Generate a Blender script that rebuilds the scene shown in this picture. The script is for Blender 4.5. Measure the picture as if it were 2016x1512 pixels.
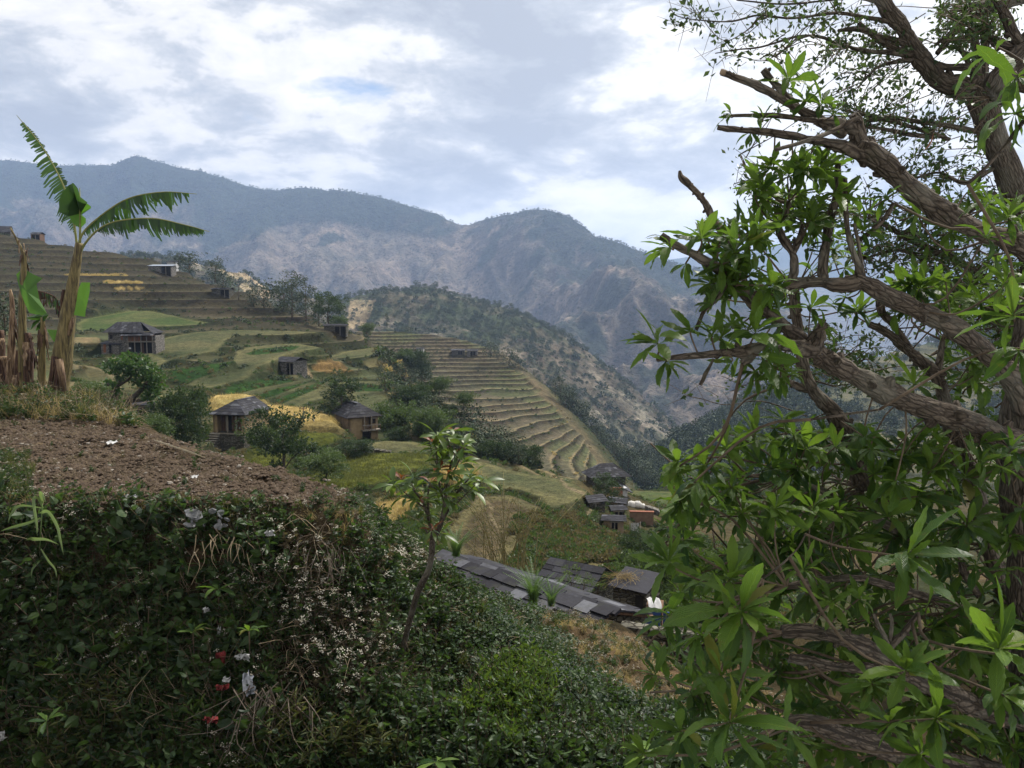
import bpy, math, random
import numpy as np
from mathutils import Vector, Matrix, Euler

for o in list(bpy.data.objects): bpy.data.objects.remove(o)
S = bpy.context.scene
COL = S.collection
R = math.radians
# ------------------------------------------------------------------ camera
F = 1600.0; CX, CY = 1008.0, 756.0; HOR = 590.0
PITCH = math.atan((CY-HOR)/F)
cam_d = bpy.data.cameras.new('camera'); cam = bpy.data.objects.new('camera', cam_d); COL.objects.link(cam)
cam_d.sensor_width = 36; cam_d.lens = 36*F/2016.0
cam_d.clip_start = 0.1; cam_d.clip_end = 30000
cam.rotation_euler = (R(90)-PITCH, 0, 0)
S.camera = cam
# ------------------------------------------------------------------ world: thin blue sky between layers of cloud
SUN_EL, SUN_AZ = R(52), R(38)          # azimuth clockwise from +Y (ahead, to the right)
W = bpy.data.worlds.new('World'); S.world = W; W.use_nodes = True
def N(nt, t, **k):
    n = nt.nodes.new(t)
    for a, b in k.items():
        if a == 'inp':
            for i, v in b.items():
                if isinstance(v, bpy.types.NodeSocket): nt.links.new(v, n.inputs[i])
                else: n.inputs[i].default_value = v
        else: setattr(n, a, b)
    return n
def ramp(nt, fac, stops, interp='LINEAR'):
    n = nt.nodes.new('ShaderNodeValToRGB'); cr = n.color_ramp; cr.interpolation = interp
    while len(cr.elements) < len(stops): cr.elements.new(0.5)
    for e, (p, c) in zip(cr.elements, stops):
        e.position = p; e.color = (c[0], c[1], c[2], 1) if not isinstance(c, (int, float)) else (c, c, c, 1)
    if fac is not None: nt.links.new(fac, n.inputs[0])
    return n.outputs[0]
def math_n(nt, op, a, b=None, clamp=False):
    n = nt.nodes.new('ShaderNodeMath'); n.operation = op; n.use_clamp = clamp
    for i, v in enumerate((a, b)):
        if v is None: continue
        if isinstance(v, bpy.types.NodeSocket): nt.links.new(v, n.inputs[i])
        else: n.inputs[i].default_value = v
    return n.outputs[0]
def mixc(nt, f, a, b, mode='MIX'):
    n = nt.nodes.new('ShaderNodeMix'); n.data_type = 'RGBA'; n.blend_type = mode
    for s, v in ((n.inputs[0], f), (n.inputs[6], a), (n.inputs[7], b)):
        if isinstance(v, bpy.types.NodeSocket): nt.links.new(v, s)
        else: s.default_value = v if isinstance(v, (int, float)) else (v[0], v[1], v[2], 1)
    return n.outputs[2]
def world_nodes():
    nt = W.node_tree; nt.nodes.clear()
    sky = N(nt, 'ShaderNodeTexSky', sky_type='NISHITA', sun_disc=False, sun_elevation=SUN_EL, sun_rotation=SUN_AZ, altitude=1500, air_density=1.0, dust_density=1.0)
    skyb = N(nt, 'ShaderNodeBackground', inp={0: sky.outputs[0], 1: 0.06})
    tc = N(nt, 'ShaderNodeTexCoord')
    sep = N(nt, 'ShaderNodeSeparateXYZ', inp={0: tc.outputs['Generated']})
    p = N(nt, 'ShaderNodeMapping', inp={0: tc.outputs['Generated']}); p.inputs['Scale'].default_value = (1, 1, 2.3); p = p.outputs[0]
    # cover: large soft sheets, billows and finer puffs; thicker parts are greyer, thin lit parts white
    def nz(loc, scl, sc, det, ro, di, rot=0.0):
        mp = N(nt, 'ShaderNodeMapping', inp={0: p}); mp.inputs['Location'].default_value = loc; mp.inputs['Scale'].default_value = scl; mp.inputs['Rotation'].default_value = (0, 0, rot)
        return N(nt, 'ShaderNodeTexNoise', inp={'Vector': mp.outputs[0], 'Scale': sc, 'Detail': det, 'Roughness': ro, 'Distortion': di}).outputs[0]
    n1 = nz((0.2, 2.2, 7.9), (1, 1, 1), 4.0, 10.0, 0.58, 0.25)
    n2 = nz((13.7, 2.8, 2.2), (1, 1, 0.8), 1.5, 4.0, 0.5, 0.2)
    n3 = nz((1.3, 9.2, 3.1), (1, 1, 1), 11.0, 9.0, 0.62, 0.3, 0.4)
    comb = math_n(nt, 'ADD', math_n(nt, 'MULTIPLY', n1, 0.48), math_n(nt, 'ADD', math_n(nt, 'MULTIPLY', n2, 0.26), math_n(nt, 'MULTIPLY', n3, 0.26)))
    ccol = ramp(nt, comb, [(0.41, (0.52, 0.55, 0.61)), (0.455, (0.65, 0.68, 0.73)), (0.482, (0.83, 0.84, 0.86)), (0.500, (1.06, 1.04, 1.02)), (0.56, (1.34, 1.28, 1.18))])
    sd = (math.sin(SUN_AZ)*math.cos(SUN_EL), math.cos(SUN_AZ)*math.cos(SUN_EL), math.sin(SUN_EL))
    dt = N(nt, 'ShaderNodeVectorMath', operation='DOT_PRODUCT', inp={0: tc.outputs['Generated'], 1: sd}).outputs['Value']
    glow = math_n(nt, 'MULTIPLY', math_n(nt, 'POWER', math_n(nt, 'MAXIMUM', dt, 0.0), 3.0), 0.22)
    cb = N(nt, 'ShaderNodeBackground', inp={0: ccol, 1: math_n(nt, 'ADD', glow, 0.40)})
    n4 = nz((4.6, 15.2, 2.9), (1, 1, 1.5), 3.4, 8.0, 0.56, 0.3)
    m = math_n(nt, 'MAXIMUM', ramp(nt, n4, [(0.32, 0.0), (0.40, 1.0)]), ramp(nt, sep.outputs[2], [(0.06, 1.0), (0.16, 0.0)]))
    mix = N(nt, 'ShaderNodeMixShader', inp={0: m, 1: skyb.outputs[0], 2: cb.outputs[0]})
    out = N(nt, 'ShaderNodeOutputWorld', inp={0: mix.outputs[0]})
world_nodes()
# ------------------------------------------------------------------ sun behind thin cloud
sl = bpy.data.lights.new('sun', 'SUN'); sl.energy = 3.3; sl.angle = R(6); sl.color = (1.0, 0.95, 0.88)
sun = bpy.data.objects.new('sun', sl); COL.objects.link(sun)
sdir = Vector((math.sin(SUN_AZ)*math.cos(SUN_EL), math.cos(SUN_AZ)*math.cos(SUN_EL), math.sin(SUN_EL)))
sun.rotation_euler = sdir.to_track_quat('Z', 'Y').to_euler(); sun.location = (0, 0, 60)
S.view_settings.view_transform = 'Standard'; S.view_settings.look = 'None'
S.view_settings.exposure = 1.08; S.view_settings.gamma = 1.0; S.view_settings.use_curve_mapping = False
S.cycles.use_denoising = True
S.cycles.max_bounces = 6; S.cycles.diffuse_bounces = 3; S.cycles.glossy_bounces = 2; S.cycles.transmission_bounces = 3
S.cycles.volume_bounces = 2; S.cycles.transparent_max_bounces = 8

# ------------------------------------------------------------------ helpers
SP, CP = math.sin(PITCH), math.cos(PITCH)
def ray(px, py):
    a = (px-CX)/F; b = (CY-py)/F
    return np.array((a, CP+b*SP, -SP+b*CP))
def P(px, py, d):
    r = ray(px, py); return r*(d/r[1])
def Pv(px, py, d): return Vector(P(px, py, d))
def pxr(rpx, d): return rpx*d/F           # a radius in pixels at distance d -> metres

_perm = np.random.RandomState(7).randint(0, 1 << 30, 65536).astype(np.float64)/(1 << 30)
def vnoise(x, y, seed=0):
    xi = np.floor(x).astype(np.int64); yi = np.floor(y).astype(np.int64)
    fx = x-xi; fy = y-yi; fx = fx*fx*(3-2*fx); fy = fy*fy*(3-2*fy)
    def h(a, b): return _perm[((a*73856093) ^ (b*19349663) ^ (seed*83492791)) & 65535]
    return (h(xi, yi)*(1-fx)+h(xi+1, yi)*fx)*(1-fy)+(h(xi, yi+1)*(1-fx)+h(xi+1, yi+1)*fx)*fy
def fbm(x, y, sc, oct=4, seed=0, rough=0.5):
    t = 0; a = 1; s = 0; f = 1.0/sc
    for i in range(oct):
        t = t+a*(vnoise(x*f, y*f, seed+i*17)*2-1); s += a; a *= rough; f *= 2.03
    return t/s
def ridged(x, y, sc, oct=4, seed=0):
    t = 0; a = 1; s = 0; f = 1.0/sc
    for i in range(oct):
        t = t+a*(1-np.abs(vnoise(x*f, y*f, seed+i*13)*2-1)); s += a; a *= 0.5; f *= 2.1
    return t/s
def sstep(a, b, x):
    t = np.clip((x-a)/(b-a), 0, 1); return t*t*(3-2*t)
class TPS:
    def __init__(s, pts, lam=1e-3):
        p = np.array(pts, float); s.sc = 50.0; s.c = p[:, :2]/s.sc; z = p[:, 2]; n = len(p)
        d2 = ((s.c[:, None]-s.c[None])**2).sum(2); K = 0.5*d2*np.log(d2+1e-12)+lam*np.eye(n)
        A = np.zeros((n+3, n+3)); A[:n, :n] = K; A[:n, n] = 1; A[:n, n+1:] = s.c; A[n, :n] = 1; A[n+1:, :n] = s.c.T
        s.w = np.linalg.solve(A, np.concatenate([z, [0, 0, 0]]))
    def __call__(s, x, y):
        x = np.asarray(x, float); y = np.asarray(y, float); sh = x.shape
        X = np.stack([x.ravel(), y.ravel()], 1)/s.sc; out = np.empty(len(X))
        for i in range(0, len(X), 40000):
            q = X[i:i+40000]; d2 = ((q[:, None]-s.c[None])**2).sum(2)
            out[i:i+40000] = (0.5*d2*np.log(d2+1e-12))@s.w[:-3]+s.w[-3]+q@s.w[-2:]
        return out.reshape(sh)
def inpoly(x, y, poly):
    r = np.zeros(x.shape, bool); n = len(poly)
    for i in range(n):
        x1, y1 = poly[i][:2]; x2, y2 = poly[(i+1) % n][:2]
        if y1 == y2: continue
        c = ((y1 > y) != (y2 > y)) & (x < (x2-x1)*(y-y1)/(y2-y1)+x1)
        r ^= c
    return r

def mesh_np(name, V, Fc, mats=(), uv=None, attrs=None, smooth=True, mat_idx=None):
    """V (n,3); Fc a list of arrays (m,k), all with their own k"""
    me = bpy.data.meshes.new(name)
    if not isinstance(Fc, (list, tuple)): Fc = [Fc]
    Fc = [np.asarray(f) for f in Fc if len(f)]
    loops = np.concatenate([f.ravel() for f in Fc]).astype(np.int32)
    cnt = np.concatenate([np.full(len(f), f.shape[1]) for f in Fc]).astype(np.int32)
    st = np.concatenate([[0], np.cumsum(cnt)[:-1]]).astype(np.int32)
    me.vertices.add(len(V)); me.vertices.foreach_set('co', np.asarray(V, np.float32).ravel())
    me.loops.add(len(loops)); me.loops.foreach_set('vertex_index', loops)
    me.polygons.add(len(cnt)); me.polygons.foreach_set('loop_start', st)
    me.polygons.foreach_set('loop_total', cnt)
    for m in mats: me.materials.append(m)
    if mat_idx is not None: me.polygons.foreach_set('material_index', np.asarray(mat_idx, np.int32))
    me.polygons.foreach_set('use_smooth', np.full(len(cnt), smooth))
    if uv is not None:
        l = me.uv_layers.new(name='UVMap'); l.data.foreach_set('uv', np.asarray(uv, np.float32)[loops].ravel())
    for k, a in (attrs or {}).items():
        a = np.asarray(a, np.float32)
        if a.ndim == 1: at = me.attributes.new(k, 'FLOAT', 'POINT'); at.data.foreach_set('value', a)
        else:
            at = me.attributes.new(k, 'FLOAT_COLOR', 'POINT')
            if a.shape[1] == 3: a = np.concatenate([a, np.ones((len(a), 1), np.float32)], 1)
            at.data.foreach_set('color', a.ravel())
    me.update(); me.validate()
    return me
def link(name, me, parent=None, loc=None, **props):
    o = bpy.data.objects.new(name, me); COL.objects.link(o)
    if parent is not None: o.parent = parent
    if loc is not None: o.location = loc
    for k, v in props.items(): o[k] = v
    return o
def thing(name, label, cat, loc=(0, 0, 0), rz=0, group=None, me=None):
    o = bpy.data.objects.new(name, me); COL.objects.link(o); o.location = loc; o.rotation_euler = (0, 0, rz)
    o['label'] = label; o['category'] = cat
    if group: o['group'] = group
    if cat == 'wall': o['kind'] = 'thing'
    return o
class MB:
    """collects verts / faces / tint / uv / material index"""
    def __init__(s): s.V = []; s.Q = []; s.T = []; s.U = []; s.A = []; s.MQ = []; s.MT = []; s.n = 0
    def add(s, V, Q=None, T=None, tint=0.5, uv=None, mi=0):
        V = np.asarray(V, float); s.V.append(V)
        s.U.append(np.zeros((len(V), 2)) if uv is None else np.asarray(uv, float))
        s.A.append(np.full(len(V), tint) if np.isscalar(tint) else np.asarray(tint, float))
        if Q is not None and len(Q): s.Q.append(np.asarray(Q)+s.n); s.MQ.append(np.full(len(Q), mi))
        if T is not None and len(T): s.T.append(np.asarray(T)+s.n); s.MT.append(np.full(len(T), mi))
        s.n += len(V)
    def box(s, lo, hi, M=None, tint=0.5, mi=0):
        x0, y0, z0 = lo; x1, y1, z1 = hi
        V = np.array([(x0, y0, z0), (x1, y0, z0), (x1, y1, z0), (x0, y1, z0), (x0, y0, z1), (x1, y0, z1), (x1, y1, z1), (x0, y1, z1)], float)
        if M is not None: V = V@np.array(M)[:3, :3].T+np.array(M)[:3, 3]
        s.add(V, Q=[(0, 3, 2, 1), (4, 5, 6, 7), (0, 1, 5, 4), (1, 2, 6, 5), (2, 3, 7, 6), (3, 0, 4, 7)], tint=tint, mi=mi)
    def tube(s, pts, rad, n=8, tint=0.5, mi=0, rough=0.0, seed=0, cap=True):
        V, Q, uv, T = tube(pts, rad, n, rough, seed, cap)
        s.add(V, Q=Q, T=T, tint=tint, uv=uv, mi=mi)
    def mesh(s, name, mats, smooth=True):
        Fc = []; mi = []
        if s.Q: Fc.append(np.concatenate(s.Q)); mi.append(np.concatenate(s.MQ))
        if s.T: Fc.append(np.concatenate(s.T)); mi.append(np.concatenate(s.MT))
        return mesh_np(name, np.concatenate(s.V), Fc, mats, np.concatenate(s.U), {'tint': np.concatenate(s.A)}, smooth, np.concatenate(mi))
def tube(pts, rad, n=8, rough=0.0, seed=0, cap=True):
    P_ = np.asarray(pts, float); m = len(P_); rad = np.asarray(rad, float)
    if rad.ndim == 0: rad = np.full(m, float(rad))
    tg = np.gradient(P_, axis=0); tg /= (np.linalg.norm(tg, axis=1)[:, None]+1e-9)
    up = np.array((0.31, 0.2, 0.93)); 
    if abs(tg[0]@up) > 0.9: up = np.array((1.0, 0.1, 0))
    a = np.cross(tg[0], up); a /= np.linalg.norm(a); A = []
    for i in range(m):
        a = a-tg[i]*(a@tg[i]); a /= np.linalg.norm(a)+1e-9; A.append(a)
    A = np.array(A); B = np.cross(tg, A)
    th = np.arange(n)*2*math.pi/n
    rr = np.repeat(rad[:, None], n, 1)
    if rough:
        rs = np.random.RandomState(seed+11); k = max(3, m//3); G = rs.rand(k, n)-0.5; G = (G+np.roll(G, 1, 1))*.8
        tt = np.linspace(0, k-1, m); i0 = np.minimum(tt.astype(int), k-2); fr = (tt-i0)[:, None]; fr = fr*fr*(3-2*fr); rr = rr*(1+rough*2*(G[i0]*(1-fr)+G[i0+1]*fr))
    V = P_[:, None]+(A[:, None]*np.cos(th)[None, :, None]+B[:, None]*np.sin(th)[None, :, None])*rr[:, :, None]
    L = np.concatenate([[0], np.cumsum(np.linalg.norm(np.diff(P_, axis=0), axis=1))])
    uv = np.stack([np.repeat((th/(2*math.pi))[None], m, 0)*rad.mean()*6.28, np.repeat(L[:, None], n, 1)], 2).reshape(-1, 2)
    i = np.arange(m-1)[:, None]*n; j = np.arange(n)[None]; j2 = (j+1) % n
    Q = np.stack([i+j, i+j2, i+n+j2, i+n+j], 2).reshape(-1, 4)
    V = V.reshape(-1, 3); T = []
    if cap:
        V = np.concatenate([V, [P_[0], P_[-1]]]); uv = np.concatenate([uv, [[0, 0], [0, 0]]])
        T = [(m*n, (k+1) % n, k) for k in range(n)]+[(m*n+1, (m-1)*n+k, (m-1)*n+(k+1) % n) for k in range(n)]
    return V, Q, uv, np.array(T, int).reshape(-1, 3)
def spline(pts, k=6):
    """Catmull-Rom through rows of any width"""
    p = np.asarray(pts, float)
    if len(p) == 2: t = np.linspace(0, 1, k+1)[:, None]; return p[0]*(1-t)+p[1]*t
    q = np.concatenate([[2*p[0]-p[1]], p, [2*p[-1]-p[-2]]]); out = []
    for i in range(1, len(q)-2):
        t = np.linspace(0, 1, k, endpoint=False)[:, None]
        out.append(0.5*((2*q[i])+(-q[i-1]+q[i+1])*t+(2*q[i-1]-5*q[i]+4*q[i+1]-q[i+2])*t*t+(-q[i-1]+3*q[i]-3*q[i+1]+q[i+2])*t**3))
    out.append(p[-1:]); return np.concatenate(out)

# ------------------------------------------------------------------ materials
MAT = {}
def new_mat(name):
    m = bpy.data.materials.new(name); m.use_nodes = True; nt = m.node_tree; nt.nodes.clear()
    out = nt.nodes.new('ShaderNodeOutputMaterial'); MAT[name] = m
    return m, nt, out
def attr(nt, name): return N(nt, 'ShaderNodeAttribute', attribute_name=name)
def noise(nt, vec, scale, detail=4.0, rough=0.55, dist=0.0):
    d = {'Scale': scale, 'Detail': detail, 'Roughness': rough, 'Distortion': dist}
    if vec is not None: d['Vector'] = vec
    return N(nt, 'ShaderNodeTexNoise', inp=d).outputs[0]
def objco(nt): return N(nt, 'ShaderNodeTexCoord').outputs['Object']
def geopos(nt): return N(nt, 'ShaderNodeNewGeometry').outputs['Position']
def bsdf(nt, out, col, rough=0.8, bump=None, bdist=0.02, bstr=1.0, spec=0.3, trans=None):
    d = {'Base Color': col if isinstance(col, bpy.types.NodeSocket) else (*col, 1), 'Roughness': rough, 'Specular IOR Level': spec}
    b = N(nt, 'ShaderNodeBsdfPrincipled', inp=d)
    nn = None
    if bump is not None:
        nb = N(nt, 'ShaderNodeBump', inp={'Height': bump, 'Strength': bstr, 'Distance': bdist}); nn = nb.outputs[0]
        nt.links.new(nn, b.inputs['Normal'])
    if trans is not None:
        t = N(nt, 'ShaderNodeBsdfTranslucent', inp={0: trans if isinstance(trans, bpy.types.NodeSocket) else (*trans, 1)})
        mx = N(nt, 'ShaderNodeMixShader', inp={0: 0.35, 1: b.outputs[0], 2: t.outputs[0]})
        nt.links.new(mx.outputs[0], out.inputs[0])
    else: nt.links.new(b.outputs[0], out.inputs[0])
    return b
def leaf_mat(name, dark, light, rough=0.5, veins=False, trans=True, spec=0.35):
    """leaf colour runs from dark to light with the mesh's tint and from leaf to leaf"""
    m, nt, out = new_mat(name)
    t = attr(nt, 'tint').outputs['Fac']; r = N(nt, 'ShaderNodeObjectInfo').outputs['Random']
    f = math_n(nt, 'ADD', t, math_n(nt, 'MULTIPLY', math_n(nt, 'SUBTRACT', r, 0.5), 0.35), clamp=True)
    c = mixc(nt, f, dark, light)
    bump = None
    if veins:
        uv = N(nt, 'ShaderNodeTexCoord').outputs['UV']; s = N(nt, 'ShaderNodeSeparateXYZ', inp={0: uv})
        au = math_n(nt, 'ABSOLUTE', s.outputs[0])
        ph = math_n(nt, 'SUBTRACT', math_n(nt, 'MULTIPLY', s.outputs[1], 17.0), math_n(nt, 'MULTIPLY', au, 5.0))
        vv = math_n(nt, 'ABSOLUTE', math_n(nt, 'SINE', math_n(nt, 'MULTIPLY', ph, math.pi)))
        vein = ramp(nt, vv, [(0.0, 1.0), (0.22, 0.0)])
        mid = ramp(nt, au, [(0.0, 1.0), (0.07, 0.0)])
        vm = math_n(nt, 'MAXIMUM', math_n(nt, 'MULTIPLY', vein, 0.22), math_n(nt, 'MULTIPLY', mid, 0.55))
        c = mixc(nt, vm, c, (light[0]*1.6, light[1]*1.4, light[2]*1.5))
        bump = vv
        sp = noise(nt, objco(nt), 30.0, 3.0)
        c = mixc(nt, ramp(nt, sp, [(0.60, 0.0), (0.70, 0.6)]), c, (0.11, 0.085, 0.02))
        c = mixc(nt, ramp(nt, r, [(0.93, 0.0), (0.95, 0.75)]), c, (0.17, 0.15, 0.025))
        edge = ramp(nt, math_n(nt, 'ADD', au, math_n(nt, 'MULTIPLY', sp, 0.6)), [(1.22, 0.0), (1.32, 0.8)]); c = mixc(nt, edge, c, (0.09, 0.055, 0.02))
    bsdf(nt, out, c, rough, bump, 0.004, 0.8, spec, trans=mixc(nt, 0.5, c, (light[0]*1.5, light[1]*1.6, light[2]*0.8)) if trans else None)
    return m
def plain_mat(name, a, b, scale=4.0, rough=0.85, bd=0.01, spec=0.2, detail=6.0, bstr=0.7):
    m, nt, out = new_mat(name); n = noise(nt, objco(nt), scale, detail, 0.62)
    c = mixc(nt, ramp(nt, n, [(0.35, 0.0), (0.65, 1.0)]), a, b)
    t = attr(nt, 'tint').outputs['Fac']
    c = mixc(nt, 1.0, c, ramp(nt, t, [(0.0, 0.6), (0.5, 1.0), (1.0, 1.0)]), 'MULTIPLY') if False else c
    bsdf(nt, out, c, rough, n, bd, bstr, spec); return m
# ================================================================== TERRAIN
def terr_mat(name, bump_scale, bump_dist, fine, scrub=None):
    """vertex colour (what grows or lies there) broken up by noise at several sizes"""
    m, nt, out = new_mat(name); p = geopos(nt)
    c = attr(nt, 'col').outputs['Color']
    n1 = noise(nt, p, fine, 6.0, 0.65); n2 = noise(nt, p, fine*0.13, 5.0, 0.6); n3 = noise(nt, p, fine*4.0, 3.0, 0.6)
    c = mixc(nt, 1.0, c, ramp(nt, n1, [(0.3, (0.55, 0.55, 0.5)), (0.5, (1, 1, 1)), (0.72, (1.45, 1.42, 1.34))]), 'MULTIPLY')
    c = mixc(nt, 1.0, c, ramp(nt, n2, [(0.3, (0.75, 0.82, 0.75)), (0.7, (1.22, 1.16, 1.08))]), 'MULTIPLY')
    c = mixc(nt, 1.0, c, ramp(nt, n3, [(0.3, (0.75, 0.75, 0.72)), (0.7, (1.25, 1.25, 1.2))]), 'MULTIPLY')
    if scrub:      # single bushes and rocks too far off to be modelled
        vo = N(nt, 'ShaderNodeTexVoronoi', inp={'Vector': p, 'Scale': scrub}).outputs['Distance']
        c = mixc(nt, ramp(nt, math_n(nt, 'ADD', vo, math_n(nt, 'MULTIPLY', n1, 0.5)), [(0.42, 0.8), (0.56, 0.0)]), c, (0.026, 0.038, 0.022))
        v2 = N(nt, 'ShaderNodeTexVoronoi', inp={'Vector': p, 'Scale': scrub*0.8, 'Randomness': 1.0}, feature='DISTANCE_TO_EDGE').outputs['Distance']
        c = mixc(nt, ramp(nt, math_n(nt, 'ADD', v2, math_n(nt, 'MULTIPLY', n2, 0.3)), [(0.10, 0.22), (0.17, 0.0)]), c, (0.28, 0.25, 0.22))
    h = math_n(nt, 'ADD', n1, math_n(nt, 'MULTIPLY', noise(nt, p, bump_scale, 6.0, 0.7), 0.8))
    bsdf(nt, out, c, 0.95, h, bump_dist, 0.9, 0.05)
    return m
M_SLOPE = terr_mat('terraced_ground', 3.0, 0.25, 0.9)
M_RIDGE = terr_mat('terraced_ridge_ground', 0.9, 0.7, 0.35)
M_FAR = terr_mat('wooded_ridge_ground', 0.16, 4.0, 0.10, 0.16)
M_MTN = terr_mat('mountain_ground', 0.05, 26.0, 0.03, 0.075)

def polar_grid(name, fn, a0, a1, na, d0, d1, nd, mat, power=1.0, **props):
    """fn(x, y) -> z, colour; the grid is finer near the camera"""
    a = np.linspace((a0-CX)/F/CP, (a1-CX)/F/CP, na); t = np.linspace(0, 1, nd)
    d = d0*(d1/d0)**t
    A, D = np.meshgrid(a, d); X = A*D; Y = D
    Z, C = fn(X, Y)
    V = np.stack([X, Y, Z], 2).reshape(-1, 3)
    i = np.arange(nd-1)[:, None]*na; j = np.arange(na-1)[None]
    Q = np.stack([i+j, i+j+1, i+na+j+1, i+na+j], 2).reshape(-1, 4)
    me = mesh_np(name, V, Q, (mat,), attrs={'col': C.reshape(-1, 3)})
    return link(name, me, kind='structure', **props)
def pts3(lst): return [tuple(P(*q)) for q in lst]
def terrace(z, s, r):
    q = z/s; k = np.floor(q); f = q-k
    rise = sstep(1-r, 1.0, f)
    return (k+rise+0.06*f*(1-rise))*s, f, rise

# ---- crop colours (albedo)
OLIVE = (0.074, 0.086, 0.044); GREEN = (0.060, 0.092, 0.030); LUSH = (0.022, 0.052, 0.012); BROWN = (0.078, 0.061, 0.038)
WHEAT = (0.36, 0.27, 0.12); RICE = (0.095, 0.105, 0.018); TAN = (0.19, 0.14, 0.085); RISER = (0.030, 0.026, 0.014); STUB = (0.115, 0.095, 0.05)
# ---- fields of the near slope: outline in the view, distance of near edge, of far edge, crop
FIELDS = [
 ('a', [(150,652),(152,637),(167,628),(259,612),(298,613),(351,624),(411,637),(357,641),(300,642),(268,645),(208,650)], 180, 225, GREEN),
 ('b', [(306,712),(306,690),(312,668),(387,654),(455,650),(550,651),(626,654),(567,658),(460,664),(440,672),(425,690),(372,699),(324,713)], 142, 182, OLIVE),
 ('c', [(369,757),(400,738),(445,722),(465,704),(462,692),(486,684),(534,678),(584,676),(632,684),(600,690),(560,700),(504,725),(495,740),(460,752),(410,763)], 118, 160, OLIVE),
 ('d', [(336,747),(336,729),(387,722),(446,713),(460,710),(420,732),(369,752)], 124, 134, LUSH),
 ('e', [(468,777),(501,766),(579,751),(614,745),(590,757),(534,768),(498,783)], 113, 134, OLIVE),
 ('f', [(510,789),(543,778),(585,761),(614,752),(624,756),(590,771),(552,785),(530,793)], 109, 130, OLIVE),
 ('g', [(545,798),(567,788),(620,767),(652,746),(658,779),(608,790),(590,807),(561,809)], 104, 130, OLIVE),
 ('h', [(418,797),(424,785),(471,781),(513,787),(528,794),(500,798),(460,802),(424,808)], 101, 111, WHEAT),
 ('i', [(500,800),(543,804),(590,807),(620,811),(656,826),(679,848),(674,856),(644,852),(608,850),(580,850),(530,830)], 92, 103, WHEAT),
 ('j', [(590,854),(662,853),(668,862),(644,874),(600,884),(560,880)], 85, 91, RICE),
 ('k', [(662,757),(668,752),(751,751),(768,757),(770,779),(800,808),(772,824),(742,827),(695,808),(684,779)], 110, 145, OLIVE),
 ('l', [(787,858),(799,844),(832,829),(858,820),(872,835),(846,866),(817,872),(787,863)], 95, 108, BROWN),
 ('m', [(715,875),(757,869),(817,869),(842,880),(845,892),(784,893),(727,890)], 85, 92, OLIVE),
 ('n', [(600,950),(626,921),(668,904),(698,896),(772,894),(850,897),(842,921),(787,936),(742,950),(683,960),(614,960)], 68, 82, RICE),
 ('o', [(440,930),(476,905),(500,885),(530,878),(560,890),(560,925),(530,930),(470,940)], 74, 85, RICE),
 ('p', [(732,1012),(740,1000),(757,990),(787,981),(833,978),(822,1005),(787,1025),(751,1036)], 58, 66, WHEAT),
 ('q', [(855,946),(870,930),(906,918),(934,930),(912,950)], 70, 76, WHEAT),
 ('r', [(905,905),(955,909),(1008,927),(1098,942),(1153,962),(1140,977),(1086,1000),(1066,998),(1062,976),(1026,964),(967,962),(945,936)], 68, 90, OLIVE),
 ('s', [(865,1062),(889,1030),(919,998),(942,977),(1008,975),(1066,1000),(1068,1030),(1000,1112),(978,1122),(943,1116),(889,1107)], 50, 67, BROWN),
 ('t', [(1125,1118),(1180,1100),(1240,1088),(1218,1107),(1180,1127),(1150,1130)], 46, 52, BROWN),
 ('u', [(262,800),(270,786),(300,776),(335,780),(335,818),(290,816)], 80, 90, OLIVE),
 ('v', [(1240,1002),(1246,966),(1330,969),(1440,974),(1440,1000),(1290,1004)], 102, 125, GREEN),
 ('w', [(715,712),(748,698),(766,694),(744,720),(727,724)], 158, 175, STUB),
 ('x', [(640,704),(690,690),(741,684),(752,690),(720,702),(690,706)], 165, 185, OLIVE),
 ('y', [(145,676),(145,664),(190,664),(192,676)], 150, 158, TAN),
 ('z', [(205,700),(215,694),(300,696),(330,712),(300,724),(230,716)], 138, 150, OLIVE),
]
SLOPE_PTS = [ # skyline and the slope under it
 (-500,470,320),(-200,472,310),(0,474,300),(70,474,300),(110,488,300),(160,500,300),(240,510,295),(330,522,290),(380,544,285),(430,572,280),(480,592,270),(530,604,262),(590,622,250),(640,643,240),(700,662,228),(760,690,212),
 (0,502,262),(80,506,262),(160,520,265),(250,530,268),(330,542,270),(0,560,220),(150,560,230),(300,560,240),(420,590,240),(0,640,165),(100,640,170),(500,625,225),(600,640,215),(650,655,215),
 (200,600,215),(-300,600,180),(-300,760,80),(60,700,112),(60,760,80),(140,740,100),(200,760,92),(200,800,74),(140,800,60),
 (600,690,175),(700,690,182),(755,720,165),(790,760,150),(810,790,138),(860,800,128),(640,735,148),(560,738,146),(700,735,160),
 (430,881,91),(380,870,88),(300,860,70),(345,900,62),(480,950,66),(560,985,60),(700,868,96),(760,868,97),(740,842,104),
 (880,850,108),(900,880,100),(960,900,98),(1040,920,96),(1100,935,96),(1160,955,96),(1180,990,92),(1150,1020,75),(1200,1080,62),(1240,1130,52),
 (650,975,62),(750,960,66),(880,960,70),(850,1040,54),(780,1050,50),(1100,1010,66),(1080,1080,54),(1000,1135,50),(1130,1160,44),(1250,1180,40),(1300,1200,38),(1320,1250,35),
 (1250,1020,88),(1260,1060,76),(1330,1040,84),(1400,1060,75),(1500,1100,66),(1700,1100,70),(1900,1100,80),(1240,960,100),(1600,1000,110),(1900,1000,120),(1400,960,135),(1700,960,150),(2200,1000,140),
 (840,1130,44),(950,1160,40),(700,1100,44),(1500,1250,40),(1900,1250,45),
]
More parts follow.
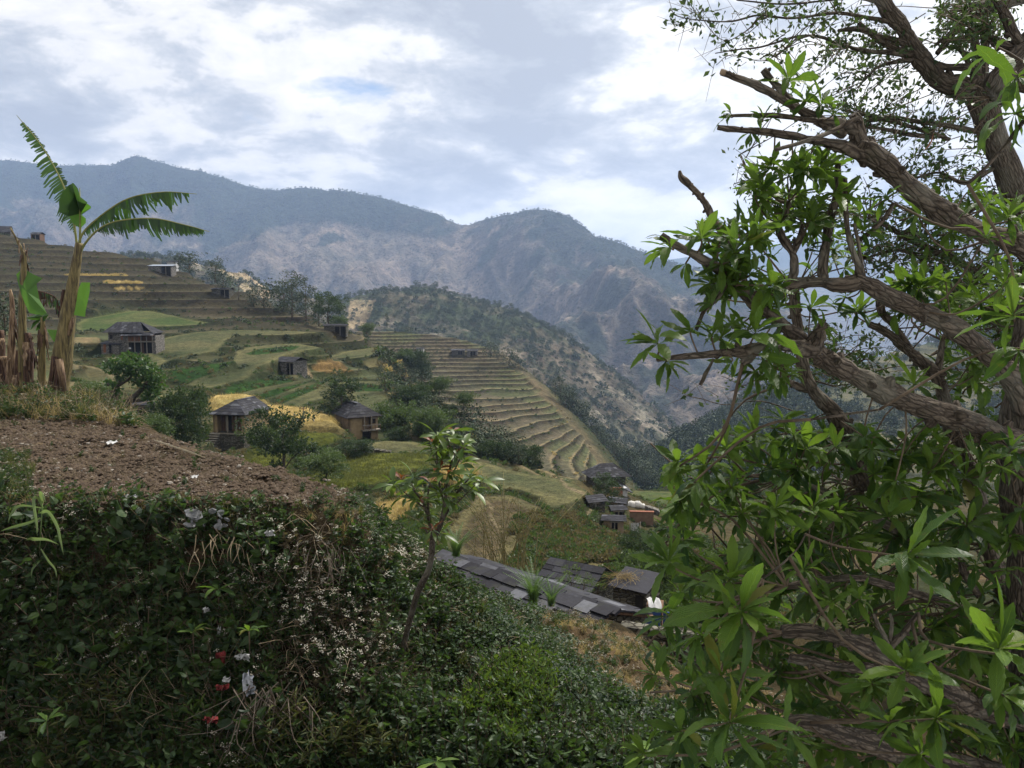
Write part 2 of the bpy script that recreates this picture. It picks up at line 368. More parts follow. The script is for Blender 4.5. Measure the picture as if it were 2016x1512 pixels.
# beyond the skyline the ground drops away
_back = [(-200,310),(0,300),(160,300),(330,290),(430,280),(530,262),(640,240),(760,212),(820,150),(900,112),(1040,100),(1160,100)]
def _drop():
    out = []
    sk = {-200:472, 0:474, 160:500, 330:522, 430:572, 530:604, 640:643, 760:690, 820:795, 900:870, 1040:918, 1160:952}
    for px, d in _back:
        a = P(px, sk[px], d); dd = 26 if px > 700 else 45
        s = (d+dd)/d
        out.append((a[0]*s, a[1]*s, a[2]-dd*0.62))
    return out
def plane_field(poly, dn, df):
    ymax = max(p[1] for p in poly); ymin = min(p[1] for p in poly)
    def vel(py): r = ray(CX, py); return r[2]/r[1]
    zn = vel(ymax)*dn; zf = vel(ymin)*df; s = (zf-zn)/(df-dn)
    out = []
    for px, py in poly:
        r = ray(px, py); v = r[2]/r[1]; a = r[0]/r[1]
        d = (zn-s*dn)/(v-s); d = min(max(d, dn*0.97), df*1.05); out.append((a*d, d, zn+s*(d-dn)))
    return out, (zn, s, dn)
FP = []
ctrl = pts3(SLOPE_PTS)+_drop()
for nm, poly, dn, df, c in FIELDS:
    w, pl = plane_field(poly, dn, df); FP.append((nm, w, pl, c)); ctrl += w
slope_tps = TPS(ctrl, 6e-3)
def poly_dist(x, y, poly):
    d = np.full(x.shape, 1e9)
    n = len(poly)
    for i in range(n):
        ax, ay = poly[i][:2]; bx, by = poly[(i+1) % n][:2]; vx, vy = bx-ax, by-ay
        t = np.clip(((x-ax)*vx+(y-ay)*vy)/(vx*vx+vy*vy+1e-9), 0, 1)
        d = np.minimum(d, np.hypot(x-ax-t*vx, y-ay-t*vy))
    return d
# narrow ripe strips high on the slope (outline in the view)
STRIPS = [([(130,541),(250,541),(250,547),(130,547)], WHEAT), ([(205,552),(280,553),(280,559),(205,559)], WHEAT), ([(225,563),(282,563),(282,570),(225,570)], WHEAT)]
def slope_fn(x, y, full=True):
    x = np.asarray(x, float); y = np.asarray(y, float)
    z0 = slope_tps(x, y)
    zz = z0+0.55*fbm(x, y, 28, 3, 5)+0.25*fbm(x, y, 9, 2, 8)
    up = sstep(140, 165, y+0.25*x)                # finer, higher steps on the far part
    z1, f1, r1 = terrace(zz+0.9*fbm(x, y, 45, 2, 15)*up, 2.35, 0.60); z2, f2, r2 = terrace(zz, 1.3, 0.30)
    flat = up
    # gully and village ground are rough, not stepped
    az = x/y
    rough = sstep(-0.135, -0.09, az)*sstep(98, 112, y)
    rough = np.maximum(rough, sstep(0.07, 0.09, az))
    rough = np.maximum(rough, sstep(62, 55, y))
    zt = z2*(1-flat)+z1*flat; f = np.where(flat > .5, f1, f2); r = np.where(flat > .5, r1, r2)
    z = zt*(1-rough)+(z0+0.5*fbm(x, y, 6, 3, 3))*rough
    C = np.empty(x.shape+(3,))
    n = fbm(x, y, 14, 4, 21); n2 = fbm(x, y, 3.0, 3, 31)
    fl = np.array(OLIVE)[None]*(1-sstep(-0.3, 0.5, n))[..., None]+np.array((0.075, 0.068, 0.035))*sstep(-0.3, 0.5, n)[..., None]
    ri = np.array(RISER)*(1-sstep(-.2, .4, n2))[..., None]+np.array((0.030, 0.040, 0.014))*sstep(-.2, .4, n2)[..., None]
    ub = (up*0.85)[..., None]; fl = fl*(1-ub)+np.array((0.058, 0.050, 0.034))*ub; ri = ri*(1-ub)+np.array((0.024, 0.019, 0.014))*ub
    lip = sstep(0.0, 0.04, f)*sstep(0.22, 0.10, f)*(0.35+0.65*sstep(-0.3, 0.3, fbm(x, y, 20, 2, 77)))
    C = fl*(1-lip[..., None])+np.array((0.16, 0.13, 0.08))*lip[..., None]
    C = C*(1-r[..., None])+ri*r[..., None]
    rg = np.array((0.035, 0.04, 0.016))*(1-sstep(-.2, .5, n))[..., None]+np.array((0.085, 0.062, 0.034))*sstep(-.2, .5, n)[..., None]
    C = C*(1-rough[..., None])+rg*rough[..., None]
    for nm, w, (zn, s, dn), c in FP:
        xs = [q[0] for q in w]; ys = [q[1] for q in w]
        bb = (x > min(xs)-7) & (x < max(xs)+7) & (y > min(ys)-7) & (y < max(ys)+7)
        if not bb.any(): continue
        X = x[bb]+0.5*fbm(x[bb], y[bb], 4, 2, 2); Y = y[bb]+0.5*fbm(x[bb], y[bb], 4, 2, 9)
        ins = inpoly(X, Y, w); dist = poly_dist(X, Y, w); sd = np.where(ins, dist, -dist)
        k = sstep(-1.0, -0.1, sd)
        pz = zn+s*(Y-dn)+0.05*fbm(X, Y, 2, 2, 4)
        if c is WHEAT: pz = pz+0.55*sstep(0.0, 0.6, sd)+0.12*fbm(X, Y, 1.2, 2, 6)
        if c is RICE: pz = pz+0.25*sstep(0.0, 0.6, sd)+0.10*fbm(X, Y, 1.2, 2, 6)
        z[bb] = z[bb]*(1-k)+pz*k
        kc = sstep(-0.5, 0.15, sd)[:, None]; lipk = (sstep(-0.1, 0.2, sd)*sstep(1.6, 0.7, sd)*0.55)[:, None]
        nn = sstep(-0.5, 0.5, fbm(X, Y, 7, 3, 41))[:, None]
        cc = np.array(c)*(0.82+0.36*nn)
        if c in (OLIVE, GREEN): cc = cc*(1-0.45*nn)+np.array((0.10, 0.078, 0.044))*0.45*nn
        if c not in (WHEAT, RICE, LUSH): cc = cc*(1-lipk)+np.array((0.135, 0.125, 0.062))*lipk
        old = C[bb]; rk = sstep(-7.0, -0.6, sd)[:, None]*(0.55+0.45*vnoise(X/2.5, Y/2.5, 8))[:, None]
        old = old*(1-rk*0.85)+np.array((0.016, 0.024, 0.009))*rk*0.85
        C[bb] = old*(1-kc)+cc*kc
    yd = np.hypot(x+33.2, (y-87.0)*0.8); k = sstep(5.2, 3.4, yd); z = np.where(z > -16.86, z*(1-k)-16.86*k, z)   # yard in front of the house with the stairs
    if full:
        vp = y/CP; zc = -y*SP+z*CP; yc = y*CP-z*SP
        PX = CX+F*x/yc; PY = CY-F*(z*CP+y*SP)/yc
        for poly, c in STRIPS:
            i = inpoly(PX, PY, poly) & (y > 180) & (r < 0.5); C[i] = np.array(c)*0.9
        # crescent banks of lush grass inside the fields
        for poly in ([(482,697),(510,687),(560,682),(592,681),(575,690),(540,695),(500,699)], [(683,764),(695,757),(730,756),(762,762),(752,770),(700,771)],
                     [(500,782),(534,768),(579,758),(612,752),(580,762),(543,779),(512,787)], [(543,787),(580,772),(618,756),(652,744),(622,766),(590,780),(556,795)],
                     [(440,776),(450,760),(495,750),(560,742),(578,751),(520,762),(466,776)]):
            i = inpoly(PX, PY, poly) & (y < 190); C[i] = np.array(LUSH)*(0.7+0.6*vnoise(x[i], y[i], 3))[:, None]
        i = inpoly(PX+5*n2, PY+3*n, [(612,722),(636,706),(668,710),(692,728),(655,733),(625,730)]) & (y < 200); C[i] = np.array((0.15, 0.10, 0.045))*(0.6+0.7*vnoise(x[i], y[i], 3))[:, None]
        for path in ([(940,975),(955,985),(968,1000),(966,1015),(975,1030),(988,1046)], [(1105,945),(1118,960),(1150,972)], [(1100,1030),(1150,1018),(1165,1005)], [(597,715),(605,728),(612,742)]):
            for (ax, ay), (bx, by) in zip(path[:-1], path[1:]):
                vx, vy = bx-ax, by-ay; t = np.clip(((PX-ax)*vx+(PY-ay)*vy)/(vx*vx+vy*vy), 0, 1)
                i = (np.hypot(PX-ax-t*vx, PY-ay-t*vy) < 3.0) & (y < 170); C[i] = (0.17, 0.135, 0.09)
    return z, C*np.where(C[..., :1] > 0.2, 0.95, 0.80)
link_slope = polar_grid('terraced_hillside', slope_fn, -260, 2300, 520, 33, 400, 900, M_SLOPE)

# ---- terraced spur beyond the gully
SPUR = [(700,655,395),(760,652,390),(830,657,388),(900,666,382),(980,690,372),(1010,716,360),(1060,752,340),(1100,792,320),(1130,820,308),(1160,852,292),(1185,900,268),(1215,935,252),(1250,965,235),
        (780,700,360),(850,745,330),(900,800,295),(950,850,262),(1000,900,230),(1080,930,215),(1150,950,212),(900,700,365),(960,760,330),(1040,830,285),(1100,890,250)]
_sp = pts3(SPUR)
_sb = []
for px, py, d in SPUR[:13]:
    a = P(px, py, d); s = (d+40)/d
    _sb.append((a[0]*s+22, a[1]*s, a[2]-34)); s = (d+150)/d; _sb.append((a[0]*s+60, a[1]*s, a[2]-110))
_sp += [tuple(P(700,820,300)-np.array((0,0,6))), tuple(P(820,900,220)-np.array((0,0,10))), tuple(P(950,980,180)-np.array((0,0,8))), tuple(P(1200,1020,180)-np.array((0,0,6))), tuple(P(1350,1000,230))]
spur_tps = TPS(_sp+_sb, 3e-3)
def spur_fn(x, y):
    x = np.asarray(x, float); y = np.asarray(y, float)
    z0 = spur_tps(x, y); zz = z0+1.3*fbm(x, y, 45, 3, 55)+0.5*fbm(x, y, 14, 2, 58)
    z, f, r = terrace(zz, 1.38, 0.56)
    # right hand side runs out in dry grass
    yc = y*CP-z*SP; PX = CX+F*x/yc; PY = CY-F*(z*CP+y*SP)/yc
    edge = np.interp(PY, [650, 690, 720, 800, 860, 900, 950, 1000], [930, 985, 1005, 1085, 1140, 1165, 1215, 1240])
    out = sstep(-4, 10, PX-edge+10*fbm(x, y, 8, 2, 3))
    n = fbm(x, y, 25, 4, 61); n2 = fbm(x, y, 5, 3, 62)
    fl = np.array((0.086, 0.079, 0.052))*(1-sstep(-.3, .4, n))[..., None]+np.array((0.100, 0.083, 0.060))*sstep(-.3, .4, n)[..., None]
    gr = (sstep(0.15, 0.35, fbm(x, y, 35, 2, 66))*0.5)[..., None]; fl = fl*(1-gr)+np.array((0.075, 0.10, 0.035))*gr
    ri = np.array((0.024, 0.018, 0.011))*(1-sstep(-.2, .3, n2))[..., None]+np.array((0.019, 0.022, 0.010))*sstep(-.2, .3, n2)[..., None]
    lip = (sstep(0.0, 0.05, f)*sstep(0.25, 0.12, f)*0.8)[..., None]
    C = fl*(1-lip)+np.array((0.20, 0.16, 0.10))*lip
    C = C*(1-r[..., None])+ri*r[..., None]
    dry = np.array((0.115, 0.092, 0.058))*(0.7+0.5*vnoise(x/3, y/3, 4))[..., None]
    z = z*(1-out)+(z0+0.8*fbm(x, y, 10, 3, 8))*out
    dk = sstep(4, 34, PX-edge)[..., None]
    dry = dry*(1-dk)+np.array((0.04, 0.045, 0.02))*dk
    C = C*(1-out[..., None])+dry*out[..., None]
    return z, C*0.84
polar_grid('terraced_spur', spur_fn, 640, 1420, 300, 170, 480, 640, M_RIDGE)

# ---- wooded ridge with broken brown flank
RIDGE = [(380,490,760),(430,508,780),(480,520,790),(520,548,800),(560,566,820),(620,580,860),(690,586,900),(740,584,930),(800,582,950),(860,588,960),(920,596,960),(1010,606,960),(1060,625,950),(1100,648,940),(1150,680,920),(1200,718,900),(1250,755,870),(1300,792,840),(1350,835,800),(1380,862,770),
         (450,600,620),(600,660,640),(700,640,720),(800,680,640),(900,690,640),(1000,700,640),(1080,740,620),(1160,800,600),(1220,860,580),(1300,880,640),(1150,900,520),(900,800,520),(600,760,500),(1350,900,640),(1250,930,500)]
_rp = pts3(RIDGE)
for px, py, d in RIDGE[:20]:
    a = P(px, py, d); s = (d+150)/d; _rp.append((a[0]*s+40, a[1]*s, a[2]-120)); s = (d+420)/d; _rp.append((a[0]*s+90, a[1]*s, a[2]-330))
ridge_tps = TPS(_rp, 2e-3)
def ridge_fn(x, y):
    z0 = ridge_tps(x, y)
    g = ridged(x*1.3+y*0.5, y*0.7, 90, 5, 71)
    z = z0-15+(g-0.66)*13+4*fbm(x, y, 14, 4, 73)+2.0*fbm(x, y, 5, 2, 74)
    yc = y*CP-z*SP; PX = CX+F*x/yc; PY = CY-F*(z*CP+y*SP)/yc
    n = fbm(x, y, 60, 5, 75); n2 = fbm(x, y, 18, 4, 76)
    band = np.interp(PX, [300, 400, 560, 700, 900, 1100, 1180, 1300], [480, 500, 560, 640, 680, 690, 715, 740])
    fo = sstep(0.15, -0.25, (PY-band)/90.0+n*0.9+n2*0.5)*(1-.75*sstep(-.05, .3, fbm(x, y, 26, 3, 177)))
    fo = np.maximum(fo, 0.55*sstep(0.05, 0.3, n2))
    st = np.sin((z+6*n)*0.42)*0.5+0.5
    rock = np.array((0.105, 0.088, 0.070))*(0.75+0.45*st*sstep(-.2, .5, n))[..., None]
    sc = sstep(0.22, 0.4, fbm(x, y, 40, 4, 79))[..., None]; rock = rock*(1-sc)+np.array((0.19, 0.165, 0.14))*sc
    for poly in ([(400,500),(440,505),(520,560),(540,585),(500,590),(440,540)], [(690,590),(740,592),(720,640),(680,650)]):
        i = inpoly(PX, PY, poly); rock[i] = np.array((0.34, 0.26, 0.18))*(0.6+0.7*vnoise(x[i]/9, y[i]/5, 5))[:, None]; fo[i] *= 0.35*(1+n2[i])
    C = rock*(1-fo[..., None])+np.array((0.042, 0.054, 0.030))*fo[..., None]
    return z, C
polar_grid('wooded_ridge', ridge_fn, 250, 1560, 420, 480, 1400, 300, M_FAR)

# ---- right-hand flank of the valley: forest in front, faint terraces above
FLANK = [(1200,1000,330),(1280,912,420),(1320,880,450),(1380,850,480),(1440,812,510),(1500,785,540),(1600,745,600),(1700,715,640),(1850,690,700),(2016,660,760),(2400,600,900),
         (1250,960,330),(1320,950,330),(1400,950,300),(1600,900,300),(1800,880,300),(2016,860,320),(1600,820,420),(1800,780,480),(2016,740,520),(2400,800,400),(1400,1040,220),(2000,1000,220)]
_fp = pts3(FLANK)
for px, py, d in FLANK[:11]:
    a = P(px, py, d); s = (d+200)/d; _fp.append((a[0]*s, a[1]*s, a[2]-90))
flank_tps = TPS(_fp, 2e-3)
def flank_fn(x, y):
    z0 = flank_tps(x, y)+6*fbm(x, y, 60, 4, 81)
    t, f, r = terrace(z0, 4.0, 0.4); az = x/y
    k = sstep(0.36, 0.42, az)*sstep(-0.1, 0.2, fbm(x, y, 120, 2, 85)+0.25)
    z = z0*(1-k)+t*k+2.0*(1-k)*fbm(x, y, 9, 3, 82)
    n = sstep(-.3, .4, fbm(x, y, 20, 4, 83))[..., None]
    C = np.array((0.022, 0.036, 0.018))*(1-n)+np.array((0.045, 0.05, 0.025))*n
    T = np.array((0.085, 0.08, 0.05))*(1-r[..., None])+np.array((0.03, 0.035, 0.02))*r[..., None]
    return z, C*(1-k[..., None])+T*k[..., None]
polar_grid('valley_flank', flank_fn, 1150, 2500, 260, 200, 1150, 200, M_RIDGE)

# ---- the long mountain across the valley
SKY1 = [(-900,330),(-400,318),(0,322),(60,323),(130,329),(180,327),(235,325),(252,316),(275,313),(310,321),(360,334),(430,351),(500,371),(540,379),(600,374),(690,381),(760,394),(820,410),(870,429),(912,447),(960,431),(1010,421),(1060,417),(1100,423),(1130,436),(1160,462),(1230,480),(1300,503),(1400,532),(1500,572),(1600,640),(1700,725),(1850,830)]
_mp = []; sk = np.array(SKY1, float)
def mdist(px): return np.interp(px, [-900, 0, 500, 900, 1160, 1400, 1750], [3700, 3500, 3300, 2900, 2500, 2200, 1900])
for px, py in SKY1:
    d = mdist(px); a = P(px, py, d); _mp.append(tuple(a))
    for dd, dz in ((260, -120), (900, -420)):
        s = (d+dd)/d; _mp.append((a[0]*s, a[1]*s, a[2]+dz))
for px in range(-900, 1800, 150):
    d = mdist(px); pys = np.interp(px, sk[:, 0], sk[:, 1])
    base = P(px, max(880, pys+60), d*0.46); top = P(px, pys, d)
    for t, q in ((0.0, 0.0), (0.3, 0.22), (0.62, 0.52), (0.85, 0.80)):
        b = base*(1-t)+top*t; b[2] = base[2]*(1-q)+top[2]*q; _mp.append(tuple(b))
class TPSk(TPS): pass
_mpa = np.array(_mp); _mpa[:, :2] /= 10.0
mt_tps = TPS(_mpa, 1e-3)
def mtn_fn(x, y):
    z0 = mt_tps(x/10, y/10)
    yc = y*CP-z0*SP; PX = CX+F*x/yc
    ds = mdist(PX); rel = y/ds
    damp = 0.10+0.90*sstep(1.0, 0.80, rel)
    warp = 160*fbm(x, y, 900, 3, 91)
    g = ridged((x+warp)*1.0+y*0.25, (y+warp)*0.45, 520, 6, 92)
    g2 = ridged(x+0.6*warp, y*0.6, 170, 5, 93)
    z = z0+((g-0.62)*300+(g2-0.6)*110)*damp+16*fbm(x, y, 60, 4, 94)*damp+5*fbm(x, y, 18, 3, 95)
    yc = y*CP-z*SP; PX = CX+F*x/yc; PY = CY-F*(z*CP+y*SP)/yc
    n = fbm(x, y, 260, 5, 96); n2 = fbm(x, y, 70, 5, 97); n3 = fbm(x, y*0.5, 30, 4, 98)
    tree = np.interp(PX, [-900, 0, 380, 420, 500, 620, 760, 880, 960, 1060, 1160, 1300, 1700], [420, 420, 440, 520, 470, 432, 425, 440, 455, 445, 490, 560, 650])
    fo = sstep(0.30, -0.30, (PY-tree)/55.0+n*1.1+n2*0.8)
    fo = np.maximum(fo, 0.85*sstep(0.02, 0.30, n2+0.25*n+0.15*(0.62-g2)*4))
    st = 0.5+0.5*np.sin(z*0.055+5*n2)
    rock = np.array((0.088, 0.076, 0.070))*(0.78+0.35*st)[..., None]
    scar = sstep(0.10, 0.32, n3+0.5*n)[..., None]
    for poly, a in (([(540,440),(700,432),(860,470),(940,500),(960,560),(860,600),(700,590),(560,560),(440,560),(430,490),(500,470)], 0.85), ([(700,520),(960,560),(1100,600),(1000,620),(760,600)], 0.7), ([(20,400),(110,400),(300,470),(400,560),(250,560),(60,440)], 0.45)):
        i = inpoly(PX+26*n2, PY+20*n, poly); scar[i] = np.maximum(scar[i], a*(0.45+0.9*vnoise(x[i]/60, y[i]/90, 6))[:, None]); fo[i] *= 0.45
    rock = rock*(1-scar)+np.array((0.185, 0.150, 0.130))*scar
    i = inpoly(PX+14*n2, PY+8*n, [(622,470),(650,456),(680,462),(690,472),(660,478),(640,490)]); fo[i] = 0.9
    C = rock*(1-fo[..., None])+np.array((0.024, 0.037, 0.028))*fo[..., None]
    return z, C
polar_grid('far_mountain', mtn_fn, -500, 1850, 600, 900, 4600, 400, M_MTN)
# ---- palest range behind the tree
SKY2 = [(900,600),(1100,560),(1250,520),(1400,500),(1500,488),(1600,470),(1700,478),(1800,455),(1900,440),(2016,430),(2300,400),(2700,420)]
_m2 = []
for px, py in SKY2:
    a = P(px, py, 6200); _m2 += [tuple(a/[10, 10, 1])]
    for s, dz in ((1.15, -300), (0.8, -330), (0.6, -700), (0.45, -850)): _m2.append((a[0]*s/10, a[1]*s/10, a[2]+dz))
mt2 = TPS(_m2, 1e-3)
def mtn2_fn(x, y):
    z = mt2(x/10, y/10)+(ridged(x, y*0.5, 900, 5, 101)-0.6)*260*sstep(1.0, 0.9, y/6300)
    n = sstep(-.3, .4, fbm(x, y, 300, 5, 103))[..., None]
    return z, np.array((0.03, 0.045, 0.03))*(1-n)+np.array((0.12, 0.10, 0.08))*n
polar_grid('pale_mountain', mtn2_fn, 900, 2600, 160, 2900, 7200, 110, M_MTN)
# ---- valley floor sheet reaching the horizon
def valley_floor():
    V = [(-9000, 1000, -360), (9000, 1000, -360), (9000, 7300, -360), (-9000, 7300, -360)]
    me = mesh_np('valley_floor', V, np.array([(0, 1, 2, 3)]), (M_MTN,), attrs={'col': np.tile((0.05, 0.055, 0.035), (4, 1))})
    link('valley_floor', me, kind='structure')
valley_floor()

# ---- near ground: ploughed plot, bank below it, slope running down to the roof
NEAR = [(-500,1000,12.2),(-500,1300,10.6),(-500,1512,10.0),(-500,1800,9.0),
        (0,985,12.4),(0,1050,12.0),(0,1200,11.3),(0,1512,10.2),(0,1800,9.0),
        (200,990,12.4),(200,1060,12.0),(200,1250,11.2),(200,1512,10.0),
        (400,1000,12.3),(400,1060,12.0),(400,1250,11.2),(400,1512,9.9),(400,1800,8.8),
        (550,1005,12.5),(560,1060,12.2),(560,1250,11.0),(600,1512,9.7),
        (660,1000,13.0),(700,1035,12.8),(700,1100,12.3),(690,1250,11.0),(740,1512,9.6),
        (780,1075,14.0),(790,1200,13.2),(800,1350,11.6),(840,1512,9.8),
        (850,1142,17.0),(870,1206,15.0),(900,1300,12.6),(950,1512,9.6),(950,1800,8.5),
        (960,1176,18.6),(1000,1254,15.2),(1050,1350,12.2),(1080,1512,9.4),
        (1080,1208,18.6),(1150,1248,17.6),(1200,1280,16.2),(1220,1400,12.3),(1250,1512,9.6),
        (1240,1262,18.6),(1350,1330,17.2),(1400,1450,12.5),(1400,1600,9.0),(1600,1400,16.0),(1700,1600,9.0),(1900,1500,15),(2200,1600,12),
        ]
_n = pts3(NEAR)
_near_plane = lambda x, y: -3.02+0.0*x
PLOT = [(-20,990),(150,985),(400,990),(640,996),(708,986),(640,955),(560,935),(480,914),(420,900),(380,887),(330,868),(280,850),(240,838),(200,826),(140,816),(60,812),(-60,812),(-500,820),(-500,990)]
def on_plane(px, py, z): r = ray(px, py); return r*(z/r[2])
PLOT_W = [tuple(on_plane(px, py, -3.02)) for px, py in PLOT]
_n += [q for q in PLOT_W]
_n += [tuple(on_plane(px, 870, -3.02)) for px in (-400, -100, 100, 250)]
for px, py in ((708,986),(640,955),(560,935),(480,914),(380,887),(280,850),(200,826)):
    a = on_plane(px, py, -3.02); _n.append((a[0]+1.6, a[1]+1.8, -5.0)); _n.append((a[0]+6, a[1]+7, -9.5))
_n += [tuple(P(60,785,24)), tuple(P(0,780,25)), tuple(P(140,788,24)), tuple(P(-300,780,25)), tuple(P(60,770,30)-np.array((0,0,1.0))), (-9, 38, -14), (-4, 34, -14), (-22, 38, -11), (-40, 36, -8),
       (-2.5, 30, -13), (3, 28, -12.5), (7, 27, -12.5), (12, 26, -12), (20, 26, -12), (-2, 22.5, -9.5), (3.2, 20.6, -8.9), (1, 21.6, -9.2), (6.5, 20.5, -8.8), (10, 20, -8.8), (-4, 19.5, -8.5)]
_n += [(0, 2, -3.6), (-8, 2, -3.8), (8, 2, -3.8), (0, 5, -4.2), (-10, 5, -4.6), (8, 5, -4.2)]
near_tps = TPS(_n, 2e-4)
def near_fn(x, y):
    x = np.asarray(x, float); y = np.asarray(y, float)
    z = near_tps(x, y); ins = inpoly(x, y, PLOT_W); sd = np.where(ins, 1, -1)*poly_dist(x, y, PLOT_W)
    plot = sstep(-0.9, 0.1, sd+0.3*fbm(x, y, 1.5, 3, 7))
    pz = -3.02+0.0*x
    k = sstep(-0.5, 0.3, sd); z = z*(1-k)+pz*k
    clod = 0.085*fbm(x, y, 0.6, 4, 111, 0.65)+0.045*fbm(x, y, 0.17, 3, 112)
    z = z+clod*plot+(1-plot)*(0.38*fbm(x, y, 1.7, 3, 113)+0.14*fbm(x, y, 0.8, 2, 119)+0.08*fbm(x, y, 0.5, 3, 114))
    n = sstep(-.4, .4, fbm(x, y, 0.9, 4, 115))[..., None]
    soil = np.array((0.040, 0.029, 0.020))*(1-n)+np.array((0.082, 0.062, 0.044))*n
    bank = np.array((0.018, 0.014, 0.008))*(1-n)+np.array((0.04, 0.03, 0.016))*n
    yc = y*CP-z*SP; PX = CX+F*x/yc; PY = CY-F*(z*CP+y*SP)/yc
    dry = (inpoly(PX+12*fbm(x, y, 1, 2, 5), PY, [(1080,1195),(1180,1235),(1330,1260),(1500,1300),(1560,1520),(1420,1520),(1240,1360),(1130,1290),(1060,1230)]) | inpoly(PX, PY, [(860,1165),(930,1155),(1000,1180),(1010,1210),(930,1210),(870,1195)]))
    C = soil*plot[..., None]+bank*(1-plot[..., None])
    C[dry] = (np.array((0.075, 0.052, 0.032))*(0.7+0.6*vnoise(x[dry]*6, y[dry]*6, 5))[:, None])
    return z, C
M_NEAR = terr_mat('clod_soil', 30.0, 0.03, 9.0)
polar_grid('ploughed_plot_and_bank', near_fn, -900, 2500, 720, 2.6, 42, 520, M_NEAR)
SURF = [(near_fn, 4.5, 33), (slope_fn, 33, 400), (spur_fn, 170, 560), (ridge_fn, 480, 1400)]
def hit(px, py, which=None, lo=None, hi=None):
    """first point of the ground seen at this place of the view"""
    r = ray(px, py); r = r/r[1]
    best = None
    for i, (fn, a, b) in enumerate(SURF):
        if which is not None and i != which: continue
        a = max(a, lo or a); b = min(b, hi or b)
        if b <= a: continue
        d = a*(b/a)**np.linspace(0, 1, 260); z = fn(r[0]*d, d)[0]
        g = np.nonzero(z >= r[2]*d)[0]
        if len(g):
            k = g[0]
            if k > 0:
                d2 = np.linspace(d[k-1], d[k], 24); z = fn(r[0]*d2, d2)[0]; g2 = np.nonzero(z >= r[2]*d2)[0]; dd = d2[g2[0]] if len(g2) else d[k]
            else: dd = d[k]
            if best is None or dd < best: best = dd
    if best is None: return None
    return Vector(r*best)
def ground(x, y, which):
    return float(SURF[which][0](np.array([x]), np.array([y]))[0][0])
# ================================================================== PLANTS
M_BARK = None
def bark_mat(name, dark, light, sc=1.0):
    m, nt, out = new_mat(name)
    uv = N(nt, 'ShaderNodeTexCoord').outputs['UV']
    mp = N(nt, 'ShaderNodeMapping', inp={0: uv}); mp.inputs['Scale'].default_value = (26*sc, 7*sc, 1)
    f = noise(nt, mp.outputs[0], 2.2, 7.0, 0.68, 0.9)
    vo = N(nt, 'ShaderNodeTexVoronoi', inp={'Vector': mp.outputs[0], 'Scale': 1.6}, feature='DISTANCE_TO_EDGE').outputs['Distance']
    g = noise(nt, objco(nt), 3.0, 4.0, 0.6)
    c = mixc(nt, ramp(nt, f, [(0.36, 0.0), (0.64, 1.0)]), dark, light)
    c = mixc(nt, ramp(nt, vo, [(0.0, 0.75), (0.14, 0.0)]), c, (dark[0]*0.4, dark[1]*0.4, dark[2]*0.4))
    c = mixc(nt, ramp(nt, g, [(0.52, 0.0), (0.66, 0.55)]), c, (0.20, 0.19, 0.15))
    c = mixc(nt, ramp(nt, g, [(0.30, 0.5), (0.42, 0.0)]), c, (0.035, 0.045, 0.022))
    h = math_n(nt, 'ADD', f, math_n(nt, 'MULTIPLY', ramp(nt, vo, [(0.0, 0.0), (0.2, 1.0)]), 0.7))
    bsdf(nt, out, c, 0.92, h, 0.012/sc, 1.0, 0.15); return m
M_BARK = bark_mat('rough_bark', (0.050, 0.038, 0.029), (0.185, 0.150, 0.115))
M_BARK2 = bark_mat('grey_bark', (0.05, 0.04, 0.03), (0.17, 0.14, 0.11))
M_TWIG = plain_mat('twig', (0.05, 0.035, 0.022), (0.12, 0.09, 0.06), 12, bd=0.003)
M_DRY = plain_mat('dry_stalk', (0.20, 0.15, 0.09), (0.36, 0.29, 0.19), 8, bd=0.003)
M_LEAF_BIG = leaf_mat('broad_leaf', (0.011, 0.046, 0.015), (0.132, 0.218, 0.027), 0.42, veins=True, spec=0.3)
M_LEAF_SMALL = leaf_mat('small_leaf', (0.016, 0.038, 0.014), (0.070, 0.105, 0.030), 0.5)
M_LEAF_TREE = leaf_mat('tree_leaf', (0.018, 0.042, 0.014), (0.085, 0.125, 0.036), 0.5)
M_LEAF_DARK = leaf_mat('dark_tree_leaf', (0.010, 0.026, 0.010), (0.045, 0.072, 0.024), 0.55)
M_LEAF_FAR = leaf_mat('distant_leaf', (0.022, 0.045, 0.022), (0.080, 0.100, 0.045), 0.7, trans=False)
M_LEAF_FRESH = leaf_mat('fresh_leaf', (0.03, 0.07, 0.012), (0.11, 0.16, 0.025), 0.45)
M_WEED = leaf_mat('weed_leaf', (0.010, 0.026, 0.009), (0.056, 0.098, 0.023), 0.55)
M_IVY = leaf_mat('creeper_leaf', (0.012, 0.032, 0.012), (0.052, 0.092, 0.028), 0.55, spec=0.3)
M_FLOWER = plain_mat('white_floret', (0.26, 0.24, 0.17), (0.50, 0.47, 0.40), 20)
M_DRYLEAF = leaf_mat('withered_leaf', (0.055, 0.045, 0.024), (0.145, 0.118, 0.062), 0.8)
M_STRAW = leaf_mat('straw', (0.24, 0.175, 0.08), (0.44, 0.34, 0.16), 0.8)
M_GRASS = leaf_mat('grass_blade', (0.035, 0.050, 0.014), (0.12, 0.125, 0.035), 0.7)
M_REDLEAF = leaf_mat('red_young_leaf', (0.10, 0.035, 0.015), (0.22, 0.07, 0.03), 0.5)

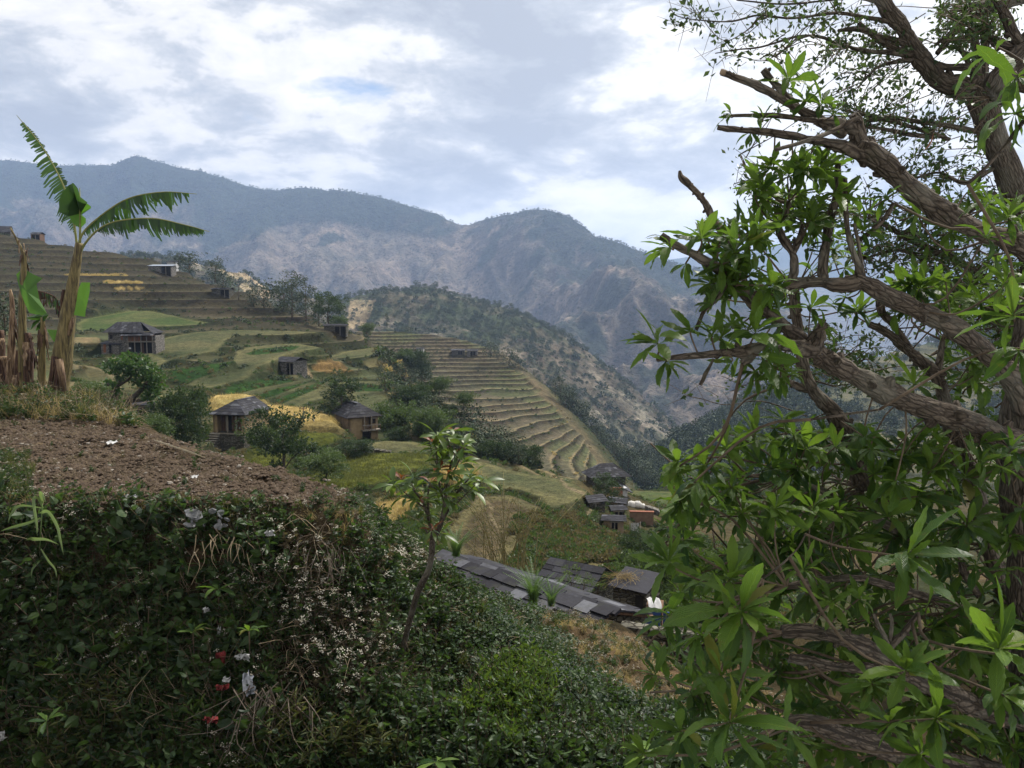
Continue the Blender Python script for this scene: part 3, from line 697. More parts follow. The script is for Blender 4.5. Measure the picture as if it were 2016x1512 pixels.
rs = np.random.RandomState(3)
def rotm(yaw, pitch, roll):
    return np.array(Euler((pitch, roll, yaw), 'XYZ').to_matrix())
def frame_from(d, roll=0.0):
    """columns: side, along (d), normal"""
    d = np.asarray(d, float); d = d/np.linalg.norm(d)
    up = np.array((0, 0, 1.0)) if abs(d[2]) < 0.95 else np.array((1.0, 0, 0))
    s = np.cross(d, up); s /= np.linalg.norm(s); n = np.cross(s, d)
    c, q = math.cos(roll), math.sin(roll)
    s2 = s*c+n*q; n2 = -s*q+n*c
    return np.stack([s2, d, n2], 1)
# --- a long toothed leaf: base at the origin, along +Y, unit length
def leaf_grid(width=0.26, droop=0.35, fold=0.25, m=9, teeth=0.0, k=2, wave=0.0, seed=0, peak=0.58):
    r = np.random.RandomState(seed); t = np.linspace(0, 1, m)
    w = width*0.5*np.sin(np.pi*np.clip(t, 0, 1)**(math.log(0.5)/math.log(peak)))**0.85
    w[0] = 0.012; w[-1] = 0.003; w[1] = max(w[1]*0.55, 0.018)
    s = np.linspace(-1, 1, 2*k+1)
    th = t*droop*1.6; y = np.concatenate([[0], np.cumsum(np.cos(0.5*(th[1:]+th[:-1])))])/(m-1); z = -np.concatenate([[0], np.cumsum(np.sin(0.5*(th[1:]+th[:-1])))])/(m-1)
    V = []; U = []
    for i in range(m):
        for q in s:
            ww = w[i]*(1+(teeth*((i % 2)*2-1) if abs(q) == 1 else 0))
            zz = z[i]+abs(q)*w[i]*fold+wave*math.sin(i*1.9+q*2+seed)*w[i]
            V.append((q*ww, y[i], zz)); U.append((q, t[i]))
    n = 2*k+1
    Q = [(i*n+j, i*n+j+1, (i+1)*n+j+1, (i+1)*n+j) for i in range(m-1) for j in range(n-1)]
    return np.array(V), np.array(Q), np.array(U)
LEAFV = [leaf_grid(0.26, 0.22, 0.35, 13, 0.07, 1, 0.05, 1), leaf_grid(0.25, 0.50, 0.22, 13, 0.07, 1, 0.10, 2), leaf_grid(0.27, 0.10, 0.45, 13, 0.06, 1, 0.08, 3), leaf_grid(0.23, 0.80, 0.30, 13, 0.07, 1, 0.12, 4), leaf_grid(0.22, 0.45, 0.5, 13, 0.08, 1, 0.20, 7), leaf_grid(0.28, 0.65, 0.15, 13, 0.09, 1, 0.22, 8, .64), leaf_grid(0.20, 1.2, 0.4, 13, 0.06, 1, 0.15, 9), leaf_grid(0.25, -0.25, 0.35, 13, 0.08, 1, 0.14, 10)]
LEAFLO = [leaf_grid(0.27, 0.35, 0.3, 6, 0, 1, 0.05, 5), leaf_grid(0.24, 0.7, 0.25, 6, 0, 1, 0.08, 6)]
def card_leaf(w=0.5):      # 4-vertex folded leaf, unit length
    return np.array([(0, 0, 0), (w/2, 0.45, 0.10), (0, 1, -0.05), (-w/2, 0.45, 0.10)]), np.array([(0, 1, 2), (0, 2, 3)])
def ovate_leaf(w=0.5):     # rounder leaf with a point, for plants close by
    return np.array([(0, 0, 0), (w*.42, .18, .05), (w/2, .42, .09), (w*.30, .74, .05), (0, 1, -.10), (-w*.30, .74, .05), (-w/2, .42, .09), (-w*.42, .18, .05), (0, .45, 0)]), np.array([(8, k, (k+1) % 8) for k in range(8)])
def scatter_cards(mb, pos, dirs, size, w=0.5, tint=0.5, mi=0, seed=0, shape=None):
    """many folded leaves: arrays of base points and directions"""
    r = np.random.RandomState(seed); V0, T0 = (shape or card_leaf)(w); n = len(pos); nv = len(V0)
    d = dirs/np.linalg.norm(dirs, axis=1)[:, None]
    a = r.normal(size=(n, 3)); s = np.cross(d, a); s /= np.linalg.norm(s, axis=1)[:, None]+1e-9; nn = np.cross(s, d)
    sz = size if not np.isscalar(size) else np.full(n, size)
    V = pos[:, None]+(V0[None, :, 0, None]*s[:, None]+V0[None, :, 1, None]*d[:, None]+V0[None, :, 2, None]*nn[:, None])*sz[:, None, None]
    T = (T0[None]+(np.arange(n)*nv)[:, None, None]).reshape(-1, 3)
    tt = np.repeat(np.full(n, tint) if np.isscalar(tint) else tint, nv)
    mb.add(V.reshape(-1, 3), T=T, tint=tt, mi=mi)

# --- trees for the middle distance: trunk with limbs, crown of leaf clumps
def grow(base, h, spread, lean, nlimb, r0, seed, fork=0.35):
    r = np.random.RandomState(seed); br = []; tips = []
    top = np.array(base)+np.array((lean[0], lean[1], h*0.86))
    tr = spline([np.append(base, r0), np.append(np.array(base)+np.array((lean[0]*.2+r.normal()*.03*h, lean[1]*.2, h*.35)), r0*.8), np.append(np.array(base)+np.array((lean[0]*.6+r.normal()*.04*h, lean[1]*.6, h*.62)), r0*.55), np.append(top, r0*.2)], 4)
    br.append(tr); tips.append(top)
    for i in range(nlimb):
        t = fork+(0.93-fork)*i/max(1, nlimb-1); p = tr[int(t*(len(tr)-1))]
        az = i*2.4+r.rand()*1.2; L = spread*(0.75+0.5*r.rand())*(1-0.35*abs(t-0.55))
        e = p[:3]+np.array((math.cos(az)*L, math.sin(az)*L, h*(0.12+0.16*r.rand())))
        mid = (p[:3]+e)/2+r.normal(size=3)*L*.1; mid[2] -= L*0.06
        b = spline([np.append(p[:3], p[3]*.6), np.append(mid, p[3]*.4), np.append(e, p[3]*.15)], 4); br.append(b); tips.append(e)
        for k in range(2):
            q = b[int(len(b)*(0.45+0.3*k))]; az2 = az+(1 if k else -1)*(0.6+0.6*r.rand())
            e2 = q[:3]+np.array((math.cos(az2), math.sin(az2), 0.3+0.5*r.rand()))*L*0.5
            br.append(spline([np.append(q[:3], q[3]*.6), np.append((q[:3]+e2)/2+r.normal(size=3)*L*.05, q[3]*.4), np.append(e2, q[3]*.2)], 3)); tips.append(e2)
    return br, tips
def tree_meshes(name, h, spread, lean, nlimb, r0, nleaf, lsize, clump, seed, lmat, bmat, fork=0.35, extra_low=0.0, lw=0.5, sides=7):
    r = np.random.RandomState(seed+5); br, tips = grow((0, 0, 0), h, spread, lean, nlimb, r0, seed, fork)
    tb = MB()
    for i, b in enumerate(br): tb.tube(b[:, :3], b[:, 3], sides if i == 0 else 5, rough=0.10, seed=seed+i)
    trunk = tb.mesh(name+'_trunk', (bmat,))
    cs = []
    for t in tips:
        for k in range(3): cs.append(t+r.normal(size=3)*clump*0.9*np.array((1, 1, 0.6)))
    if extra_low:
        for k in range(int(len(tips)*extra_low)): cs.append(np.array((r.normal()*spread*.5, r.normal()*spread*.5, h*(0.08+0.35*r.rand()))))
    cs = np.array(cs); cr = clump*(0.5+0.8*r.rand(len(cs)))
    ci = r.randint(0, len(cs), nleaf)
    v = r.normal(size=(nleaf, 3)); v /= np.linalg.norm(v, axis=1)[:, None]
    rad = cr[ci]*(0.35+0.65*r.rand(nleaf)**0.5)
    pos = cs[ci]+v*rad[:, None]*np.array((1, 1, 0.72))
    ctint = 0.2+0.5*r.rand(len(cs))
    d = v+np.array((0, 0, 0.15))+0.7*r.normal(size=(nleaf, 3))
    mb = MB(); scatter_cards(mb, pos, d, lsize*(0.6+0.7*r.rand(nleaf)), lw, np.clip(ctint[ci]+0.22*r.normal(size=nleaf), 0, 1), 0, seed)
    return trunk, mb.mesh(name+'_crown', (lmat,), smooth=False)
def make_tree(name, label, meshes, loc, rz=0, sc=1.0, group=None, cat='tree', crown='crown', szz=None):
    t = thing(name, label, cat, loc, rz, group); t.scale = (sc, sc, szz or sc)
    link('trunk', meshes[0], t)
    c = link(crown, meshes[1], t); c['kind'] = 'stuff'
    return t
# --- instanced scatter (for what nobody could count)
SRC = {}
def source(name, me):
    o = bpy.data.objects.new(name, me); SRC[name] = o; return o
def scatter(name, pts, rots, scales, idx, sources, kind='stuff', parent=None):
    c = bpy.data.collections.new(name+'_sources')
    objs = []
    for i, k in enumerate(sources):
        o = SRC[k]; oo = bpy.data.objects.new('%02d_%s' % (i, k), o.data); c.objects.link(oo)
    n = len(pts); me = bpy.data.meshes.new(name); me.vertices.add(n); me.vertices.foreach_set('co', np.asarray(pts, np.float32).ravel())
    a = me.attributes.new('rot', 'FLOAT_VECTOR', 'POINT'); a.data.foreach_set('vector', np.asarray(rots, np.float32).ravel())
    a = me.attributes.new('sc', 'FLOAT', 'POINT'); a.data.foreach_set('value', np.asarray(scales, np.float32))
    a = me.attributes.new('ix', 'INT', 'POINT'); a.data.foreach_set('value', np.asarray(idx, np.int32))
    ob = link(name, me, parent, kind=kind)
    ng = bpy.data.node_groups.new(name, 'GeometryNodeTree')
    ng.interface.new_socket('Geometry', in_out='INPUT', socket_type='NodeSocketGeometry'); ng.interface.new_socket('Geometry', in_out='OUTPUT', socket_type='NodeSocketGeometry')
    gi = ng.nodes.new('NodeGroupInput'); go = ng.nodes.new('NodeGroupOutput')
    ci = ng.nodes.new('GeometryNodeCollectionInfo'); ci.inputs[0].default_value = c; ci.inputs['Separate Children'].default_value = True; ci.inputs['Reset Children'].default_value = True
    ip = ng.nodes.new('GeometryNodeInstanceOnPoints'); ip.inputs['Pick Instance'].default_value = True
    def na(nm, ty):
        q = ng.nodes.new('GeometryNodeInputNamedAttribute'); q.data_type = ty; q.inputs['Name'].default_value = nm
        return [s for s in q.outputs if s.enabled][0]
    L = ng.links.new
    m2p = ng.nodes.new('GeometryNodeMeshToPoints')
    L(gi.outputs[0], m2p.inputs[0]); L(m2p.outputs[0], ip.inputs['Points']); L(ci.outputs[0], ip.inputs['Instance'])
    e2r = ng.nodes.new('FunctionNodeEulerToRotation'); L(na('rot', 'FLOAT_VECTOR'), e2r.inputs[0])
    L(na('ix', 'INT'), ip.inputs['Instance Index']); L(e2r.outputs[0], ip.inputs['Rotation']); L(na('sc', 'FLOAT'), ip.inputs['Scale'])
    L(ip.outputs[0], go.inputs[0])
    md = ob.modifiers.new('scatter', 'NODES'); md.node_group = ng
    return ob
def surf_points(which, px0, px1, py0=None, py1=None, n=1000, seed=0, dmin=None, dmax=None, poly=None, polys_out=(), logd=True):
    """random ground points of one surface, kept when they fall in this part of the view"""
    r = np.random.RandomState(seed); fn = SURF[which][0]; a = (px0-CX)/F/CP; b = (px1-CX)/F/CP
    k = n; u = r.rand(k)
    d = (dmin**(1-u))*(dmax**u) if logd else np.sqrt(dmin**2+(dmax**2-dmin**2)*u)
    x = (a+(b-a)*r.rand(k))*d; z, C = fn(x, d)
    yc = d*CP-z*SP; PX = CX+F*x/yc; PY = CY-F*(z*CP+d*SP)/yc
    ok = np.ones(k, bool)
    if py0 is not None: ok &= (PY > py0) & (PY < py1)
    if poly is not None: ok &= inpoly(PX, PY, poly)
    for q in polys_out: ok &= ~inpoly(PX, PY, q)
    return np.stack([x, d, z], 1)[ok], C[ok], np.stack([PX, PY], 1)[ok]
def rand_rot(n, tilt, seed):
    r = np.random.RandomState(seed); return np.stack([tilt*r.normal(size=n), tilt*r.normal(size=n), r.rand(n)*6.283], 1)

# --- source plants
def weed_mesh(seed, h=0.35, nst=5, leaf=0.07, lm=None, flowers=0, fm=M_FLOWER, spread=0.16, lw=0.55, per=9, droop=0.2):
    r = np.random.RandomState(seed); mb = MB(); pos = []; dr = []; fp = []
    for i in range(nst):
        az = r.rand()*6.28; L = h*(0.6+0.6*r.rand()); e = np.array((math.cos(az)*spread*r.rand()*2, math.sin(az)*spread*r.rand()*2, L))
        b0 = np.array((math.cos(az), math.sin(az), 0))*spread*0.3
        st = spline([b0, (b0+e)/2+r.normal(size=3)*0.02, e], 3)
        mb.tube(st, 0.0035, 3, mi=1, cap=False)
        for k in range(per):
            t = 0.2+0.8*k/per; p = st[int(t*(len(st)-1))]; a2 = k*2.4+r.rand()
            d = np.array((math.cos(a2), math.sin(a2), 0.35-droop+0.3*r.rand())); pos.append(p); dr.append(d)
        if r.rand() < flowers:
            for k in range(10): fp.append(e+np.array((r.normal()*0.020, r.normal()*0.020, 0.015+r.normal()*0.006)))
    pos = np.array(pos); dr = np.array(dr)
    scatter_cards(mb, pos, dr, leaf*(0.6+0.8*r.rand(len(pos))), lw, np.clip(0.4+0.3*r.normal(size=len(pos)), 0, 1), 0, seed, ovate_leaf if leaf > .08 and lw > .3 else None)
    if fp:
        for p in fp:
            q = 0.006+0.005*r.rand(); V = np.array([(0, 0, q*.5)]+[(q*math.cos(k*1.257), q*math.sin(k*1.257), q*.2*r.rand()) for k in range(5)]); mb.add(V+p, T=[(0, 1+k, 1+(k+1) % 5) for k in range(5)], tint=0.8, mi=2)
    return mb.mesh('weed', (lm or M_WEED, M_TWIG, fm), False)
def tuft_mesh(seed, h=0.4, n=26, w=0.012, mat=None, spread=0.12, bend=0.5):
    r = np.random.RandomState(seed); mb = MB()
    for i in range(n):
        az = r.rand()*6.28; L = h*(0.5+0.7*r.rand()); o = np.array((r.normal()*spread*.4, r.normal()*spread*.4, 0)); dd = np.array((math.cos(az), math.sin(az), 0)); s = np.array((-dd[1], dd[0], 0))
        b = bend*(0.3+r.rand())
        p = [o, o+dd*L*b*0.25+np.array((0, 0, L*.5)), o+dd*L*b*0.9+np.array((0, 0, L*(0.95-0.35*b)))]
        V = [p[0]-s*w/2, p[0]+s*w/2, p[1]+s*w/2, p[1]-s*w/2, p[2]]
        mb.add(V, Q=[(0, 1, 2, 3)], T=[(3, 2, 4)], tint=np.clip(0.5+0.25*r.normal(), 0, 1))
    return mb.mesh('tuft', (mat or M_GRASS,), False)
def mat_mesh(seed, n=80, leaf=0.046, R_=0.3, lm=None, h=0.10, lw=0.9):
    r = np.random.RandomState(seed); a = r.rand(n)*6.28; q = R_*np.sqrt(r.rand(n)); pos = np.stack([q*np.cos(a), q*np.sin(a), h*(0.3+r.rand(n))], 1)
    d = np.stack([r.normal(size=n), r.normal(size=n), 0.15+0.2*r.rand(n)], 1); mb = MB()
    V0 = np.array([(0, 0, 0), (lw/2, 0.3, 0.06), (0.3*lw, 0.75, 0.04), (0, 1, -0.06), (-0.3*lw, .75, .04), (-lw/2, 0.3, 0.06)]); T0 = np.array([(0, 1, 2), (0, 2, 3), (0, 3, 4), (0, 4, 5)])
    for i in range(n):
        Fm = frame_from(d[i], 0.5*r.normal()); mb.add((V0*leaf*(0.5+0.8*r.rand()))@Fm.T+pos[i], T=T0, tint=np.clip(0.45+0.28*r.normal(), 0, 1))
    return mb.mesh('creeper_mat', (lm or M_IVY,), False)
def twig_mesh(seed, n=14, L=0.5, mat=None, r0=0.004):
    r = np.random.RandomState(seed); mb = MB()
    for i in range(n):
        a = r.normal(size=3); a[2] = abs(a[2])*0.6; a /= np.linalg.norm(a); o = r.normal(size=3)*0.1*L; o[2] = abs(o[2])
        p = [o, o+a*L*.5+r.normal(size=3)*L*.10, o+a*L*(0.7+.5*r.rand())+r.normal(size=3)*L*.16]
        mb.tube(spline(p, 3), np.linspace(r0, r0*.4, 7), 3, cap=False)
    return mb.mesh('dry_twigs', (mat or M_TWIG,))
for i in range(4): source('weed%d' % i, weed_mesh(20+i, 0.30+0.06*i, 6, 0.085))
for i in range(3): source('broadweed%d' % i, weed_mesh(30+i, 0.32, 4, 0.13, lw=0.6, per=6, droop=0.35))
for i in range(3): source('flowerweed%d' % i, weed_mesh(40+i, 0.38, 7, 0.055, flowers=0.55, per=11))
for i in range(2): source('fresh%d' % i, weed_mesh(50+i, 0.36, 7, 0.10, lm=M_LEAF_FRESH, lw=0.35, per=10, droop=-0.3))
for i in range(3): source('mat%d' % i, mat_mesh(60+i))
for i in range(2): source('darkmat%d' % i, mat_mesh(64+i, 50, 0.09, 0.3, M_WEED, 0.2, 0.7))
for i in range(2): source('tuft%d' % i, tuft_mesh(70+i, 0.42, 40, 0.008))
for i in range(2): source('drytuft%d' % i, tuft_mesh(74+i, 0.40, 34, 0.006, M_STRAW, 0.14, 0.8))
for i in range(2): source('twigs%d' % i, twig_mesh(80+i))
for i in range(2): source('drytwigs%d' % i, twig_mesh(84+i, 12, 0.45, M_DRY))
for i in range(2): source('brownweed%d' % i, weed_mesh(90+i, 0.32, 6, 0.06, lm=M_DRYLEAF, flowers=0.6, per=9))
for i in range(2): source('bamboograss%d' % i, weed_mesh(94+i, 0.45, 8, 0.11, lm=M_GRASS, lw=0.16, per=12, droop=0.1, spread=0.2))
source('wheat', tuft_mesh(100, 0.85, 60, 0.035, M_STRAW, 0.9, 0.35)); source('rice', tuft_mesh(101, 0.6, 60, 0.035, M_GRASS, 0.9, 0.35))
def bushlet(seed, lm, n=70, R_=0.6, leaf=0.28):
    r = np.random.RandomState(seed); v = r.normal(size=(n, 3)); v[:, 2] = abs(v[:, 2]); v /= np.linalg.norm(v, axis=1)[:, None]; mb = MB()
    scatter_cards(mb, v*R_*(0.35+0.65*r.rand(n))[:, None]*np.array((1, 1, .85)), v+0.6*r.normal(size=(n, 3)), leaf*(0.6+.8*r.rand(n)), 0.55, np.clip(0.4+.28*r.normal(size=n), 0, 1), 0, seed)
    return mb.mesh('bushlet', (lm,), False)
for i in range(2): source('bush%d' % i, bushlet(110+i, M_LEAF_TREE))
source('drybush', bushlet(113, M_DRYLEAF, 60)); source('farbush', bushlet(114, M_LEAF_FAR, 40, 0.7, 0.45)); source('strawbush', bushlet(115, M_STRAW, 40, .6, .35))
def far_tree(seed, n=150):
    r = np.random.RandomState(seed); mb = MB(); mb.tube([(0, 0, -0.15), (0, 0, 0.6)], [0.03, 0.015], 4, mi=1)
    v = r.normal(size=(n, 3)); v /= np.linalg.norm(v, axis=1)[:, None]; cc = np.array([(r.normal()*.16, r.normal()*.16, 0.35+0.5*r.rand()) for k in range(7)])
    ci = r.randint(0, 7, n); scatter_cards(mb, cc[ci]+v*0.18*(0.4+.6*r.rand(n))[:, None], v+.5*r.normal(size=(n, 3)), 0.13*(0.6+.8*r.rand(n)), .6, np.clip(0.4+.3*r.normal(size=n), 0, 1), 0, seed)
    return mb.mesh('far_tree', (M_LEAF_FAR, M_TWIG), False)
for i in range(3): source('fartree%d' % i, far_tree(120+i))
SURF.append((flank_fn, 200, 1150)); SURF.append((mtn_fn, 1250, 4600))
# ================================================================== ground cover and woods too many to count
def scat(name, specs, **pr):
    """specs: (points, tilt, smin, smax, [source names]) ..."""
    names = []; P_ = []; Rr = []; Sc = []; Ix = []
    for k, (pt, tilt, s0, s1, src) in enumerate(specs):
        if len(pt) == 0: continue
        r = np.random.RandomState(900+k+len(name)); n = len(pt)
        ids = []
        for s in src:
            if s not in names: names.append(s)
            ids.append(names.index(s))
        P_.append(pt); Rr.append(rand_rot(n, tilt, 77+k)); Sc.append(s0+(s1-s0)*r.rand(n)**1.5); Ix.append(np.array(ids)[r.randint(0, len(ids), n)])
    return scatter(name, np.concatenate(P_), np.concatenate(Rr), np.concatenate(Sc), np.concatenate(Ix), names, **pr)
BANK = [(-520,985),(-60,985),(150,978),(400,984),(560,990),(700,992),(760,1040),(800,1080),(860,1120),(900,1150),(960,1165),(1080,1195),(1180,1230),(1260,1262),(1400,1330),(1600,1400),(2016,1450),(2016,1560),(-520,1560)]
def bank():
    z1, _, q1 = surf_points(0, -520, 1600, n=31000, seed=1, dmin=8.6, dmax=19.5, poly=BANK)
    r = np.random.RandomState(4)
    fl_mask = fbm(z1[:, 0], z1[:, 2]*1.3+z1[:, 1], 0.75, 3, 401)
    def pick(poly, frac, pts=z1, q=q1, cl=None):
        m = inpoly(q[:, 0]+18*r.normal(size=len(q)), q[:, 1]+14*r.normal(size=len(q)), poly) & (r.rand(len(q)) < frac)
        if cl is not None: m &= fl_mask > cl
        return pts[m]
    left = [(-520,1010),(560,1030),(620,1150),(560,1300),(560,1560),(-520,1560)]
    flow = [(540,1080),(640,1050),(720,1080),(790,1130),(720,1220),(760,1300),(700,1380),(600,1400),(520,1330),(560,1200)]
    rim = [(-520,975),(720,985),(800,1050),(560,1080),(-520,1040)]
    ivy = [(850,1120),(1000,1170),(1060,1205),(1080,1260),(1140,1320),(1250,1400),(1300,1512),(1120,1512),(1000,1400),(900,1340),(840,1200)]
    dry = [(1080,1195),(1200,1235),(1330,1260),(1520,1300),(1600,1520),(1400,1520),(1240,1370),(1130,1290),(1060,1230)]
    top2 = [(720,990),(860,1110),(900,1180),(820,1240),(740,1180),(700,1060)]
    low = [(560,1400),(900,1380),(1120,1400),(1300,1440),(1300,1560),(560,1560)]
    scat('bank_undergrowth', [
        (pick(left, .55), .35, .55, 1.25, ['weed0', 'weed1', 'weed2', 'weed3', 'broadweed0', 'broadweed1', 'broadweed2']),
        (pick(left, .38, cl=.22), .35, .6, 1.1, ['flowerweed0', 'flowerweed1', 'flowerweed2']),
        (pick(left, .05), .5, 1.2, 1.9, ['broadweed0', 'broadweed1', 'broadweed2', 'weed2']),
        (pick(left, .03), .3, .7, 1.3, ['fresh0', 'fresh1']),
        (pick(left, .04), .8, .8, 1.5, ['drytwigs0', 'twigs1']),
        (pick(left, .06), .4, .6, 1.1, ['bamboograss0', 'mat0', 'twigs0', 'broadweed1']),
        (pick(flow, .25), .35, .7, 1.3, ['weed1', 'weed2', 'brownweed0', 'brownweed1']),
        (pick(flow, .8, cl=.02), .35, .8, 1.3, ['flowerweed0', 'flowerweed1', 'flowerweed2', 'brownweed0']),
        (pick([(680,1170),(860,1180),(900,1400),(680,1420)], .4), .35, .6, 1.2, ['weed0', 'weed1', 'broadweed0', 'twigs0', 'darkmat1']),
        (pick(flow, .16), .5, .8, 1.5, ['twigs0', 'twigs1', 'drytwigs0', 'weed1']),
        (pick(rim, .75), .3, .3, .75, ['weed0', 'weed3', 'brownweed0', 'brownweed1', 'tuft0', 'drytuft0', 'mat1']),
        (pick(ivy, .5), .25, .5, 1.05, ['mat0', 'mat1', 'mat2', 'darkmat0']),
        (pick(ivy, .08), .3, .5, 1.0, ['brownweed0', 'drytwigs0', 'tuft0']),
        (pick(ivy, .22), .25, .4, .95, ['weed0', 'weed2', 'darkmat1', 'darkmat0', 'broadweed0']),
        (pick(dry, .5), .3, .25, .65, ['drytuft0', 'drytuft1', 'drytwigs1', 'brownweed0', 'brownweed1', 'mat2', 'weed0', 'tuft0']),
        (pick([(850,1160),(930,1150),(1010,1185),(1020,1215),(930,1215),(860,1200)], .5), .3, .3, .7, ['drytuft0', 'brownweed0', 'drytwigs0', 'mat1']),
        (pick(top2, .6), .3, .5, 1.1, ['flowerweed1', 'weed1', 'weed2', 'brownweed1', 'mat0']),
        (pick(low, .5), .3, .6, 1.2, ['weed0', 'weed3', 'darkmat0', 'mat0', 'broadweed1', 'weed1', 'mat1', 'broadweed0']),
        (pick([(1240,1400),(1420,1450),(2016,1480),(2016,1560),(1240,1560)], .3), .3, .6, 1.2, ['weed0', 'weed1', 'darkmat0', 'mat0']),
        (pick([(110,1440),(160,1400),(260,1400),(280,1512),(110,1540)], .13), .3, 1.0, 1.6, ['bamboograss0', 'bamboograss1']),
        (pick([(560,1460),(640,1440),(760,1460),(800,1540),(540,1540)], .12), .3, 1.0, 1.6, ['bamboograss0', 'bamboograss1']),
        (pick([(960,1350),(1040,1310),(1060,1420),(1020,1480),(960,1440)], .6), .2, 0.8, 1.3, ['fresh0', 'fresh1']),
    ])
bank()
def clod_mesh(seed):
    r = np.random.RandomState(seed); mb = MB()
    for i in range(10):
        o = np.array((r.normal()*.12, r.normal()*.12, 0)); q = 0.012+0.035*r.rand()**2
        V = np.array([(math.cos(a)*q*(.7+.6*r.rand()), math.sin(a)*q*(.7+.6*r.rand()), q*0.1*r.rand()) for a in np.arange(6)*1.047]+[(0, 0, q*.6)])
        mb.add(V+o, T=[(k, (k+1) % 6, 6) for k in range(6)], tint=r.rand())
    return mb.mesh('clods', (M_CLOD,), False)
def stone_bits(seed, mat):
    r = np.random.RandomState(seed); mb = MB()
    for i in range(3):
        o = np.array((r.normal()*.25, r.normal()*.25, 0.005)); q = 0.02+0.045*r.rand()**2
        V = np.array([(math.cos(a)*q*(.7+.6*r.rand()), math.sin(a)*q*(.5+.5*r.rand()), 0) for a in np.arange(6)*1.047]+[(math.cos(a)*q*.7, math.sin(a)*q*.5, q*.45) for a in np.arange(6)*1.047])
        mb.add(V+o, Q=[(k, (k+1) % 6, 6+(k+1) % 6, 6+k) for k in range(6)], T=[(6, 6+k, 7+k) for k in range(1, 5)], tint=r.rand())
    return mb.mesh('stones', (mat,), False)
M_CLOD = plain_mat('soil_clod', (0.038, 0.026, 0.017), (0.092, 0.066, 0.044), 9, 0.95, 0.01)
M_PALESTONE = plain_mat('pale_stone', (0.12, 0.10, 0.08), (0.30, 0.27, 0.23), 7, 0.9, 0.004)
for i in range(3): source('clod%d' % i, clod_mesh(200+i))
for i in range(2): source('stonebit%d' % i, stone_bits(210+i, M_PALESTONE))
def plot_cover():
    pts, _, q = surf_points(0, -420, 760, n=15000, seed=12, dmin=11.9, dmax=21, poly=[(-420,800),(60,812),(200,826),(280,850),(380,887),(560,935),(708,990),(-420,992)])
    r = np.random.RandomState(6); u = r.rand(len(pts)); z0 = np.array((0, 0, 0.0))
    scat('plot_litter', [(pts[u < .52], .1, .6, 1.6, ['clod0', 'clod1', 'clod2']), (pts[(u > .52) & (u < .575)], .1, .35, 1.0, ['stonebit0', 'stonebit1']),
                         (pts[(u > .6) & (u < .68)], .8, .12, .4, ['drytwigs0', 'drytwigs1']), (pts[(u > .68) & (u < .70)], .2, .25, .5, ['brownweed0', 'weed1']),
                         (pts[(u > .7) & (q[:, 0] < 60) & (q[:, 1] > 900)], .2, .4, .8, ['weed0', 'tuft0', 'flowerweed0'])])
    p2, _, q2 = surf_points(0, -420, 260, n=2800, seed=14, dmin=19, dmax=27, poly=[(-420,755),(100,750),(160,770),(270,830),(262,850),(200,832),(-420,815)])
    u = r.rand(len(p2))
    scat('rank_dry_grass', [(p2[u < .4], .3, .7, 1.5, ['drytuft0', 'drytuft1', 'tuft0', 'tuft1']), (p2[(u > .4) & (u < .6)], .3, .8, 2.0, ['drytwigs0', 'drytwigs1', 'twigs0']), (p2[u > .6], .3, .7, 1.3, ['weed0', 'weed2', 'brownweed0'])])
plot_cover()
def slope_cover():
    r = np.random.RandomState(8)
    pts, C, q = surf_points(1, -60, 1600, n=90000, seed=15, dmin=38, dmax=330)
    C = C/0.80; lum = C.sum(1); dark = lum < 0.115; W_ = C[:, 0] > 0.26; RI = (C[:, 1] > 0.078) & (C[:, 2] < 0.026)
    bs = pts[dark & (r.rand(len(pts)) < .26)]; near = bs[bs[:, 1] < 130]; far = bs[bs[:, 1] >= 130]
    gully = [(740,690),(800,680),(870,770),(960,840),(1060,900),(1060,925),(960,905),(860,890),(800,820),(760,760)]
    g = pts[inpoly(q[:, 0], q[:, 1], gully) & (pts[:, 1] > 95) & (r.rand(len(pts)) < .5)]
    hill = [(1010,1020),(1090,1005),(1150,1015),(1170,1040),(1240,1070),(1240,1110),(1150,1110),(1060,1080),(1000,1050)]
    hb = pts[inpoly(q[:, 0], q[:, 1], hill) & (pts[:, 1] < 90)]
    keep = np.ones(len(pts), bool)
    for nm, poly, dn_, df_, c_ in FIELDS: keep &= ~inpoly(q[:, 0], q[:, 1], poly)
    keep &= ~((q[:, 0] > 1155) & (q[:, 1] < 1062))
    low = pts[(pts[:, 1] < 64) & (r.rand(len(pts)) < .6) & keep]
    u = r.rand(len(g)); u2 = r.rand(len(hb))
    scat('hillside_scrub', [(near, .2, .3, .75, ['bush0', 'bush1', 'bush0', 'drybush']), (far, .2, .3, .9, ['bush0', 'farbush', 'farbush', 'drybush']),
                            (g[u < .6], .2, .8, 2.2, ['bush0', 'bush1', 'farbush']), (g[u >= .6], .2, .8, 2.0, ['drybush', 'drybush', 'farbush', 'strawbush']),
                            (hb[u2 < .6], .3, .35, .9, ['drybush', 'drybush', 'drybush', 'bush0']), (low, .2, .3, .85, ['bush0', 'bush1', 'drybush', 'bush0'])])
    scat('crop_stand', [(pts[W_ & (r.rand(len(pts)) < .8) & (pts[:, 1] < 150)]-np.array((0, 0, .55)), .08, .8, 1.1, ['wheat']), (pts[W_ & (pts[:, 1] >= 150)], .08, .7, 1.0, ['wheat']), (pts[RI]-np.array((0, 0, .3)), .08, .7, 1.0, ['rice'])])
slope_cover()
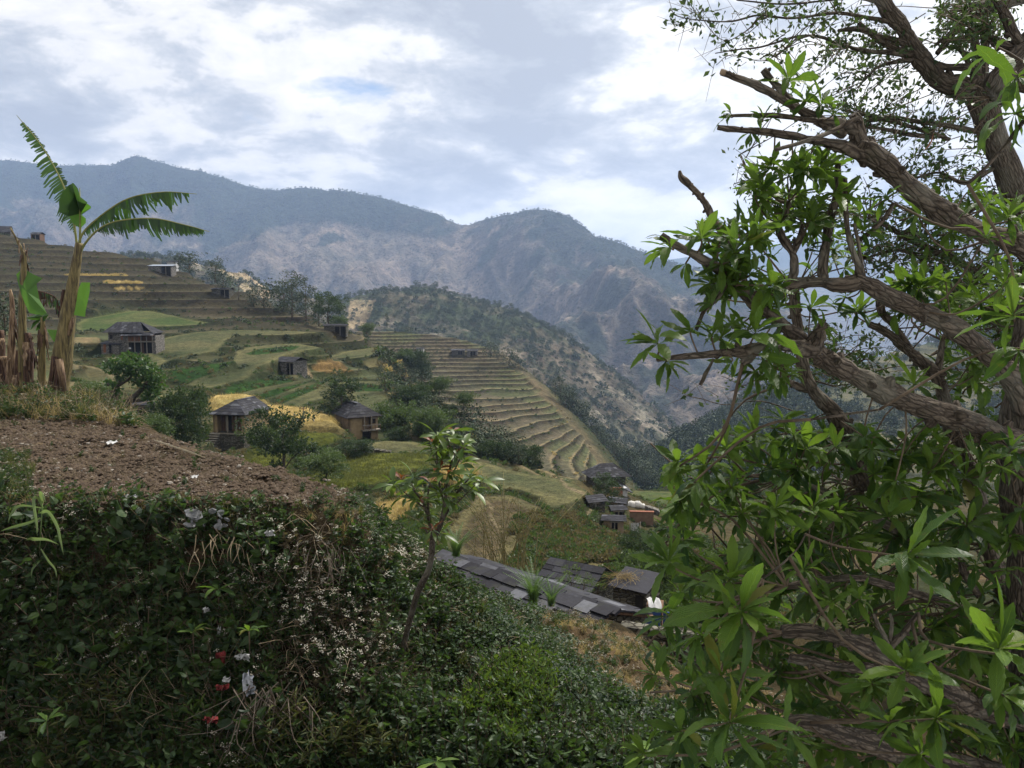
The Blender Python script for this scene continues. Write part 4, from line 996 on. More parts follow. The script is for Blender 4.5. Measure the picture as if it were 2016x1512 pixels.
def far_woods():
    r = np.random.RandomState(9); sp = []
    pts, C, q = surf_points(3, 250, 1560, n=14000, seed=16, dmin=560, dmax=1150)
    m = (C[:, 0] < 0.075) & (r.rand(len(pts)) < .55); sp.append((pts[m], .05, 3, 7.5, ['fartree0', 'fartree1', 'fartree2'])); m2 = ~m & (r.rand(len(pts)) < .25); sp.append((pts[m2], .05, 3, 7, ['fartree0', 'farbush']))
    scat('ridge_wood', sp)
    pts, C, q = surf_points(4, 1150, 2100, n=9000, seed=17, dmin=260, dmax=900)
    m = C[:, 1] < 0.05; scat('valley_flank_wood', [(pts[m], .05, 4, 9, ['fartree0', 'fartree1', 'fartree2'])])
    pts, C, q = surf_points(5, -60, 1500, n=30000, seed=18, dmin=2100, dmax=3560)
    m = (C[:, 0] < 0.06) & (r.rand(len(pts)) < .6); scat('mountain_wood', [(pts[m], .05, 4, 10, ['fartree0', 'fartree1', 'fartree2'])])
    pts, C, q = surf_points(2, 640, 1400, n=16000, seed=19, dmin=175, dmax=430)
    m = C.sum(1) < 0.11; u = r.rand(len(pts)); scat('spur_scrub', [(pts[m & (u < .3)], .2, .4, 1.1, ['farbush', 'bush0', 'drybush']), (pts[(C[:, 0] > .085) & (q[:, 0] > 1085) & (u < .2)], .2, .5, 1.1, ['strawbush', 'drybush'])])
far_woods()
# ================================================================== single trees on the slopes
TM = {}
TM['round'] = tree_meshes('round', 5.0, 2.0, (0.3, 0), 8, 0.14, 6000, 0.30, 0.75, 1, M_LEAF_TREE, M_BARK2, 0.35, 0.4)
TM['round2'] = tree_meshes('round2', 5.0, 2.1, (-0.3, 0.2), 9, 0.15, 6500, 0.30, 0.78, 2, M_LEAF_DARK, M_BARK2, 0.3, 0.6)
TM['open'] = tree_meshes('open', 6.0, 1.9, (0.2, 0.2), 8, 0.14, 4200, 0.26, 0.52, 3, M_LEAF_DARK, M_BARK2, 0.3, 0.2)
TM['tall'] = tree_meshes('tall', 7.0, 1.2, (0.1, 0), 9, 0.12, 3200, 0.26, 0.45, 4, M_LEAF_DARK, M_BARK2, 0.25, 0.1)
TM['slim'] = tree_meshes('slim', 7.0, 0.5, (0.05, 0), 8, 0.09, 600, 0.28, 0.30, 5, M_LEAF_FAR, M_TWIG, 0.2, 0.0)
TM['bare'] = tree_meshes('bare', 5.0, 1.7, (0.1, 0), 8, 0.10, 260, 0.2, 0.4, 6, M_LEAF_TREE, M_BARK2, 0.3, 0.0)
TM['far1'] = tree_meshes('far1', 6.0, 2.4, (0, 0), 6, 0.16, 750, 0.48, 0.85, 7, M_LEAF_FAR, M_TWIG, 0.2, 0.8, 0.6, 5)
TM['far2'] = tree_meshes('far2', 6.5, 2.0, (0.2, 0), 7, 0.16, 750, 0.46, 0.75, 8, M_LEAF_FAR, M_TWIG, 0.2, 0.9, 0.6, 5)
TM['far3'] = tree_meshes('far3', 7.0, 1.5, (-0.2, 0), 7, 0.14, 620, 0.44, 0.65, 9, M_LEAF_FAR, M_TWIG, 0.18, 0.7, 0.6, 5)
TM['pine'] = tree_meshes('pine', 8.0, 1.9, (0, 0), 9, 0.15, 1300, 0.42, 0.60, 10, M_LEAF_FAR, M_TWIG, 0.15, 0.3, 0.35, 5)
TM['shoots'] = tree_meshes('shoots', 2.6, 0.9, (0, 0), 6, 0.05, 420, 0.17, 0.20, 11, M_LEAF_FRESH, M_TWIG, 0.35, 0.0, 0.4, 5)
TH = {'round': 5.3, 'round2': 5.3, 'open': 6.2, 'tall': 7.2, 'slim': 7.2, 'bare': 5.2, 'far1': 6.5, 'far2': 7.0, 'far3': 7.5, 'pine': 8.4, 'shoots': 2.7}
def place_tree(kind, px, py, hpx, label, name='tree', group=None, which=1, d=None, rz=None, wide=1.0, cat='tree', crown='crown'):
    if d is None:
        p = hit(px, py, which)
        if p is None: print('NO HIT', px, py, label); return None
    else: p = Pv(px, py, d)
    r = random.Random(int(px*7+py)); h = hpx*p.y/F; s = h/TH[kind]
    t = thing(name, label, cat, p, rz if rz is not None else r.random()*6.28, group); t.scale = (s*wide, s*wide, s)
    link('trunk', TM[kind][0], t)
    if TM[kind][1]: c = link(crown, TM[kind][1], t); c['kind'] = 'stuff'
    return t
place_tree('round2', 362, 893, 122, 'dark round leafy tree just left of the stone stairs of the slate-roofed house', wide=.82, d=66)
place_tree('open', 552, 965, 158, 'big leafy tree with forked grey trunk in front of the slate-roofed house with the stairs', d=60, wide=1.0)
place_tree('round', 522, 900, 62, 'dense shrub tree pressed against the right side of the house with the stairs', d=76)
place_tree('tall', 672, 852, 112, 'tall narrow tree beside the left wall of the slate-roofed house with the balcony', d=101, wide=1.25)
place_tree('round', 764, 880, 84, 'leafy tree behind the right corner of the house with the balcony', d=106)
place_tree('round2', 790, 888, 46, 'low dark green tree right of the house with the balcony', d=96)
place_tree('round', 640, 948, 62, 'bushy shrub on the bank above the bright green rice field', name='shrub', cat='shrub', d=66, wide=1.3)
place_tree('round2', 700, 905, 38, 'dark shrub beside the broken stone wall below the balcony house', name='shrub', cat='shrub', d=80, wide=1.5)
for i, (px, py, h, k, l) in enumerate([
    (812,742,50,'round2','dark tree at the foot of the stony path beside the terraced spur'), (795,728,38,'round','left tree of the dark clump where the stony path ends'), (832,752,36,'round2','lower right tree of the dark clump where the stony path ends'),
    (722,662,24,'round','small round bush-like tree just right of the hut at the slope edge'), (575,628,92,'pine','tallest dark tree on the slope edge above the hut'), (603,632,74,'pine','dark tree standing right of the tallest one on the slope edge'),
    (558,612,64,'far1','broad dark tree left of the tallest one on the slope edge'), (650,648,68,'open','thin open-branched tree on the slope edge just behind the hut'), (628,642,52,'far2','small dark tree between the tall dark trees and the thin open one'), (672,650,26,'round','low dark tree touching the hut at the slope edge'),
    (373,538,42,'far1','dark tree just right of the long upper shed'), (424,556,50,'far3','grey-green tree above the shed with the dark doorway'), (440,575,40,'far1','leafy tree right behind the shed with the dark doorway'), (470,590,46,'bare','half bare tree on the slope edge right of the upper shed'),
    (500,604,36,'far2','low tree in the gap between the half bare tree and the tall dark trees'), (352,522,24,'far2','small tree next to the white hut on the upper slope'),
    (520,606,44,'far1','rounded tree left of the tall dark clump')]):
    q = hit(px, py, 1); place_tree(k, px, py, h, l, d=(q.y if q else 240), wide=1.1)
KW = {'far1': 'broad green', 'far2': 'domed green', 'far3': 'tall oval', 'pine': 'dark pointed', 'bare': 'half bare', 'round': 'dense leafy', 'round2': 'bushy dark', 'slim': 'slim upright'}
# gully woods
r_ = random.Random(5)
gl = [(760,772),(782,800),(800,770),(815,812),(835,790),(850,835),(862,806),(872,850),(885,822),(893,868),(905,842),(912,800),(920,880),(930,858),(944,888),(955,866),(968,900),(980,880),(994,908),(1008,892),(1022,914),(885,786),(865,772),(838,768),(905,892),(935,905),(1040,920),(970,918),(1000,925),(872,882),(842,862)]
for i, (px, py) in enumerate(gl):
    q = hit(px, py, 1, lo=95); d = q.y if q else 125
    big = 40+r_.random()*26; big = 24+r_.random()*10 if (px > 840 and py < 835) else big; k = r_.choice(['far1','far2','far3','round','round2','pine','bare'])
    if (px, py) in ((930,858),(968,900)): k = 'far1'; big = 66
    place_tree(k, px, py+6, big, KW[k]+' tree of the gully wood '+(['near its top below the stony path', 'at its left beside the round field', 'at its middle', 'low down beside the terraced spur', 'at its lowest end by the brown field'][min(4, int((py-760)/33))]), group='trees in the gully wood', d=d, wide=1.1)
# spur edge
el = [(762,652,34,'slim'),(805,662,20,'far1'),(820,664,12,'far2'),(966,704,32,'far1'),(980,708,16,'far2'),(1004,722,38,'far1'),(1022,738,38,'far3'),(1052,758,30,'slim'),(1034,748,20,'far2'),(1064,764,20,'bare')]
for px, py, h, k in el:
    place_tree(k, px, py, h, KW[k]+' tree on the upper edge of the spur, '+('at its far left end' if px < 900 else 'beside the two huts' if px < 990 else 'right of the two huts' if px < 1030 else 'where the edge starts to drop'), group='trees along the upper edge of the spur', d=355 if px > 960 else 388)
for i in range(46):
    t = i/45; px = 1085+225*t+r_.uniform(-6, 14); py = np.interp(px, [1085,1130,1165,1230,1300,1330], [768,815,862,915,965,980])+r_.uniform(2, 18)
    k = r_.choice(['far1','far2','far3','pine']); place_tree(k, px, py, r_.uniform(30, 48), KW[k]+' tree in the wooded strip behind the spur, '+['at its top', 'in its upper half', 'halfway down', 'in its lower half', 'at its bottom end'][min(4, i//10)], group='trees behind the spur edge', d=330-50*t+r_.uniform(-10, 25))
for i in range(40):
    px = r_.uniform(1205, 1330); py = r_.uniform(905, 968)
    q = hit(px, py, 4); k = r_.choice(['far1','far2','far3']); place_tree(k, px, py, r_.uniform(24, 40), KW[k]+' tree above the hamlet field, '+('first row' if py > 945 else 'second row' if py > 925 else 'back row')+(' near the large roof' if px < 1250 else ' at the middle' if px < 1290 else ' toward the broadleaf tree'), group='trees above the hamlet field', d=(q.y if q else 330))
place_tree('open', 1196, 1000, 62, 'green tree standing among the hamlet roofs', d=84, wide=1.2)
place_tree('round', 1300, 1200, 110, 'dark tree over the blue-walled shed', d=34, wide=0.9)
place_tree('round2', 1262, 1120, 72, 'dark bush at the end of the small brown field', name='shrub', cat='shrub', d=46)
for i, (px, py, h, l) in enumerate([(1122,1170,58,'young tree with bright leaf tufts in front of the slate roof'), (1150,1180,50,'middle one of the young trees with bright leaf tufts'), (1178,1182,44,'rightmost of the young trees with bright leaf tufts'), (1092,1172,36,'low young tree with bright leaf tufts beside the plank wall')]):
    place_tree('shoots', px, py, h, l, name='young_tree', d=34)
place_tree('round', 1335, 1075, 44, 'bush beside the hanging white cloth', name='shrub', cat='shrub', d=72)
place_tree('round', 300, 868, 50, 'bright green bush below the ploughed plot edge', name='shrub', cat='shrub', d=50, wide=1.4)
place_tree('round2', 215, 852, 34, 'low green bush at the back corner of the ploughed plot', name='shrub', cat='shrub', d=26, wide=1.5)
place_tree('round', 180, 800, 44, 'dark bush behind the banana stems', name='shrub', cat='shrub', d=40, wide=1.6)
place_tree('far1', 10, 660, 80, 'dark green tree behind the dead banana stems', d=60)
place_tree('round2', 1000, 915, 34, 'rounded dark bush at the back edge of the brown field', name='shrub', cat='shrub', d=98, wide=1.5)
place_tree('bare', 1100, 985, 40, 'half dry bush on the rim of the brown field', name='shrub', cat='shrub', d=78, wide=1.4)

# the pollarded tree with leaf bunches on two leaning stems
def bunch_tree():
    d = 60.0; t = thing('fodder_tree', 'leaning two-stemmed tree with round bunches of broad leaves below the two-storey farmhouse', 'tree', Pv(238, 812, d))
    inv = -Vector(P(238, 812, d)); mb = MB(); tips = []
    def br(lst):
        p = spline([list(P(x, y, d+dd)+np.array(inv))+[pxr(r, d)] for x, y, r, dd in lst], 5); mb.tube(p[:, :3], p[:, 3], 8, rough=.1)
    br([(236,814,6,0),(226,785,5,0),(232,760,4,.5),(245,740,3,1)]); br([(240,812,7,0),(255,790,6,0),(275,770,4.5,-.5),(290,752,3,-1)]); br([(226,785,4,0),(216,765,3,-.6),(212,755,2,-1)]); br([(232,760,3,0),(255,745,2.5,0),(262,730,2,0)]); br([(255,790,4,0),(285,785,3,0),(300,770,2,0)])
    link('trunk', mb.mesh('fodder_trunk', (M_BARK2,)), t)
    cs = [(218,722),(235,715),(252,720),(270,726),(290,722),(305,735),(312,752),(300,762),(210,762),(222,770),(240,735),(268,742),(288,748),(296,775),(256,708),(278,712)]
    r = np.random.RandomState(31); mb = MB(); pos = []; dr = []; tt = []
    for cx, cy in cs:
        c = P(cx, cy, d+r.uniform(-1, 1))+np.array(inv); R0 = 0.62; q = 0.3+.5*r.rand()
        for k in range(110):
            v = r.normal(size=3); v /= np.linalg.norm(v); pos.append(c+v*R0*(.4+.6*r.rand())); dr.append(v+np.array((0, 0, -.2))+.6*r.normal(size=3)); tt.append(q+.2*r.normal())
    scatter_cards(mb, np.array(pos), np.array(dr), 0.30*(0.6+.6*r.rand(len(pos))), 0.85, np.clip(tt, 0, 1), 0, 4)
    c = link('crown', mb.mesh('fodder_crown', (leaf_mat('fodder_leaf', (0.02, 0.05, 0.015), (0.07, 0.125, 0.035), 0.45),), False), t); c['kind'] = 'stuff'
bunch_tree()
# bamboo clump
def bamboo():
    d = 50.0; base = P(1020, 1140, d); g = hit(1022, 1138, 1)
    if g: d = g.y; base = np.array(g)
    t = thing('bamboo_clump', 'fan of thin yellow bamboo canes with sparse leaves behind the long slate roof', 'bamboo', Vector(base)); r = np.random.RandomState(40)
    lf = MB(); pos = []; dr = []
    for i in range(54):
        o = np.array((r.normal()*1.0-0.6, r.normal()*.5, 0)); ex = (-4.4+7.0*i/53)+r.normal()*.5; L = 4.2+2.0*r.rand()-0.30*abs(ex)
        e = o+np.array((ex, r.normal()*.8, L)); mid = o+np.array((ex*.32, 0, L*.58))
        p = spline([o, mid, e], 5); mb = MB(); mb.tube(p, np.linspace(0.026, 0.008, len(p)), 5)
        link('cane', mb.mesh('cane', (M_CANE,)), t)
        for k in range(7):
            q = p[int(len(p)*(.45+.54*k/7))-1]; pos += [q+r.normal(size=3)*.16 for _ in range(2)]; dr += [np.array((r.normal(), r.normal(), -.2+.5*r.normal())) for _ in range(2)]
    scatter_cards(lf, np.array(pos), np.array(dr), 0.22, .2, np.clip(.45+.3*r.normal(size=len(pos)), 0, 1), 0, 5)
    c = link('foliage', lf.mesh('bamboo_foliage', (M_GRASS,), False), t); c['kind'] = 'stuff'
M_CANE = plain_mat('cane', (0.15, 0.125, 0.05), (0.28, 0.23, 0.10), 4)
bamboo()
# ================================================================== BUILDINGS
def stone_mat(name, a, b, sc=3.2, flat=2.2, mortar=(0.03, 0.026, 0.02)):
    m, nt, out = new_mat(name); mp = N(nt, 'ShaderNodeMapping', inp={0: objco(nt)}); mp.inputs['Scale'].default_value = (sc, sc, sc*flat)
    vo = N(nt, 'ShaderNodeTexVoronoi', inp={'Vector': mp.outputs[0], 'Scale': 1.0}); ve = N(nt, 'ShaderNodeTexVoronoi', inp={'Vector': mp.outputs[0], 'Scale': 1.0}, feature='DISTANCE_TO_EDGE').outputs['Distance']
    s = N(nt, 'ShaderNodeSeparateColor', inp={0: vo.outputs['Color']}); c = mixc(nt, s.outputs[0], a, b)
    c = mixc(nt, ramp(nt, ve, [(0.02, 1.0), (0.09, 0.0)]), c, mortar)
    h = math_n(nt, 'MULTIPLY', ramp(nt, ve, [(0.0, 0.0), (0.15, 1.0)]), 1.0); bsdf(nt, out, c, 0.92, h, 0.05, 1.0, 0.1); return m
def slate_mat():
    m, nt, out = new_mat('slate'); t = attr(nt, 'tint').outputs['Fac']; r = N(nt, 'ShaderNodeObjectInfo').outputs['Random']
    n = noise(nt, objco(nt), 5.0, 6.0, 0.65); f = math_n(nt, 'ADD', math_n(nt, 'MULTIPLY', t, 0.5), math_n(nt, 'MULTIPLY', math_n(nt, 'ADD', r, n), 0.27), clamp=True)
    c = ramp(nt, f, [(0.25, (0.014, 0.0135, 0.017)), (0.6, (0.036, 0.036, 0.043)), (0.95, (0.15, 0.155, 0.17))]); c = mixc(nt, ramp(nt, noise(nt, objco(nt), 1.7, 3.0), [(0.55, 0.0), (0.7, 0.4)]), c, (0.045, 0.048, 0.03))
    bsdf(nt, out, c, 0.8, n, 0.02, 0.9, 0.15); return m
def wood_mat(name, a, b):
    m, nt, out = new_mat(name); mp = N(nt, 'ShaderNodeMapping', inp={0: objco(nt)}); mp.inputs['Scale'].default_value = (9, 9, 1.2); n = noise(nt, mp.outputs[0], 2.0, 5.0, 0.6)
    bsdf(nt, out, mixc(nt, ramp(nt, n, [(.35, 0.), (.65, 1.)]), a, b), 0.85, n, 0.01, 0.8, 0.15); return m
M_STONE = stone_mat('stone_wall', (0.11, 0.10, 0.088), (0.25, 0.235, 0.21))
M_STONE_D = stone_mat('dark_stone_wall', (0.05, 0.047, 0.036), (0.15, 0.14, 0.11))
M_SLATE = slate_mat()
M_WOOD = wood_mat('old_wood', (0.075, 0.043, 0.026), (0.17, 0.10, 0.06)); M_WOODR = wood_mat('red_brown_wood', (0.13, 0.055, 0.03), (0.22, 0.10, 0.055)); M_WOODG = wood_mat('weathered_wood', (0.14, 0.125, 0.10), (0.27, 0.24, 0.20))
M_MUD = plain_mat('mud_plaster', (0.17, 0.125, 0.08), (0.27, 0.20, 0.13), 1.6, bd=0.02)
M_OCHRE = plain_mat('ochre_plaster', (0.20, 0.145, 0.075), (0.29, 0.215, 0.12), 1.6, bd=0.02)
M_DARK = plain_mat('dark_shade', (0.008, 0.007, 0.006), (0.02, 0.017, 0.014), 2)  # near-black stands in for shade inside openings; also colours horns and insulators
M_STEP = plain_mat('pale_step', (0.17, 0.15, 0.12), (0.32, 0.29, 0.24), 4, bd=.02)  # treads set paler than the risers for contrast
M_WHITE = plain_mat('white_cloth', (0.28, 0.28, 0.28), (0.44, 0.44, 0.43), 5, bd=0.02)
M_BLUE = plain_mat('blue_paint', (0.02, 0.045, 0.14), (0.035, 0.07, 0.21), 3, bd=0.01)
M_BRICK = plain_mat('red_clay', (0.16, 0.058, 0.035), (0.24, 0.10, 0.06), 3, bd=0.02)
M_REDMUD = plain_mat('reddish_mud', (0.13, 0.08, 0.055), (0.20, 0.135, 0.09), 2, bd=0.02)
M_TIN = plain_mat('tin_sheet', (0.16, 0.19, 0.24), (0.30, 0.34, 0.40), 2, 0.5, 0.004, 0.5)
M_ROCK = plain_mat('white_rock', (0.42, 0.40, 0.36), (0.66, 0.64, 0.60), 2.0, bd=0.05)
def pbox(par, name, lo, hi, mat, **k):
    mb = MB(); mb.box(lo, hi); return link(name, mb.mesh(name, (mat,), False), par, **k)
def slate_plane(par, name, a, b, c, d, rows, cols, seed, th=0.03, tab='roof', ragged=0.12, objs=False, lift=0.035):
    """slates on the plane a(eave left) b(eave right) c(top right) d(top left); overlapping courses"""
    a, b, c, d = [np.array(v, float) for v in (a, b, c, d)]; n = np.cross(b-a, d-a); n /= np.linalg.norm(n); r = np.random.RandomState(seed); mb = MB(); parts = []
    def pt(u, v): return (a*(1-u)+b*u)*(1-v)+(d*(1-u)+c*u)*v
    for i in range(rows):
        L = 1.0; u = -0.01; cc = max(2, int(cols*(np.linalg.norm(pt(1, (i+.5)/rows)-pt(0, (i+.5)/rows))/max(np.linalg.norm(b-a), np.linalg.norm(c-d)))+.5))
        while u < 0.985:
            w = (0.7+0.6*r.rand())/cc; u1 = min(u+w, 1.01)
            if 1.0-u1 < 0.3/cc: u1 = 1.01
            v0 = i/rows-ragged*r.rand()/rows; v1 = (i+1.28)/rows if i < rows-1 else 1.0; l = lift*(0.7+.6*r.rand())
            g = 0.004/max(.2, np.linalg.norm(b-a)); tw = 0.03*r.normal()/rows
            q = [pt(u+g, v0)+n*l, pt(u1-g, v0+tw)+n*l, pt(u1-g, v1)+n*0.004, pt(u+g, v1)+n*0.004]
            V = np.array(q+[x+n*th for x in q]); Q = [(0, 3, 2, 1), (4, 5, 6, 7), (0, 1, 5, 4), (1, 2, 6, 5), (2, 3, 7, 6), (3, 0, 4, 7)]
            tt = np.clip(.30+.34*r.normal(), 0, 1)
            if objs:
                m1 = MB(); m1.add(V, Q=Q, tint=tt); link('slate', m1.mesh('slate', (M_SLATE,), False), par)
            else: mb.add(V, Q=Q, tint=tt)
            u = u1
    if not objs: return link(name, mb.mesh(name, (M_SLATE,), False), par)
def quad_slab(par, name, pts, th, mat):
    p = [np.array(q, float) for q in pts]; n = np.cross(p[1]-p[0], p[-1]-p[0]); n /= np.linalg.norm(n); k = len(p); V = p+[q-n*th for q in p]; mb = MB()
    for i in range(k): mb.add([V[i], V[(i+1) % k], V[k+(i+1) % k], V[k+i]], Q=[(3, 2, 1, 0)])
    if k == 4: mb.add(V[:4], Q=[(0, 1, 2, 3)]); mb.add(V[4:], Q=[(3, 2, 1, 0)])
    else: mb.add(V[:3], T=[(0, 1, 2)]); mb.add(V[3:], T=[(2, 1, 0)])
    return link(name, mb.mesh(name, (mat,), False), par)
def plot_pt(px, py, which=1, d=None):
    if d: return Pv(px, py, d)
    q = hit(px, py, which); return q if q else Pv(px, py, 100)

# ---- house with a hipped front and its ridge running back along +Y; front wall at y = 0
def hip_house(t, w, L, h, rh, ov, wall, seed):
    x = w/2
    # walls as four slabs round a dark room; the front one has an opening
    ft = 0.25
    pbox(t, 'side_wall', (-x, 0, -0.6), (-x+ft, L, h), wall); pbox(t, 'side_wall', (x-ft, 0, -0.6), (x, L, h), wall); pbox(t, 'back_wall', (-x+ft, L-ft, -0.6), (x-ft, L, h), wall)
    mb = MB(); mb.add([(-x, L, h), (x, L, h), (0, L, h+rh)], T=[(0, 2, 1)]); link('gable', mb.mesh('gable', (wall,), False), t)
    e = ov; k = rh/x; z0 = h-k*e*0.6
    A = (-x-e, -e, z0); B = (x+e, -e, z0); Cc = (x+e, L+e*.6, z0); D = (-x-e, L+e*.6, z0); hr = w*0.42; T1 = (0, hr, h+rh); T2 = (0, L+e*.6, h+rh)
    rf = link('roof', None, t)
    slate_plane(rf, 'left_slates', D, A, T1, T2, 7, 11, seed); slate_plane(rf, 'right_slates', B, Cc, T2, T1, 7, 11, seed+1); slate_plane(rf, 'front_slates', A, B, np.array(T1)+(.12, 0, 0), np.array(T1)-(.12, 0, 0), 5, 7, seed+2)
    mb = MB(); rr = np.random.RandomState(seed); yy = hr-0.1
    while yy < L+e*.5:
        mb.box((-0.22, yy, h+rh-0.03), (0.22, yy+0.42, h+rh+0.05), tint=.3+.5*rr.rand()); yy += 0.44
    link('ridge_slates', mb.mesh('ridge_slates', (M_SLATE,), False), rf)
    # underside boarding
    mb = MB(); o = -0.06; mb.add([(A[0]+.05, A[1]+.05, A[2]+o), (B[0]-.05, B[1]+.05, B[2]+o), (Cc[0]-.05, Cc[1]-.05, Cc[2]+o), (D[0]+.05, D[1]-.05, D[2]+o)], Q=[(0, 1, 2, 3)]); link('eave_boards', mb.mesh('eave_boards', (M_WOOD,), False), t)
def house_stairs():
    d = 90.0; p = Pv(451, 852, d); rz = -R(13)
    t = thing('farmhouse', 'small slate-roofed farmhouse with stone steps to its doorway, left of the golden wheat', 'house', p, rz)
    w, L, h = 3.9, 5.2, 2.2; hip_house(t, w, L, h, 1.25, 0.35, M_OCHRE, 300); x = w/2
    pbox(t, 'front_wall', (-x, 0.0, -0.6), (-x+.45, .25, h-.002), M_OCHRE); pbox(t, 'front_wall', (-.25, 1.0, 0), (.15, 1.2, h-.01), M_WOOD); pbox(t, 'front_wall', (x-.45, 0.002, -.6), (x, .25, h-.003), M_MUD)
    pbox(t, 'inner_wall', (-x+.25, 1.2, 0), (x-.25, 1.35, h-.02), M_WOOD); dr = pbox(t, 'door', (-1.0, 1.12, 0.05), (-.3, 1.19, 1.8), M_DARK); pbox(dr, 'door_frame', (-1.08, 1.08, 0.0), (-1.0, 1.2, 1.9), M_WOODG); pbox(dr, 'door_frame', (-.3, 1.08, 0.0), (-.22, 1.2, 1.9), M_WOODG)
    pbox(t, 'post', (-.35, .1, 0), (-.2, .25, h), M_WOODG); pbox(t, 'post', (.75, .1, 0), (.9, .25, h), M_WOODG); pbox(t, 'beam', (-x, -.02, h-.16), (x, -.001, h-.02), M_WOOD)
    pbox(t, 'plinth', (-x-.1, -.35, -1.9), (x+.1, 1.2, -.02), M_STONE_D)
    pbox(t, 'ledge', (-x-.15, -.45, -.10), (x+.15, -.30, 0.0), M_WOODG)
    s = thing('stone_stairs', 'flight of weathered stone steps leading up to the doorway of the small farmhouse', 'stairs', p+Matrix.Rotation(rz, 3, 'Z')@Vector((-1.45, -.4, -1.95)), rz)
    for i in range(9): link('step', _step(i), s)

def _step(i):
    mb = MB(); mb.box((-.62-.03*((i*7) % 3), -.27*(9-i), -.8), (.62+.02*(i % 2), -.27*(8-i)-.005, .21*(i+1)-.06), mi=1); mb.box((-.68, -.27*(9-i)-.05, .21*(i+1)-.058), (.68, -.27*(8-i)+.03, .21*(i+1)), tint=.7); return mb.mesh('step', (M_STEP, M_STONE_D), False)
house_stairs()
def house_balcony():
    d = 97.0; p = Pv(716, 866, d); rz = R(30)
    t = thing('farmhouse', 'ochre farmhouse with dark slate roof, wooden balcony and black ground-floor opening', 'house', p, rz)
    w, L, H = 3.7, 5.4, 3.0; x = w/2; hip_house(t, w, L, H, 1.25, 0.45, M_MUD, 320)
    pbox(t, 'front_wall', (-x, 0, -.5), (-.15, .25, H-.005), M_OCHRE); pbox(t, 'front_wall', (.95, 0.002, -.5), (x, .25, H-.006), M_OCHRE); pbox(t, 'front_wall', (-.15, 0.6, 1.2), (.95, .8, H-.01), M_MUD)
    pbox(t, 'doorway', (-.15, .5, -.4), (.95, .55, 1.15), M_DARK); b = pbox(t, 'balcony', (-.35, -.75, 1.15), (x+.1, .0, 1.28), M_WOODG)
    for q in (-.3, .45, 1.2, x): pbox(b, 'rail_post', (q, -.74, 1.28), (q+.07, -.66, 1.85), M_WOOD)
    pbox(b, 'rail', (-.35, -.75, 1.80), (x+.1, -.65, 1.88), M_WOODG)
    for q in (-.1, .8): pbox(t, 'post', (q, -.6, 1.28), (q+.1, -.5, H-.15), M_WOODG)
    pbox(t, 'beam', (-x-.2, -.42, H-.20), (x+.2, -.34, H-.08), M_WOOD); wd = pbox(t, 'window', (1.15, -.03, 1.9), (1.55, -.001, 2.5), M_DARK); pbox(wd, 'window_frame', (1.08, -.06, 2.5), (1.62, -.002, 2.58), M_WOODG)
house_balcony()
